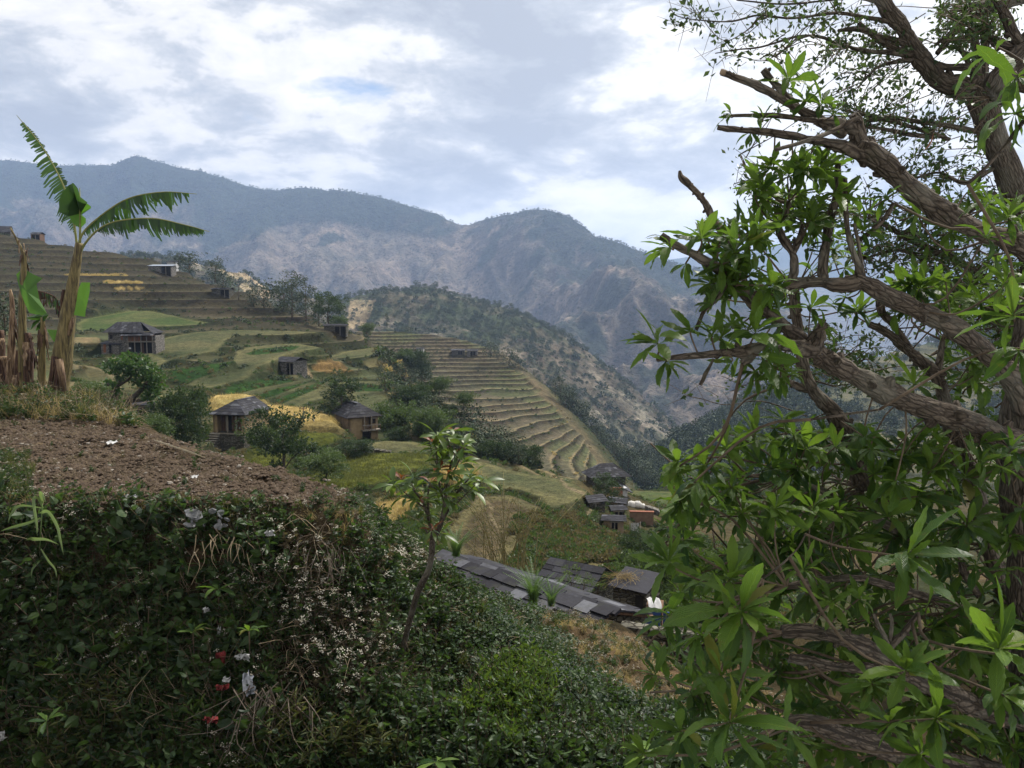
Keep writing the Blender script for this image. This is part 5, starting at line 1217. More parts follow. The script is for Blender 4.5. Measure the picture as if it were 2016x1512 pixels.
def house_two_storey():
    d = 150.0; p = Pv(258, 696, d); t = thing('farmhouse', 'two-storey grey stone farmhouse with slate roof and red-brown plank front', 'house', p, R(4)); s = 9.9/9.6
    k = d/F                       # metres per pixel here
    def X(px): return (px-258)*k
    def Z(py): return (696-py)*k
    zt = Z(656); zm = Z(674)
    pbox(t, 'stone_block', (X(216), 0, -1.5), (X(252), 5, Z(655)), M_STONE); pbox(t, 'side_wall', (X(300), .3, -1.5), (X(305), 5, Z(661)), M_STONE); pbox(t, 'back_wall', (X(252), 4.6, -1.5), (X(300), 5, Z(656)), M_STONE)
    pbox(t, 'ground_wall', (X(253), 1.9, -1.5), (X(300), 2.1, zm), M_DARK); pbox(t, 'floor_beam', (X(251), -.12, zm), (X(305), .3, zm+.2), M_WOODG); pbox(t, 'floor', (X(252), .3, zm), (X(300), 4.6, zm+.15), M_WOOD)
    for i in range(6):
        a = 252.5+4.0*i; pbox(t, 'plank', (X(a), 0.0-.03*(i % 2), zm+.2), (X(a+3.8), .1, Z(662)), M_WOODR if i % 3 != 1 else M_WOOD)
    pbox(t, 'upper_wall', (X(277), .9, zm+.2), (X(300), 1.0, Z(661)), M_WOOD)
    for a in (252.5, 265, 277, 288, 299): pbox(t, 'post', (X(a), -.05, -.3), (X(a+1.4), .1, Z(662)), M_WOODG)
    wd = pbox(t, 'window', (X(219), -.04, Z(667)), (X(224), -.002, Z(659)), M_DARK); pbox(wd, 'window_frame', (X(218), -.07, Z(659)), (X(225), -.01, Z(658)), M_WOOD)
    wd = pbox(t, 'window', (X(240), -.04, Z(669)), (X(244), -.002, Z(662)), M_WOODR); dd = pbox(t, 'door', (X(270), 1.82, -.2), (X(276), 1.88, Z(676)), M_WOOD)
    y1 = 5.6; ye = -.7
    roof = link('roof', None, t)
    slate_plane(roof, 'main_slates', (X(208.5), ye, Z(654.5)), (X(287), ye, Z(655)), (X(268), 2.7, Z(640)+.5), (X(224), 2.7, Z(640)+.5), 7, 20, 331)
    slate_plane(roof, 'hip_slates', (X(208.5), y1, Z(654.5)), (X(208.5), ye, Z(654.5)), (X(224), 2.55, Z(640)+.5), (X(224), 2.75, Z(640)+.5), 7, 12, 332)
    slate_plane(roof, 'back_slates', (X(300), y1, Z(655)), (X(208.5), y1, Z(654.5)), (X(224), 2.7, Z(640)+.5), (X(268), 2.7, Z(640)+.5), 6, 14, 333)
    slate_plane(roof, 'right_slates', (X(304), ye, Z(657)), (X(304), y1, Z(657)), (X(268), 2.75, Z(640)+.5), (X(268), 2.55, Z(640)+.5), 7, 12, 334)
    slate_plane(roof, 'porch_slates', (X(245), -1.6, Z(660.5)), (X(308), -1.6, Z(660)), (X(300), .2, Z(654)), (X(250), .2, Z(655)), 3, 16, 335)
    mb = MB(); mb.add([(X(246), -1.5, Z(661.2)), (X(307), -1.5, Z(661)), (X(300), 2, Z(657)), (X(250), 2, Z(657))], Q=[(0, 1, 2, 3)]); link('eave_boards', mb.mesh('eave_boards', (M_WOOD,), False), t)
    s = thing('lean_to', 'low stone lean-to with a red-brown door against the left side of the two-storey farmhouse', 'shed', Pv(208, 694, d-1.2), R(4))
    pbox(s, 'wall', (-.75, 0, -1.2), (.6, 3, 1.7), M_STONE); pbox(s, 'wall', (1.1, 0, -1.2), (2.4, 1.1, 1.45), M_STONE); pbox(s, 'door', (-.35, -.05, .0), (.1, -.002, 1.5), M_WOODR)
    quad_slab(s, 'roof', [(-1.0, -.3, 1.72), (2.6, -.3, 1.50), (2.6, 3, 1.9), (-1.0, 3, 1.98)], .12, M_SLATE)
    pl = thing('white_pot', 'small white vessel by the dark doorway of the two-storey farmhouse', 'pot', Pv(256, 688, d-2.0)); m = MB(); m.tube([(0, 0, 0), (0, 0, .15), (0, 0, .3), (0, 0, .36)], [.14, .24, .2, .1], 10); link('body', m.mesh('pot_body', (M_WHITE,)), pl)
house_two_storey()
def shed(name, label, px, py, d, w, dp, h, rz=0, open_=(.55, .95), rise=0.5, wall=None, cat='shed', roof=None, ov=.3, side=0):
    p = Pv(px, py, d); k = 1.0; w1 = 2 if d > 330 else 1
    q = hit(px, py, w1, lo=d*.7, hi=min(d*1.35, 399 if w1 == 1 else 480)) if d > 60 else None
    if q: k = q.y/d; p = q
    elif d > 120: p.z = ground(p.x, p.y, w1)
    t = thing(name, label, cat, p, rz); t.scale = (k, k, k); x = w/2; wall = wall or M_STONE; a, b = -x+open_[0]*w, -x+open_[1]*w
    pbox(t, 'wall', (-x, 0, -1.2), (a, .25, h), wall); pbox(t, 'wall', (b, 0.002, -1.2), (x, .25, h-.003), wall); pbox(t, 'side_wall', (-x+.002, .25, -1.2), (-x+.25, dp, h+rise*.2), wall); pbox(t, 'side_wall', (x-.25, .25, -1.2), (x-.002, dp, h+rise*.2), wall)
    pbox(t, 'back_wall', (-x+.25, dp-.25, -1.2), (x-.25, dp, h+rise*.3), wall); pbox(t, 'dark_inside', (a, .9, -1.2), (b, 1.0, h-.01), M_DARK); pbox(t, 'lintel', (a-.2, -.06, h-.2), (b+.2, .2, h-.02), M_WOODG)  # dark_inside: panel behind the opening, the shade of the room in its colour
    pbox(t, 'post', ((a+b)/2-.06, -.02, -.8), ((a+b)/2+.06, .1, h-.2), M_WOODG)
    z0 = h+.02; m = dp*.5
    if roof is None:
        r = link('roof', None, t); slate_plane(r, 'front_slates', (-x-ov, -ov, z0), (x+ov, -ov, z0), (x+ov*.6, m, z0+rise), (-x-ov*.6, m, z0+rise), 4, max(4, int(w/.6)), int(px)); slate_plane(r, 'back_slates', (x+ov, dp+ov, z0), (-x-ov, dp+ov, z0), (-x-ov*.6, m, z0+rise), (x+ov*.6, m, z0+rise), 4, max(4, int(w/.6)), int(px)+1)
    else: quad_slab(t, 'roof', [(-x-ov, -ov, z0), (x+ov, -ov, z0), (x+ov, dp+ov, z0+rise), (-x-ov, dp+ov, z0+rise)], .06, roof)
    return t
shed('stone_hut', 'small stone hut with slate roof standing alone among the middle fields', 560, 737, 148, 4.4, 3.6, 2.3, -R(28), (.62, .98), .75)
shed('shed', 'long low shed with pale tin roof and black opening high on the terraces', 315, 537, 272, 7.6, 4, 2.3, 0, (.55, .96), .55, M_STONE, roof=M_TIN)
shed('hut', 'tiny whitewashed hut near the top edge of the terraced slope', 337, 514, 280, 2.9, 2.4, 2.3, 0, (.0, .02), .3, M_WHITE)
shed('shed', 'stone shed with dark doorway on the right shoulder of the upper terraces', 434, 583, 262, 5.9, 4, 2.2, -R(6), (.5, .98), .5, M_STONE_D)
shed('hut', 'low slate-roofed hut at the right end of the terraced slope', 660, 655, 222, 6.0, 3.6, 1.9, R(5), (.48, .95), .4, M_STONE_D)
shed('hut', 'open hut on the skyline at the top left of the terraces', 69, 457, 296, 3.3, 3, 2.2, 0, (.1, .9), .8, M_WOOD)
shed('hut', 'small grey hut at the far left skyline partly behind the bent banana stem', 6, 456, 296, 4.5, 4, 2.4, R(20), (.4, .6), 2.2, M_STONE_D)
shed('hut', 'left one of the two huts near the top of the terraced spur', 902, 700, 350, 5.5, 4, 2.2, 0, (.5, .8), .5, M_STONE_D); shed('hut', 'right one of the two huts near the top of the terraced spur', 930, 701, 350, 4.4, 4, 2.2, 0, (.3, .8), .6, M_STONE); shed('hut', 'tiny pale hut beside the dark trees at the left of the terraced spur', 827, 695, 352, 3.0, 3, 1.8, 0, (.4, .6), .4, M_WHITE)
shed('stone_hut', 'half-buried little hut with slate roof behind the round dark tree', 279, 816, 78, 1.9, 1.6, .9, R(15), (.4, .7), .3)
# ---- hamlet at the right
def hamlet():
    p = Pv(1200, 952, 97); t = thing('farmhouse', 'hamlet house with the largest dark hipped roof, at the foot of the terraces', 'house', p, R(14)); t.scale = (.72, .72, .9); x = 2.9
    pbox(t, 'wall', (-x, 0, -3), (x, 3.6, 1.2), M_STONE_D); r = link('roof', None, t); z = 1.0
    slate_plane(r, 'front_slates', (-x-.7, -.7, z), (x+.9, -.7, z-.1), (1.2, 1.8, z+1.5), (-.9, 1.8, z+1.5), 7, 14, 341); slate_plane(r, 'left_slates', (-x-.7, 4.2, z), (-x-.7, -.7, z), (-.9, 1.7, z+1.5), (-.9, 1.9, z+1.5), 6, 9, 342); slate_plane(r, 'right_slates', (x+.9, -.7, z-.1), (x+.9, 4.2, z-.1), (1.2, 1.9, z+1.5), (1.2, 1.7, z+1.5), 6, 9, 343)
    slate_plane(r, 'back_slates', (x+.9, 4.2, z), (-x-.7, 4.2, z), (-.9, 1.8, z+1.5), (1.2, 1.8, z+1.5), 6, 12, 344)
    t = thing('shed', 'small shed with a bright red-orange wall and pale gable under the largest hamlet roof', 'shed', (hit(1215, 974, 1, lo=70, hi=120) or Pv(1215, 970, 92)), R(10)); pbox(t, 'red_wall', (-.8, 0, -1), (.7, .3, .85), M_BRICK); pbox(t, 'wall', (.7, 0.05, -1), (1.3, 2, .75), M_WHITE); quad_slab(t, 'roof', [(.55, -.2, .85), (1.9, -.2, .2), (1.9, 2.2, .5), (.55, 2.2, 1.2)], .08, M_SLATE); pbox(t, 'back_wall', (-.8, .3, -1), (.7, 2, .8), M_STONE_D)
    shed('shed', 'hamlet shed with the light grey slate roof left of the green tree', 1176, 1004, 86, 1.9, 1.8, .9, R(24), (.3, .5), .55, M_STONE_D); shed('shed', 'hamlet shed with a sliver of pale roof right of the green tree', 1213, 1002, 86, 1.8, 1.6, .7, -R(22), (.3, .5), .35, M_STONE_D)
    t = thing('boulder', 'large pale boulder at the end of the stone terrace wall in the hamlet', 'rock', (hit(1250, 996, 1, lo=70, hi=120) or Pv(1250, 996, 88))); mb = MB(); r = np.random.RandomState(9)
    for (cx, cz, q) in ((-.4, .1, .62), (.3, .15, .55), (.85, -.05, .4)):
        n, m = 12, 8; V = [(cx+q*math.sin(math.pi*j/m)*math.cos(6.283*i/n)*(1+.12*r.normal()), q*.7*math.sin(math.pi*j/m)*math.sin(6.283*i/n), cz+q*.8*math.cos(math.pi*j/m)*(1+.08*r.normal())) for j in range(m+1) for i in range(n)]
        mb.add(V, Q=[(j*n+i, (j+1)*n+i, (j+1)*n+(i+1) % n, j*n+(i+1) % n) for j in range(m) for i in range(n)])
    link('rock', mb.mesh('rock', (M_ROCK,)), t)
    def drywall(name, label, a, b, da, db, h, mat, th=.5, seed=1):
        A, B = Pv(*a, da), Pv(*b, db); t = thing(name, label, 'wall', A); v = B-A; L = Vector((v.x, v.y)).length; M = Matrix.Rotation(math.atan2(v.y, v.x), 4, 'Z'); r = np.random.RandomState(seed); rows = max(2, int(h/.2)); n = 0; st = MB()
        for j in range(rows):
            u = -r.rand()*.2
            while u < L:
                w = .25+.35*r.rand(); zz = v.z*(u/L); mb = MB(); q = .03*r.normal(size=6); mb.box((u, -th/2+q[0], zz+j*h/rows-.1), (u+w-.02, th/2+q[1], zz+(j+1)*h/rows-.115+q[2]*.4), M=M)
                if h*F/da/rows > 4.4: link('stone', mb.mesh('stone', (mat,), False), t)
                else: st.add(mb.V[0], Q=mb.Q[0])
                u += w
        if st.V: k = link('stones', st.mesh('stones', (mat,), False), t); k['kind'] = 'stuff'
        return t
    drywall('terrace_wall', 'pale dry-stone wall holding the green field behind the hamlet', (1275, 1004), (1335, 1028), 86, 78, .6, M_STONE, seed=3)
    t = thing('terrace_wall', 'low reddish mud wall of the hamlet yard below the pale boulder', 'wall', (hit(1240, 1022, 1, lo=70, hi=120) or Pv(1240, 1016, 84)), R(-6)); pbox(t, 'wall', (0, 0, -.6), (2.4, .4, .75), M_REDMUD); pbox(t, 'coping', (-.05, -.05, .75), (2.45, .45, .82), M_BRICK)
    t = thing('hanging_cloth', 'white cloth hung out to dry between two poles below the hamlet', 'cloth', (hit(1250, 1052, 1, lo=60, hi=110) or Pv(1250, 1050, 76))); n = 9; V = []; 
    for j in range(6):
        for i in range(n): V.append((-.36+.72*i/(n-1), .05*math.sin(i*1.7+j*.6), 1.0-.85*j/5-.03*math.cos(i*.78)))
    mb = MB(); mb.add(V, Q=[(j*n+i, j*n+i+1, (j+1)*n+i+1, (j+1)*n+i) for j in range(5) for i in range(n-1)]); link('cloth', mb.mesh('cloth', (M_WHITE,)), t)
    for sx in (-.45, .45): mb = MB(); mb.tube([(sx, 0, -.4), (sx, 0, 1.12)], .035, 6); link('pole', mb.mesh('pole', (M_WOODG,)), t)
    mb = MB(); mb.tube([(-.45, 0, 1.02), (0, 0, .98), (.45, 0, 1.02)], .012, 4); link('line', mb.mesh('line', (M_WOODG,)), t)
    shed('shed', 'low hamlet outhouse with dark doorway above the white hanging cloth', 1208, 1044, 80, 2.0, 1.6, 1.0, R(-8), (.4, .7), .3, M_MUD)
    shed('shed', 'small hamlet shed at the left end of the red mud wall', 1218, 1022, 84, 1.3, 1.4, 1.0, R(12), (.2, .8), .25, M_STONE_D)
    drywall('terrace_wall', 'crumbling pale stone edge of the lower hamlet yard', (1196, 1052), (1246, 1070), 76, 70, .5, M_STONE, seed=9)
    t = thing('yard', 'trodden earth yard with pale stones in the hamlet', 'yard', Pv(1228, 1030, 82)); 
    bpy.data.objects.remove(t)
    w = drywall('stone_wall', 'collapsing dark dry-stone wall between the wheat and the bright green rice field', (690, 884), (728, 893), 87, 82, .85, M_STONE_D, .7, 5)
    w2 = drywall('stone_wall', 'low dark stone heap at the right end of the field edge below the balcony house', (740, 893), (762, 895), 82, 82, .55, M_STONE_D, .7, 6)
hamlet()
# ---- things in the lower right
def lower_roofs():
    # long slate roof below the slope
    A = Pv(874, 1107, 26.5); B = Pv(1199, 1186, 21.6); A.z = B.z = (A.z+B.z)/2+.05
    t = thing('long_shed', 'long low shed whose dark slate roof runs along behind the green bank', 'shed', A); v = B-A; rz = math.atan2(v.y, v.x); t.rotation_euler = (0, 0, rz); L = Vector((v.x, v.y)).length
    # local: x along ridge, -y is the near slope
    wd = 1.75; dz = .62
    slate_plane(t, 'near', (-.1, -wd, -dz), (L+.15, -wd, -dz), (L+.15, 0, 0), (-.1, 0, 0), 5, 13, 350, th=.045, objs=True, lift=.07, ragged=.5)
    slate_plane(t, 'far_slates', (L+.15, wd, -dz), (-.1, wd, -dz), (-.1, 0, -.01), (L+.15, 0, -.01), 4, 11, 351, th=.045)
    x = -.2; r = np.random.RandomState(8)
    while x < L: 
        w = .5+.3*r.rand(); mb = MB(); mb.box((x, -.16, -.04), (x+w-.02, .14, .035+.02*r.rand()), M=Matrix.Rotation(.30+.04*r.normal(), 4, 'X'), tint=np.clip(.35+.2*r.normal(), 0, 1)); link('slate', mb.mesh('slate', (M_SLATE,), False), t); x += w
    pbox(t, 'wall', (.1, -wd+.3, -3.2), (L-.15, wd-.3, -dz-.02), M_STONE_D); mb = MB(); mb.add([(L-.14, -wd+.3, -dz-.02), (L-.14, wd-.3, -dz-.02), (L-.14, 0, -.08)], T=[(0, 1, 2)]); link('gable', mb.mesh('gable', (M_STONE_D,), False), t)
    mb = MB(); mb.tube([(L+.1, -wd, -dz-.06), (L+.1, 0, -.06), (L+.1, wd+.2, -dz-.12)], .05, 6); link('barge_pole', mb.mesh('barge_pole', (M_WOOD,)), t)
    # second slate house behind it
    p = Pv(1068, 1150, 36.0); t = thing('shed', 'little shed with silvery slate roof and weathered plank wall behind the long roof', 'shed', p, -R(33)); 
    pbox(t, 'wall', (0, 0, -.8), (2.6, 2.0, .15), M_STONE_D)
    for i in range(5): pbox(t, 'plank', (.02+.13*i, -.04, -.4), (.14+.13*i, -.002, .42), M_WOODG)
    slate_plane(t, 'near', (-.15, -.4, .25), (2.7, -.4, .25), (2.7, 1.0, .95), (-.15, 1.0, .95), 4, 6, 352, objs=True, lift=.04, ragged=.25); slate_plane(t, 'far_slates', (2.7, 2.3, .3), (-.15, 2.3, .3), (-.15, 1.0, .95), (2.7, 1.0, .95), 4, 6, 353)
    pbox(t, 'side_wall', (0.01, .01, .15), (.2, 1.9, .35), M_STONE_D)
    # small slab roof with straw
    p = Pv(1232, 1180, 32.0); t = thing('shed', 'small stone shed roofed with two grey slabs under a heap of straw', 'shed', p, -R(38)); pbox(t, 'wall', (-.6, 0, -.8), (.9, 1.2, .45), M_STONE_D); pbox(t, 'doorway', (.45, -.03, -.5), (.8, -.002, .3), M_DARK)
    for i in range(2): quad_slab(t, 'slate', [(-.75+.9*i, -.2, .5+.03*i), (.14+.9*i, -.2, .5+.03*i), (.14+.9*i, 1.3, .9+.03*i), (-.75+.9*i, 1.3, .9+.03*i)], .05, M_SLATE)
    s = thing('straw_heap', 'tangle of pale straw lying on the small slab roof', 'straw', p+Vector((.05, .55, .75))); r = np.random.RandomState(10); mb = MB()
    for i in range(160):
        o = r.normal(size=3)*(.32, .25, .08); a = r.normal(size=3)*(.35, .3, .16); mb.tube([o, o+a*.6, o+a+np.array((0, 0, -.05))], .006, 3, cap=False, tint=r.rand())
    link('straw', mb.mesh('straw', (M_STRAW,)), s, kind='stuff')
    # blue-walled shed with white sheet
    p = Pv(1286, 1226, 30.0); t = thing('blue_shed', 'bright blue plank wall of a little shed under a pale sheet', 'shed', p, R(-14)); pbox(t, 'side_wall', (-.3, .15, -.5), (.32, 1.2, .48), M_WOOD)
    for i in range(5): pbox(t, 'board', (-.30, -.02*(i % 2), -.42+.18*i), (.28, .08, -.25+.18*i), M_BLUE)
    for i in range(2): pbox(t, 'board', (.36+.13*i, .1, -.3), (.46+.13*i, .16, .42), M_BLUE)
    s = thing('plastic_sheet', 'off-white sheet draped over the blue-walled shed', 'sheet', p+Vector((-.05, .2, .50))); n = 8; V = [(-.1+.50*i/(n-1), .7*j/4-.10, .22-.32*((j-3)/4)**2*1.2+.04*math.sin(i*2+j)) for j in range(5) for i in range(n)]; mb = MB(); mb.add(V, Q=[(j*n+i, j*n+i+1, (j+1)*n+i+1, (j+1)*n+i) for j in range(4) for i in range(n-1)]); mb.add(np.array(V)-(0, 0, .015), Q=[(j*n+i, (j+1)*n+i, (j+1)*n+i+1, j*n+i+1) for j in range(4) for i in range(n-1)]); link('sheet', mb.mesh('sheet', (M_WHITE,)), s)
    t = thing('stone_wall', 'mossy rubble wall running past the gable end of the long shed', 'wall', Pv(1222, 1248, 20.5), R(-20)); r = np.random.RandomState(12)
    for j in range(4):
        u = 0
        while u < 2.2: w = .18+.22*r.rand(); mb = MB(); q = .03*r.normal(size=4); mb.box((u, -.2+q[0], -.5+.2*j), (u+w-.015, .2+q[1], -.31+.2*j+q[2]*.3)); link('stone', mb.mesh('stone', (M_STONE_D,), False), t); u += w
lower_roofs()
# ---- poles
def pole(px, py, top, d, label, arm):
    t = thing('power_pole', label, 'pole', Pv(px, py, d)); h = (py-top)*d/F; mb = MB(); mb.tube([(0, 0, -.4), (0.03, 0, h)], [.09, .06], 7); link('post', mb.mesh('post', (M_WOODG if not arm else M_WOOD,)), t)
    if arm:
        mb = MB(); mb.box((-.45, -.04, h*.93), (.45, .04, h*.93+.08)); link('crossarm', mb.mesh('crossarm', (M_WOOD,)), t)
        for s in (-.38, 0, .38): mb = MB(); mb.tube([(s, 0, h*.93+.08), (s, 0, h*.93+.25)], [.05, .03], 6); link('insulator', mb.mesh('insulator', (M_DARK,)), t)
pole(598, 851, 801, 95, 'taller dark wooden pole with a crossarm in front of the golden wheat', True); pole(618, 852, 818, 95, 'shorter thin pole right of the taller one in front of the golden wheat', False)
# ---- goat by the wheat
def goat():
    p = Pv(671, 863, 93); t = thing('goat', 'white goat standing with lowered head at the right edge of the wheat', 'goat', p, R(60)); me = bpy.data.meshes.new('goat_body')
    J = {'hip': (-.28, 0, .55), 'mid': (0, 0, .56), 'sh': (.28, 0, .58), 'neck': (.45, 0, .66), 'head': (.58, 0, .60), 'nose': (.70, 0, .48), 'tail': (-.42, 0, .60)}
    vs = [J['hip'], J['mid'], J['sh'], J['neck'], J['head'], J['nose'], J['tail']]; es = [(0, 1), (1, 2), (2, 3), (3, 4), (4, 5), (0, 6)]; rad = [.15, .18, .15, .09, .08, .045, .03]
    for (bx, s, bk) in ((-.28, .09, -1), (-.28, -.09, -1), (.26, .09, 1), (.26, -.09, 1)):
        i = len(vs); vs += [(bx+.02, s, .38), (bx-.05 if bk < 0 else bx+.01, s, .20), (bx, s, 0)]; rad += [.07, .035, .03]; es += [(0 if bk < 0 else 2, i), (i, i+1), (i+1, i+2)]
    i = len(vs); vs += [(.52, .09, .66), (.52, -.09, .66)]; rad += [.02, .02]; es += [(4, i), (4, i+1)]
    me.from_pydata(vs, es, []); o = link('body', me, t); me.materials.append(M_WHITE); sk = o.modifiers.new('skin', 'SKIN')
    for k, v in enumerate(me.skin_vertices[0].data): v.radius = (rad[k], rad[k])
    me.skin_vertices[0].data[0].use_root = True; o.modifiers.new('sub', 'SUBSURF').render_levels = 1
    for s in (1, -1): mb = MB(); mb.tube(spline([(.56, s*.04, .67), (.52, s*.06, .76), (.45, s*.08, .80)], 3), np.linspace(.018, .006, 7), 5); link('horn', mb.mesh('horn', (M_DARK,)), t)
goat()
# ---- bamboo lattice on the plot's edge
def lattice():
    pts = [(322,877),(345,884),(365,890),(385,897)]; d0 = 16.5; t = thing('bamboo_lattice', 'pale woven bamboo lattice lying along the edge of the ploughed plot', 'lattice', Vector(on_plane(322, 880, -3.0)))
    A = Vector(on_plane(322, 876, -2.95)); B = Vector(on_plane(387, 898, -2.95)); v = (B-A); L = v.length; t.location = A; t.rotation_euler = (R(-28), 0, math.atan2(v.y, v.x))
    for i in range(17): 
        x = L*i/16; mb = MB(); mb.box((x-.012, -.22+.03*((i*5) % 3), 0.02), (x+.012, .20-.03*((i*3) % 3), .032)); link('slat', mb.mesh('slat', (M_DRYP,), False), t)
    for j in range(4): mb = MB(); mb.box((-.05, -.16+.1*j, .033), (L+.05, -.14+.1*j, .043)); link('slat', mb.mesh('slat', (M_DRYP,), False), t)
M_DRYP = plain_mat('split_bamboo', (0.36, 0.30, 0.20), (0.58, 0.51, 0.37), 9, bd=.003)
lattice()
# ---- litter on the bank
def crumple(name, label, px, py, d, w, h, mat, cat, seed, out=.08):
    p = Pv(px, py, d); t = thing(name, label, cat, p); r = np.random.RandomState(seed); n, m = 7, 6
    w *= .68; h *= .68; V = [((i/(n-1)-.5)*w+.12*w*r.normal(), -out*r.rand()-.25*h*(j/(m-1)), (j/(m-1)-.5)*h+.12*h*r.normal()) for j in range(m) for i in range(n)]; mb = MB(); Q = [(j*n+i, j*n+i+1, (j+1)*n+i+1, (j+1)*n+i) for j in range(m-1) for i in range(n-1)]
    mb.add(V, Q=Q); mb.add(np.array(V)+(0, .004, 0), Q=[q[::-1] for q in Q]); link('sheet', mb.mesh(name, (mat,), False), t)
M_RAG = plain_mat('red_rag', (0.07, 0.012, 0.012), (0.20, 0.03, 0.03), 14); M_GREYBAG = plain_mat('grey_bag', (0.26, 0.28, 0.32), (0.60, 0.62, 0.66), 5)
def dn(px, py):
    q = hit(px, py, 0); return (q.y if q else 11)-.38
for a in (('rag', 'dark red rag caught in the weeds above the brighter one', 437, 1290, .16, .24, M_RAG, 'rag', 1), ('rag', 'bright red rag in the middle of the bank next to white plastic', 439, 1350, .20, .12, M_RAG, 'rag', 2), ('rag', 'small red rag lowest on the bank', 418, 1414, .26, .12, M_RAG, 'rag', 3),
          ('plastic_bag', 'torn grey-white plastic bag hanging right of the bright red rag', 492, 1340, .20, .42, M_GREYBAG, 'plastic bag', 4), ('plastic_bag', 'thin white strip of plastic above the red rags', 482, 1290, .26, .16, M_WHITE, 'plastic bag', 5), ('plastic_scrap', 'white scrap touching the bright red rag', 448, 1335, .13, .10, M_WHITE, 'plastic scrap', 6),
          ('plastic_scrap', 'lone white scrap at mid height of the bank', 408, 1198, .13, .10, M_WHITE, 'plastic scrap', 7), ('plastic_scrap', 'narrow white scrap below the lone one on the bank', 434, 1240, .05, .18, M_WHITE, 'plastic scrap', 8), ('plastic_scrap', 'crumpled white scrap right of the slate pieces on the rim', 534, 1048, .16, .12, M_WHITE, 'plastic scrap', 9), ('plastic_scrap', 'white scrap at the far left near the bottom', 8, 1445, .12, .2, M_WHITE, 'plastic scrap', 11)):
    crumple(a[0], a[1], a[2], a[3], dn(a[2], a[3]), a[4], a[5], a[6], a[7], a[8])
def flat_litter(name, label, px, py, w, h, mat, cat, seed):
    p = Vector(on_plane(px, py, -2.96)); t = thing(name, label, cat, p); r = np.random.RandomState(seed); n = 6; w *= .6; h *= .5
    V = [((i/(n-1)-.5)*w, (j/(n-1)-.5)*h, .01+.03*r.rand()+.02*math.sin(i*2.)) for j in range(n) for i in range(n)]; mb = MB(); mb.add(V, Q=[(j*n+i, j*n+i+1, (j+1)*n+i+1, (j+1)*n+i) for j in range(n-1) for i in range(n-1)]); link('sheet', mb.mesh(name, (mat,), False), t)
flat_litter('plastic_sheet', 'crumpled white plastic lying at the back of the ploughed plot', 219, 873, .30, .45, M_WHITE, 'plastic sheet', 1); flat_litter('paper_scrap', 'white paper scrap on the ploughed plot near its front right', 384, 941, .16, .3, M_WHITE, 'paper', 2); flat_litter('paper_scrap', 'pale paper scrap at the front rim of the plot beside the dark creeper', 256, 980, .34, .22, M_WHITE, 'paper', 3)
def slabs():
    p = Vector(on_plane(424, 1018, -3.02)); q = hit(424, 1024, 0); p = q if q else p; p.y -= .12; p.z += .05
    t = thing('slate_rubble', 'heap of broken pale slate pieces and roots on the rim of the bank', 'rubble', p); r = np.random.RandomState(13)
    for i in range(16):
        a = .04+.07*r.rand(); b = a*(.5+.5*r.rand()); M = Euler((1.0+.5*r.normal(), .4*r.normal(), r.rand()*3)).to_matrix().to_4x4(); M.translation = (r.uniform(-.30, .30), -.10-.08*r.rand(), r.uniform(-.08, .14)); mb = MB()
        V = np.array([(a*math.cos(k*1.047)*(.8+.4*r.rand()), b*math.sin(k*1.047)*(.8+.4*r.rand())) for k in range(6)]); V3 = np.concatenate([np.c_[V, np.zeros(6)], np.c_[V, np.full(6, .018)]])@np.array(M)[:3, :3].T+np.array(M)[:3, 3]
        mb.add(V3, Q=[(k, (k+1) % 6, 6+(k+1) % 6, 6+k) for k in range(6)]+[(6, 7, 8, 9), (6, 9, 10, 11), (3, 2, 1, 0), (5, 4, 3, 0)]); link('slate_piece', mb.mesh('slate_piece', (M_PALESLATE,), False), t)
M_PALESLATE = plain_mat('pale_slate', (0.07, 0.075, 0.08), (0.24, 0.24, 0.24), 12, bd=.004)
slabs()
# roots and bare twigs hanging on the bank
def roots():
    r = np.random.RandomState(14)
    def bundle(name, label, cx, cy, n, L, spread, mat, dy, r0=.008):
        d = dn(cx, cy)-.1; t = thing(name, label, 'roots', Pv(cx, cy, d)); mb = MB()
        for i in range(n):
            a = spread*r.normal(); o = np.array((r.normal()*.22, r.normal()*.1, r.normal()*.08)); e = o+np.array((a*.9, -.12*abs(r.normal()), -L*(.5+.7*r.rand())))
            mb.tube(spline([o, (o+e)/2+r.normal(size=3)*L*.12, e], 4), np.linspace(r0, r0*.3, 9), 4, cap=False)
        link('root', mb.mesh('roots', (mat,)), t)
    bundle('hanging_roots', 'tangle of bare grey roots hanging low on the bank below the white flowers', 540, 1365, 40, .75, .45, M_ROOT, 0)
    bundle('hanging_roots', 'short pale roots hanging just under the slate rubble', 432, 1062, 16, .38, .12, M_DRY, 0)
    bundle('hanging_roots', 'wiry stems hanging at the dark corner of the bank', 640, 1085, 26, .55, .2, M_ROOT, 0, .004)
M_ROOT = plain_mat('bare_root', (0.09, 0.07, 0.055), (0.22, 0.18, 0.14), 14, bd=.003)
roots()
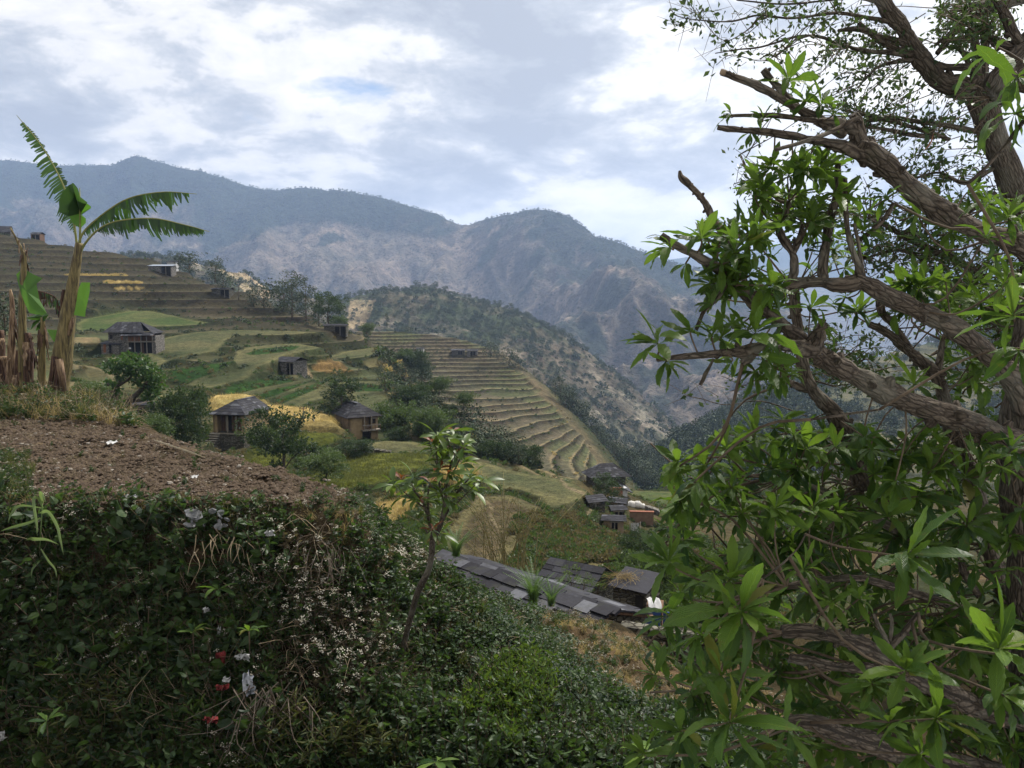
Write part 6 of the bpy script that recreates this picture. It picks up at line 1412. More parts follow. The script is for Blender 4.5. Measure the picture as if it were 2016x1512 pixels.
# ================================================================== NEAR PLANTS
M_BANANA = leaf_mat('banana_leaf', (0.012, 0.036, 0.016), (0.050, 0.105, 0.022), 0.42)
M_BANANA_L = leaf_mat('banana_leaf_bright', (0.05, 0.13, 0.02), (0.10, 0.22, 0.03), 0.42)
M_MIDRIB = plain_mat('banana_midrib', (0.14, 0.16, 0.05), (0.24, 0.24, 0.09), 6)
def stem_mat(nm='banana_stem', cols=((0.035, 0.022, 0.012), (0.12, 0.095, 0.035), (0.22, 0.17, 0.07)), rg=.6):
    m, nt, out = new_mat(nm); mp = N(nt, 'ShaderNodeMapping', inp={0: objco(nt)}); mp.inputs['Scale'].default_value = (14, 14, 1.1); n = noise(nt, mp.outputs[0], 1.6, 6.0, .65, .4)
    c = ramp(nt, n, [(.36, cols[0]), (.5, cols[1]), (.64, cols[2])]); bsdf(nt, out, c, rg, n, .02, .8, .3); return m
M_STEM = stem_mat(); M_SHEATH = stem_mat('dry_sheath', ((0.045, 0.025, 0.016), (0.15, 0.095, 0.055), (0.32, 0.23, 0.14)), .85); M_SHEATH_D = stem_mat('dark_sheath', ((0.018, 0.009, 0.007), (0.055, 0.028, 0.018), (0.13, 0.08, 0.05)), .85)
BD = 24.0
def bpt(px, py, d=BD): return P(px, py, d)
def banana_leaf(par, inv, path, wa, wb, da, db, mat, seed, n=46, rag=.35, d0=BD, rib=True, t0=.28, label=None):
    """path: px,py,dd of petiole and midrib; the blade starts at t0. da/db: directions the two halves hang in"""
    p = spline([list(bpt(x, y, d0+q)+inv) for x, y, q in path], 8); L = len(p); r = np.random.RandomState(seed)
    lf = link('leaf', None, par)
    if label: lf['label'] = label
    mb = MB(); mb.tube(p, np.linspace(.040, .008, L), 6); link('midrib', mb.mesh('midrib', (M_MIDRIB,)), lf)
    mb = MB(); T = np.linspace(t0, .995, n+1); cum = np.linspace(0, 1, L)
    def at(t): return np.array([np.interp(t, cum, p[:, k]) for k in range(3)])
    for side, w, dd in ((0, wa, da), (1, wb, db)):
        dd = np.array(dd, float); dd /= np.linalg.norm(dd); off = 0
        nxt = 0; gw = 1; gk = False
        for i in range(n):
            if i >= nxt: nxt = i+r.randint(2, 9); off = r.normal()*.16*rag/.35; gw = 1+.22*r.normal(); gk = True
            else: gk = False
            a, b = at(T[i]), at(T[i+1]); t = (T[i]-t0)/(1-t0); ww = w*gw*(math.sin(math.pi*min(1, t*1.02+.05))**.45)*(1+rag*.5*r.normal()*(.3+t))*(1 if t > .04 else .5)
            if r.rand() < rag*.16: continue
            tg = (b-a)/np.linalg.norm(b-a); e = dd+tg*(.25+off+rag*.3*r.normal())+np.array((0, 0, -.25)); e /= np.linalg.norm(e)
            gap = .3 if gk else (.08 if r.rand() < rag else -.02)
            a1 = a+tg*np.linalg.norm(b-a)*gap; b1 = b-tg*np.linalg.norm(b-a)*gap*.5; md = dd*.6+e*.5+.04*r.normal(size=3)
            mid = ww*.5; down = np.array((0, 0, -1.0))*ww*.12
            V = [a, b, b1+md*mid*1.0, a1+md*mid, b1+e*ww+down-tg*.01, a1+e*ww*(1-.15*r.rand())+down+tg*.02]
            mb.add(V, Q=[(0, 1, 2, 3), (3, 2, 4, 5)], tint=np.clip(.45+.2*r.normal(), 0, 1))
    o = link('blade', mb.mesh('blade', (mat,), False), lf); return lf
def banana_main():
    base = bpt(116, 792); inv = -np.array(base); t = thing('banana_plant', 'tall banana plant with four tattered leaves spread against the mountain', 'banana plant', Vector(base))
    pts = [(112,795,19),(118,745,19),(124,700,18),(131,640,15.5),(138,590,12.5),(146,545,10),(151,510,8.5),(156,478,7)]
    p = spline([list(bpt(x, y)+inv)+[pxr(r, BD)] for x, y, r in pts], 6); mb = MB(); mb.tube(p[:, :3], p[:, 3], 16, rough=.06); link('pseudostem', mb.mesh('pseudostem', (M_STEM,)), t)
    banana_leaf(t, inv, [(152,500,0),(150,470,0),(140,410,0),(118,350,0),(80,285,.1),(33,227,.2)], .46, .14, (-.95, .1, -.55), (.7, .5, .3), M_BANANA, 1, 52, .42, t0=.24)
    banana_leaf(t, inv, [(155,500,0),(160,465,0),(190,432,-.1),(250,392,-.3),(320,378,-.4),(388,382,-.5)], .44, .40, (.15, -.3, -1), (-.1, .5, -.9), M_BANANA, 2, 52, .55, t0=.24)
    banana_leaf(t, inv, [(156,510,0),(164,485,0),(190,455,-.2),(228,436,-.4),(300,430,-.6),(365,443,-.8),(412,456,-.9)], .36, .36, (.1, -.35, -1), (0, .5, -.9), M_BANANA, 3, 56, .22, t0=.34)
    # the folded upright leaf in the middle: broad, its sides tipped over
    def fold():
        lf = link('leaf', None, t); lf['label'] = 'broad upright leaf folded over at the top'; mb = MB(); mb.tube([bpt(157,505)+inv, bpt(158,440)+inv, bpt(157,370)+inv], [.04, .03, .012], 6); link('midrib', mb.mesh('midrib', (M_MIDRIB,)), lf); r = np.random.RandomState(4)
        def sheet(name, out, mat, y0=-.1):
            mb = MB(); c = bpt(157, 420)+inv; V = [c+np.array((0, .05, 0))]+[bpt(x, y)+inv+np.array((0, q, 0)) for x, y, q in out]; mb.add(V, T=[(0, 1+k, 1+(k+1) % len(out)) for k in range(len(out))], tint=.55); link(name, mb.mesh(name, (mat,), False), lf)
        sheet('blade', [(158,450,0),(176,440,-.2),(178,432,-.25),(162,425,-.1),(190,412,-.3),(189,408,-.3),(172,398,-.2),(160,392,-.1),(150,390,-.1),(140,400,-.2),(142,425,-.2),(147,440,-.1)], M_BANANA_L)
        sheet('blade', [(142,428,-.25),(130,420,-.35),(131,400,-.4),(136,385,-.4),(148,368,-.35),(152,362,-.2),(157,372,-.1),(152,395,-.25)], M_BANANA)
        sheet('blade', [(152,362,-.3),(160,366,-.45),(172,378,-.5),(176,392,-.5),(188,402,-.45),(182,405,-.4),(165,398,-.35),(158,385,-.3)], M_BANANA)
    fold()
    def flatleaf(out, mat, c, label):
        lf = link('leaf', None, t); lf['label'] = label; mb = MB(); cc = bpt(*c)+inv; V = [cc+np.array((0, .06, 0))]+[bpt(x, y)+inv+np.array((0, q, 0)) for x, y, q in out]; mb.add(V, T=[(0, 1+k, 1+(k+1) % len(out)) for k in range(len(out))], tint=.7); link('blade', mb.mesh('blade', (mat,), False), lf)
    flatleaf([(160,556,0),(174,556,.1),(173,575,.1),(169,595,.1),(165,612,.1),(164,624,.1),(147,620,-.05),(145,612,-.05),(150,590,0),(154,570,0)], M_BANANA_L, (161, 590), 'short bright green leaf piece at the right of the stem')
    flatleaf([(92,648,0),(104,650,.1),(120,645,.2),(119,660,.2),(117,690,.2),(112,686,.1),(104,670,0),(97,658,0)], M_BANANA_L, (108, 662), 'bright drooping leaf low at the left of the stem')
    for (a, b, c, m, w) in (((127,705,9),(133,740,8),(134,768,7),M_SHEATH,.9), ((118,700,8),(112,740,8),(108,790,6),M_SHEATH_D,.9), ((124,720,6),(122,760,6),(120,795,4),M_SHEATH_D,.9), ((150,625,4),(147,640,5),(142,660,4),M_SHEATH,.5), ((130,570,3),(128,590,4),(126,612,3),M_SHEATH_D,.4)):
        mb = MB(); mb.tube([bpt(x, y)+inv-np.array((0, .32*w, 0)) for x, y, _ in (a, b, c)], [pxr(q, BD)*.8 for _, _, q in (a, b, c)], 7, rough=.3, seed=int(a[0])); link('dry_sheath', mb.mesh('sheath', (m,)), t)
banana_main()
def banana_side(name, label, stem, leaves, mat, seed):
    base = bpt(stem[0][0], stem[0][1]); inv = -np.array(base); t = thing('banana_plant', label, 'banana plant', Vector(base)); p = spline([list(bpt(x, y)+inv)+[pxr(r, BD)] for x, y, r in stem], 5); mb = MB(); mb.tube(p[:, :3], p[:, 3], 12, rough=.1, seed=seed); link('pseudostem', mb.mesh('pseudostem', (mat,)), t)
    for out, c, m, tint in leaves:
        lf = link('leaf', None, t); mb = MB(); cc = bpt(*c)+inv; V = [cc+np.array((0, -.12, 0))]+[bpt(x, y)+inv+np.array((0, q, 0)) for x, y, q in out]; mb.add(V, T=[(0, 1+k, 1+(k+1) % len(out)) for k in range(len(out))], tint=tint); link('blade', mb.mesh('blade', (m,), False), lf)
    r = np.random.RandomState(seed+40); n = len(p)
    for k in range(9):
        i = r.randint(2, n-3); a = p[i, :3]; w = p[i, 3]; az = r.rand()*6.28; o = np.array((math.cos(az), math.sin(az), 0))*w*.95; L = .25+.45*r.rand(); q = [a+o*.9+np.array((0, 0, L*.4)), a+o*(1.1+.5*r.rand()), a+o*(1.2+1.2*r.rand())-np.array((0, 0, L*.7))]
        s_ = np.array((-math.sin(az), math.cos(az), 0)); pp = spline(q, 3); V = []
        for j, c in enumerate(pp): ww = w*(.75-.55*j/len(pp))*(1+.3*r.normal()); V += [c-s_*ww, c+o*.25, c+s_*ww]
        m = MB(); m.add(V, Q=[(3*j+e, 3*j+e+1, 3*j+e+4, 3*j+e+3) for j in range(len(pp)-1) for e in range(2)]); link('dry_sheath', m.mesh('sheath', (M_SHEATH if k % 2 else M_SHEATH_D,), False), t)
    return t, inv
t1, i1 = banana_side('banana_plant', 'broken banana stem with bent thin top and one big hanging green leaf', [(44,770,9),(44,700,8),(44,620,7),(45,560,6),(47,510,5),(44,494,3.4),(34,474,2.4),(20,448,1.6)],
    [([(32,540,0),(42,531,0),(52,533,.05),(62,540,.1),(76,548,.2),(66,550,.1),(70,570,.1),(74,590,.1),(86,612,.1),(90,620,.1),(78,621,0),(62,616,-.1),(54,600,-.1),(46,580,-.1),(40,560,-.1)], (58, 575), M_BANANA_L, .15)], M_STEM, 1)
mb = MB(); mb.tube([bpt(47,512)+i1, bpt(52,498)+i1, bpt(55,487)+i1], [.03, .02, .01], 5); link('dry_spike', mb.mesh('spike', (M_SHEATH_D,)), t1)
banana_side('banana_plant', 'slender young banana plant with a small tuft of drooping leaves', [(82,770,8),(83,700,6.5),(84,650,5),(84,625,4)],
    [([(84,622,0),(92,616,0),(96,620,0),(90,628,0),(86,640,0)], (88, 624), M_BANANA, .5), ([(84,622,0),(76,618,0),(62,622,0),(52,626,0),(64,630,0),(78,630,0)], (72, 624), M_BANANA, .6), ([(82,628,0),(72,630,0),(62,640,0),(60,650,0),(70,640,0)], (70, 635), M_BANANA, .3), ([(83,630,0),(76,640,0),(70,652,0),(84,645,0)], (78, 640), M_BANANA, .4)], M_STEM, 2)
for i, (st, m, lb) in enumerate([([(20,780,7),(22,700,7),(24,640,5.5),(23,590,4),(20,570,2)], M_SHEATH, 'pale dry banana stem standing left of the broken one'), ([(4,790,10),(3,740,9),(0,690,9),(1,650,6)], M_SHEATH_D, 'thick dead banana stump cut by the left picture edge'),
    ([(55,780,9),(56,730,9),(56,690,8),(55,655,5)], M_SHEATH_D, 'dark dead banana stump with pale split top'), ([(34,790,8),(36,740,8),(38,690,6)], M_SHEATH_D, 'short dark dead stump between the two dry banana stems'), ([(86,790,5),(84,750,5),(80,718,6)], M_SHEATH, 'short pale cut stump just left of the tall banana plant')]):
    banana_side('banana_plant', lb, st, [], m, 5+i)
# the withered hanging fronds behind
def withered():
    base = bpt(104, 660, 27); inv = -np.array(base); t = thing('withered_frond', 'dark shrivelled banana frond drooping between the banana stems', 'dead leaf', Vector(base)); r = np.random.RandomState(3); mb = MB(); p = spline([bpt(74,573,27)+inv, bpt(95,578,27)+inv, bpt(112,590,27)+inv, bpt(120,625,27)+inv], 5); mb.tube(p, .02, 5)
    for i in range(60): a = p[r.randint(0, len(p))]; e = a+np.array((r.normal()*.08, r.normal()*.05, -.15-.35*r.rand())); s = .02+.03*r.rand(); mb.add([a, a+(s, 0, 0), e+(s, 0, 0), e], Q=[(0, 1, 2, 3)], tint=r.rand(), mi=1 if i % 2 else 0)
    link('frond', mb.mesh('frond', (M_SHEATH_D, M_BANANA), False), t)
withered()
# ---- maize-like plant on the rim, left
def maize():
    base = Pv(78, 1110, 11.6); inv = -np.array(base); d = 11.3; t = thing('maize_plant', 'pale green maize-like plant with long arching leaves on the rim of the bank', 'plant', base); mb = MB(); mb.tube([P(78,1110,d+.3)+inv, P(80,1050,d)+inv, P(84,985,d)+inv], [.012, .010, .006], 6); link('stem', mb.mesh('stem', (M_MAIZE,)), t)
    for pts, w in (([(84,1000),(76,982),(66,985),(72,1030),(73,1055)], .055), ([(84,990),(80,972),(84,974),(90,990)], .06), ([(80,1010),(95,1008),(112,1035),(118,1060),(125,1092)], .060), ([(80,1020),(55,1030),(25,1038),(0,1046)], .045), ([(80,1060),(62,1062),(90,1062),(116,1072)], .05), ([(80,1080),(95,1104),(108,1120),(112,1138)], .045), ([(82,1000),(40,996),(22,1012),(16,1030)], .04), ([(78,1060),(62,1060),(50,1064)], .04), ([(78,1105),(64,1120),(62,1138)], .03)):
        p = spline([list(P(x, y, d-.15*i*.5)+inv) for i, (x, y) in enumerate(pts)], 5); n = len(p); V = []; tg = np.gradient(p, axis=0)
        for i in range(n):
            s = np.cross(tg[i], (0.1, 1, .2)); s /= np.linalg.norm(s)+1e-9; q = w*.5*math.sin(math.pi*min(1, .12+.88*i/(n-1)))**.7; V += [p[i]-s*q, p[i]+np.array((0, .01, -.006)), p[i]+s*q]
        m = MB(); m.add(V, Q=[(3*i+j, 3*i+j+1, 3*i+j+4, 3*i+j+3) for i in range(n-1) for j in range(2)], tint=.6); link('leaf', m.mesh('maize_leaf', (M_MAIZE,)), t)
M_MAIZE = leaf_mat('maize_leaf', (0.06, 0.10, 0.035), (0.17, 0.23, 0.09), .45)
maize()
# ---- sapling
def lance(mb, o, d, L, w, tint, mi, r, n=6, droop=.5):
    Fm = frame_from(d, r.normal()*.5); V0, Q0, U0 = LEAFLO[r.randint(2)]; mb.add((V0*L)@Fm.T+o, Q=Q0, uv=U0, tint=tint, mi=mi)
def sapling():
    D = 10.6; base = P(788, 1292, 12.0); inv = -base; t = thing('sapling', 'thin sapling with curved stem and green and reddish leaves in front of the fields', 'tree', Vector(base)); r = np.random.RandomState(21)
    tr = spline([list(P(788,1300,11.4)+inv)+[pxr(7, D)], list(P(806,1225,11.1)+inv)+[pxr(6.4, D)], list(P(822,1168,10.8)+inv)+[pxr(6.6, D)], list(P(846,1115,D)+inv)+[pxr(6, D)], list(P(852,1062,D)+inv)+[pxr(6.5, D)]], 8)
    mb = MB(); mb.tube(tr[:, :3], tr[:, 3], 10, rough=.08); link('trunk', mb.mesh('sapling_trunk', (M_BARK2,)), t)
    bs = [[(852,1064,6),(868,1030,5),(876,990,3.5),(880,950,3),(890,905,2.2),(896,870,1.5)], [(852,1064,5),(846,1030,4),(838,1000,3),(830,985,2.2),(812,962,1.5)], [(868,1030,4),(884,1000,3),(900,970,2.5),(925,940,1.8)], [(876,990,3),(866,960,2.2),(862,920,1.6),(858,880,1.2)], [(846,1030,3),(842,985,2.2),(846,950,1.6)], [(838,1000,2),(815,985,1.5),(795,968,1)], [(884,1000,2),(905,985,1.5),(935,955,1)], [(862,920,1.5),(850,890,1),(846,868,.8)], [(880,950,2),(900,915,1.4),(912,880,1)], [(852,1064,2.5),(836,1040,1.8),(822,1020,1.2)], [(890,905,1.5),(885,880,1),(880,860,.8)], [(830,985,1.5),(808,950,1),(790,940,.8)],[(900,970,1.5),(925,950,1),(946,940,.8)]]
    tips = []
    for b in bs:
        zj = r.uniform(-.35, .35); p = spline([list(P(x, y, D+zj*i/len(b))+inv)+[pxr(q, D)] for i, (x, y, q) in enumerate(b)], 4); mb = MB(); mb.tube(p[:, :3], p[:, 3], 6, rough=.08); link('branch', mb.mesh('sapling_branch', (M_BARK2,)), t); tips.append(p[-1, :3])
        if len(p) > 12: tips.append(p[-6, :3])
    ros = [(x, y) for x, y in [(860,858),(896,862),(880,880),(858,885),(870,905),(895,895),(912,880),(846,950),(812,960),(790,945),(800,978),(826,985),(925,942),(946,948),(905,955),(930,965),(880,935),(862,925),(838,1012),(822,1022),(868,975),(846,985),(885,985),(815,940),(905,915),(850,1045),(775,955),(868,1050),(890,850),(850,870)]]
    n = 0; st = MB()
    for x, y in ros:
        c = P(x, y, D+r.uniform(-.4, .4))+inv; k = 12
        young = r.rand() < .35
        for i in range(k):
            az = i*2.4+r.rand()*.6; el = r.uniform(-.3, 1.0); d = np.array((math.cos(az)*math.cos(el), math.sin(az)*math.cos(el), math.sin(el))); L = r.uniform(.18, .34); red = young and el > .5
            mb = MB() if n < 280 else st; lance(mb, c, d, L*(.7 if red else 1), 1, np.clip(.45+.25*r.normal(), 0, 1), 1 if red else 0, r)
            if n < 280: link('leaf', mb.mesh('leaf', (M_LEAF_SAP, M_REDLEAF)), t)
            n += 1
    if st.V: link('foliage', st.mesh('foliage', (M_LEAF_SAP, M_REDLEAF)), t, kind='stuff')
M_LEAF_SAP = leaf_mat('sapling_leaf', (0.030, 0.065, 0.014), (0.120, 0.170, 0.030), .42)
sapling()
# ---- fern on the roof edge, leafy plants of the bank
def fern(px, py, d, label, name='fern', n=18, L=.75, mat=None):
    base = Pv(px, py, d); t = thing(name, label, 'fern', base); r = np.random.RandomState(int(px))
    for i in range(n):
        az = i*2.4; lean = .35+.6*r.rand(); LL = L*(.7+.5*r.rand()); p = spline([np.zeros(3), np.array((math.cos(az)*lean*.35, math.sin(az)*lean*.35, .6))*LL, np.array((math.cos(az)*lean*1.1, math.sin(az)*lean*1.1, .95))*LL], 7); m = MB(); m.tube(p, .004, 3, cap=False); tg = np.gradient(p, axis=0)
        for k in range(2, len(p)):
            for f in (0, .5):
                q = p[k-1]*(1-f)+p[k]*f; s = np.cross(tg[k], (0, 0, 1)); s /= np.linalg.norm(s)+1e-9; w = .16*LL*(1-(k-2+f)/len(p))+.01
                for sg in (-1, 1): u = tg[k]/np.linalg.norm(tg[k]); m.add([q-u*.012, q+u*.012, q+sg*s*w+u*.02-np.array((0, 0, w*.25))], T=[(0, 1, 2)], tint=.4+.3*r.rand())
        link('frond', m.mesh('frond', (mat or M_LEAF_FERN,), False), t)
M_LEAF_FERN = leaf_mat('fern_leaf', (0.05, 0.10, 0.03), (0.11, 0.18, 0.055), .6)
fern(1050, 1190, 19.5, 'feathery green fern bush standing in front of the long slate roof', n=26, L=.8); fern(1085, 1196, 19.0, 'smaller fern right of the feathery one by the slate roof', n=16, L=.6)
fern(898, 1098, 22, 'green ferny shrub at the left end of the long slate roof', n=22, L=.85)
def broad_plant(px, py, d, L, n, label, tint=.5, mat=None, el0=.2):
    base = Pv(px, py, d); t = thing('leafy_plant', label, 'plant', base); r = np.random.RandomState(int(px+py)); mb = MB(); mb.tube([(0, 0, -.3), (0, 0, 0)], .008, 5); link('stem', mb.mesh('stem', (M_TWIG,)), t)
    for i in range(n):
        az = i*2.4+r.rand()*.5; el = r.uniform(el0-.3, el0+.6); m = MB(); V0, Q0, U0 = LEAFV[i % 4]; m.add((V0*L*(.7+.5*r.rand()))@frame_from((math.cos(az)*math.cos(el), math.sin(az)*math.cos(el), math.sin(el)), .2*r.normal()).T, Q=Q0, uv=U0, tint=np.clip(tint+.2*r.normal(), 0, 1)); link('leaf', m.mesh('leaf', (mat or M_LEAF_BIG,)), t)
for a in ((92,1420,9.6,.26,9,'dark broad-leaved plant low on the left of the bank',.3), (490,1242,10.2,.24,8,'single leafy sprig right of the plastic scraps on the bank',.5), (905,1240,13.4,.42,9,'dark broad-leaved plant in the shadow at the top of the creeper slope',.25), (380,1245,10.5,.22,7,'broad dark leaves beside the narrow white scrap',.35), (430,1160,10.9,.28,8,'broad leaves below the slate rubble',.35), (860,1500,8.6,.34,6,'bright broad leaves at the bottom edge of the view',.6), (360,1112,11.3,.22,8,'dark leaf cluster near the rim of the bank',.3),
          (330,968,12.3,.13,14,'dark green creeping leaves lying on the front rim of the plot',.3), (1290,1480,7.2,.30,7,'small shrub with yellowish leaf tips at the bottom right of the slope',.8)):
    broad_plant(*a)
# ================================================================== THE BIG TREES ON THE RIGHT
def limb_path(pts, k=7): return spline([list(P(x, y, d))+[pxr(r*(.82 if r > 8 else .95), d)] for x, y, r, d in pts], k)
NODES = []
def add_limb(t, inv, pts, mat=None, name='limb', sides=18, rough=.13, knots=True, seed=0, rec=True, label=None):
    p = limb_path(pts); r = np.random.RandomState(seed+int(pts[0][0])); m = len(p)
    w = p[:, 3]*(1+.07*np.sin(np.arange(m)*.35+seed)+.05*np.sin(np.arange(m)*.83+pts[0][0])); mb = MB(); q = p[:, :3]+inv
    q[1:-1] += r.normal(size=(m-2, 3))*w[1:-1, None]*.03
    mb.tube(q, w, sides, rough=rough, seed=seed)
    if knots:
        for i in range(1, m-1):
            if r.rand() < .26 and w[i] > .010:
                dr = r.normal(size=3); dr /= np.linalg.norm(dr); L = w[i]*(1.2+.5*r.rand()); mb.tube([q[i], q[i]+dr*L*.8, q[i]+dr*L*1.1], [w[i]*.55, w[i]*.42, w[i]*.25], 7, rough=.2)
    o = link(name, mb.mesh(name, (mat or M_BARK,)), t)
    if label: o['label'] = label
    if rec: NODES.extend([(a[:3], a[3]) for a in p])
    return p
def big_tree():
    base = P(2040, 1500, 4.3); base[2] = -4.4; inv = -base; t = thing('broadleaf_tree', 'gnarled pollarded tree with thick brown limbs and rosettes of long glossy leaves', 'tree', Vector(base)); A = lambda pts, **k: add_limb(t, inv, pts, **k)
    mp = spline([list(base+np.array((0, 0, -.3)))+[.24], list(P(2062,1450,4.3))+[.19], list(P(2040,1250,4.3))+[.13], list(P(2030,1080,4.3))+[.115], list(P(2024,960,4.3))+[.13], list(P(2022,880,4.3))+[.14], list(P(2016,800,4.35))+[.105], list(P(2030,700,4.4))+[.095], list(P(2040,600,4.4))+[.10]], 7)
    mb = MB(); q = mp[:, :3]+inv; mb.tube(q, mp[:, 3]*(1+.08*np.sin(np.arange(len(mp))*.8)), 20, rough=.07); link('trunk', mb.mesh('trunk', (M_BARK,)), t); NODES.extend([(a[:3], a[3]) for a in mp])
    A([(2045,505,26,4.3),(2000,478,24,4.25),(1930,456,23,4.2),(1860,418,24,4.1),(1800,378,24,4.05),(1750,330,25,4.0),(1712,300,26,3.95),(1690,282,22,3.95)], label='dark upper limb arching to the left')
    A([(1700,300,20,3.95),(1688,262,16,3.95),(1686,236,14,3.95),(1680,225,9,3.95)], name='stub')
    A([(1705,305,20,3.95),(1652,287,13,3.9),(1600,277,10,3.85),(1553,266,8.5,3.8),(1490,258,7,3.75),(1450,255,6,3.7),(1413,251,5,3.7)], sides=10)
    A([(1686,262,14,3.95),(1650,240,9,3.9),(1590,236,6,3.85),(1533,228,5,3.8),(1470,227,4,3.8),(1424,228,3.2,3.8)], sides=8)
    A([(1660,262,15,3.95),(1610,235,12,3.9),(1557,207,10,3.85),(1510,178,9,3.85),(1470,160,8,3.85),(1421,142,7,3.85)], sides=10, label='sawn-off branch pointing up left')
    A([(1575,215,9,3.9),(1548,190,8,3.95),(1522,160,7.5,4.0),(1502,138,7,4.0)], sides=9, name='stub')
    A([(1690,232,5,3.6),(1640,258,5,3.6),(1580,280,4.5,3.55),(1526,295,4,3.55)], sides=8)
    A([(2025,800,34,4.2),(1994,745,27,4.15),(1945,698,24,4.05),(1891,652,23,3.95),(1840,625,22,3.9),(1791,602,22,3.85),(1740,578,20,3.8),(1700,556,20,3.75),(1684,552,19,3.75)], label='thick middle limb with pale ridged bark')
    A([(1690,556,18,3.75),(1655,562,17,3.75),(1615,556,13,3.8),(1580,556,12,3.8),(1552,562,12,3.8),(1545,575,8,3.8)])
    A([(1621,552,11,3.8),(1620,515,11,3.85),(1628,470,11.5,3.9),(1634,430,10,3.95),(1648,380,8,4.0),(1650,318,6,4.0)])
    A([(1557,562,11,3.8),(1564,530,10,3.8),(1560,500,9,3.8),(1545,475,8,3.8),(1534,450,7,3.8),(1545,425,6,3.85),(1553,397,5,3.85)], sides=10)
    A([(1560,500,7,3.8),(1574,470,7,3.85),(1580,445,6,3.9)], sides=8)
    A([(1695,550,10,3.75),(1688,520,7,3.75),(1672,470,6,3.8),(1665,410,5,3.8),(1664,350,3.5,3.8)], sides=8)
    A([(1700,556,7,3.8),(1696,520,5,3.8),(1690,480,4,3.8),(1682,440,3,3.8)], sides=7)
    A([(1690,475,4,3.9),(1715,455,5,3.9),(1740,432,5,3.9),(1760,400,4,3.9)], sides=7)
    A([(1605,690,16,3.9),(1565,660,16,3.8),(1530,630,15,3.7),(1490,600,14,3.6),(1450,565,13,3.5),(1414,530,12,3.4),(1380,508,10.5,3.3),(1355,495,10,3.3),(1322,478,8,3.25),(1302,462,6,3.25)], label='dark limb reaching left with torn tip')
    A([(1470,585,9,3.6),(1462,540,9,3.7),(1440,480,9,3.7),(1406,437,8.5,3.7),(1388,400,7,3.7),(1365,372,6.5,3.7),(1342,350,6,3.7),(1338,336,3,3.7)], sides=10, label='bare broken branch with splintered tip')
    A([(2030,925,34,4.2),(2000,878,33,4.15),(1945,848,29,4.05),(1891,826,26,3.95),(1830,806,26,3.9),(1780,786,25,3.85),(1732,765,27,3.8),(1690,742,25,3.75),(1652,722,24,3.7),(1625,705,22,3.65),(1597,682,22,3.6)], label='thick lower limb crossing to the left')
    A([(1602,690,20,3.6),(1560,682,15,3.5),(1510,678,12,3.4),(1470,692,14,3.35),(1438,694,10,3.3),(1390,698,7.5,3.2),(1340,702,6,3.1),(1294,708,4.5,3.05)])
    A([(1490,686,12,3.4),(1472,705,13,3.4),(1462,716,9,3.4)], name='burr', sides=10); A([(1604,690,17,3.6),(1612,660,14,3.6),(1620,628,9,3.6)], name='stub')
    A([(1590,668,5,3.55),(1605,652,5,3.5),(1628,644,3.5,3.45)], name='twig', sides=6)
    A([(1700,960,19,4.6),(1684,916,20,4.55),(1668,870,19,4.5),(1650,825,19,4.45),(1620,790,17,4.4),(1593,757,15,4.4),(1580,715,14,4.4),(1575,670,13,4.4),(1567,620,12,4.4),(1564,571,11,4.4)])
    A([(1600,770,8,4.4),(1560,756,7,4.4),(1545,742,6,4.4),(1532,705,4,4.4)], sides=8)
    A([(1990,1230,26,4.9),(1972,1150,20,4.9),(1950,1090,19,4.85),(1930,1000,18,4.8),(1910,924,17,4.75),(1890,870,16,4.7),(1870,837,15,4.65),(1858,780,15,4.6),(1840,735,15,4.55),(1810,708,13,4.5),(1782,686,11,4.45),(1745,655,9,4.4),(1712,638,8,4.4)], label='slender pale trunk behind the main one')
    A([(1860,760,9,4.6),(1800,700,8,4.55),(1760,640,9,4.5),(1736,615,9,4.45),(1732,580,8,4.4)], sides=9)
    A([(1995,810,14,4.4),(1965,840,12,4.5),(1930,865,10,4.6),(1900,880,8,4.6)], sides=9)
    A([(1845,735,7,4.55),(1852,700,7,4.6),(1855,670,6,4.6)], sides=7)
    A([(1597,826,2.6,3.3),(1650,818,3,3.3),(1732,806,3.2,3.3)], name='twig', sides=6); A([(1378,758,4,3.1),(1390,735,4,3.1),(1405,706,3,3.1)], name='twig', sides=6)
    A([(1370,650,4,3.3),(1385,615,4,3.3),(1410,590,4.5,3.35),(1430,560,5,3.4)], name='twig', sides=6); A([(1502,1140,2.2,3.0),(1540,1110,2.2,3.0),(1570,1080,2,3.0),(1586,1052,1.6,3.0)], name='twig', sides=6)
    A([(1540,1244,14,3.5),(1580,1243,17,3.5),(1640,1252,18,3.5),(1690,1268,18,3.55),(1735,1290,20,3.6),(1790,1330,22,3.7),(1900,1380,26,4.0),(2010,1420,30,4.2)], label='cut limb end with pale sawn face'); A([(1556,1296,11,3.45),(1600,1303,12,3.45),(1650,1313,12,3.5),(1700,1315,12,3.55),(1760,1320,14,3.65)])
    A([(1735,1290,10,3.6),(1760,1265,10,3.6),(1780,1245,9,3.6),(1800,1218,5,3.6),(1808,1208,3,3.6)], sides=8, name='stub'); A([(1750,1270,5,3.6),(1735,1240,5,3.6),(1718,1208,4.5,3.6)], sides=7, name='stub'); A([(1752,1262,4,3.6),(1756,1230,4,3.6),(1752,1208,3,3.6)], sides=7, name='stub')
    A([(1545,1420,12,3.3),(1600,1425,20,3.35),(1660,1446,24,3.45),(1740,1470,26,3.6),(1850,1500,28,3.9),(1990,1530,32,4.2)]); A([(1550,1155,8,3.6),(1620,1142,8,3.65),(1680,1138,8,3.7),(1740,1150,8,3.8),(1900,1200,10,4.3)], sides=8)
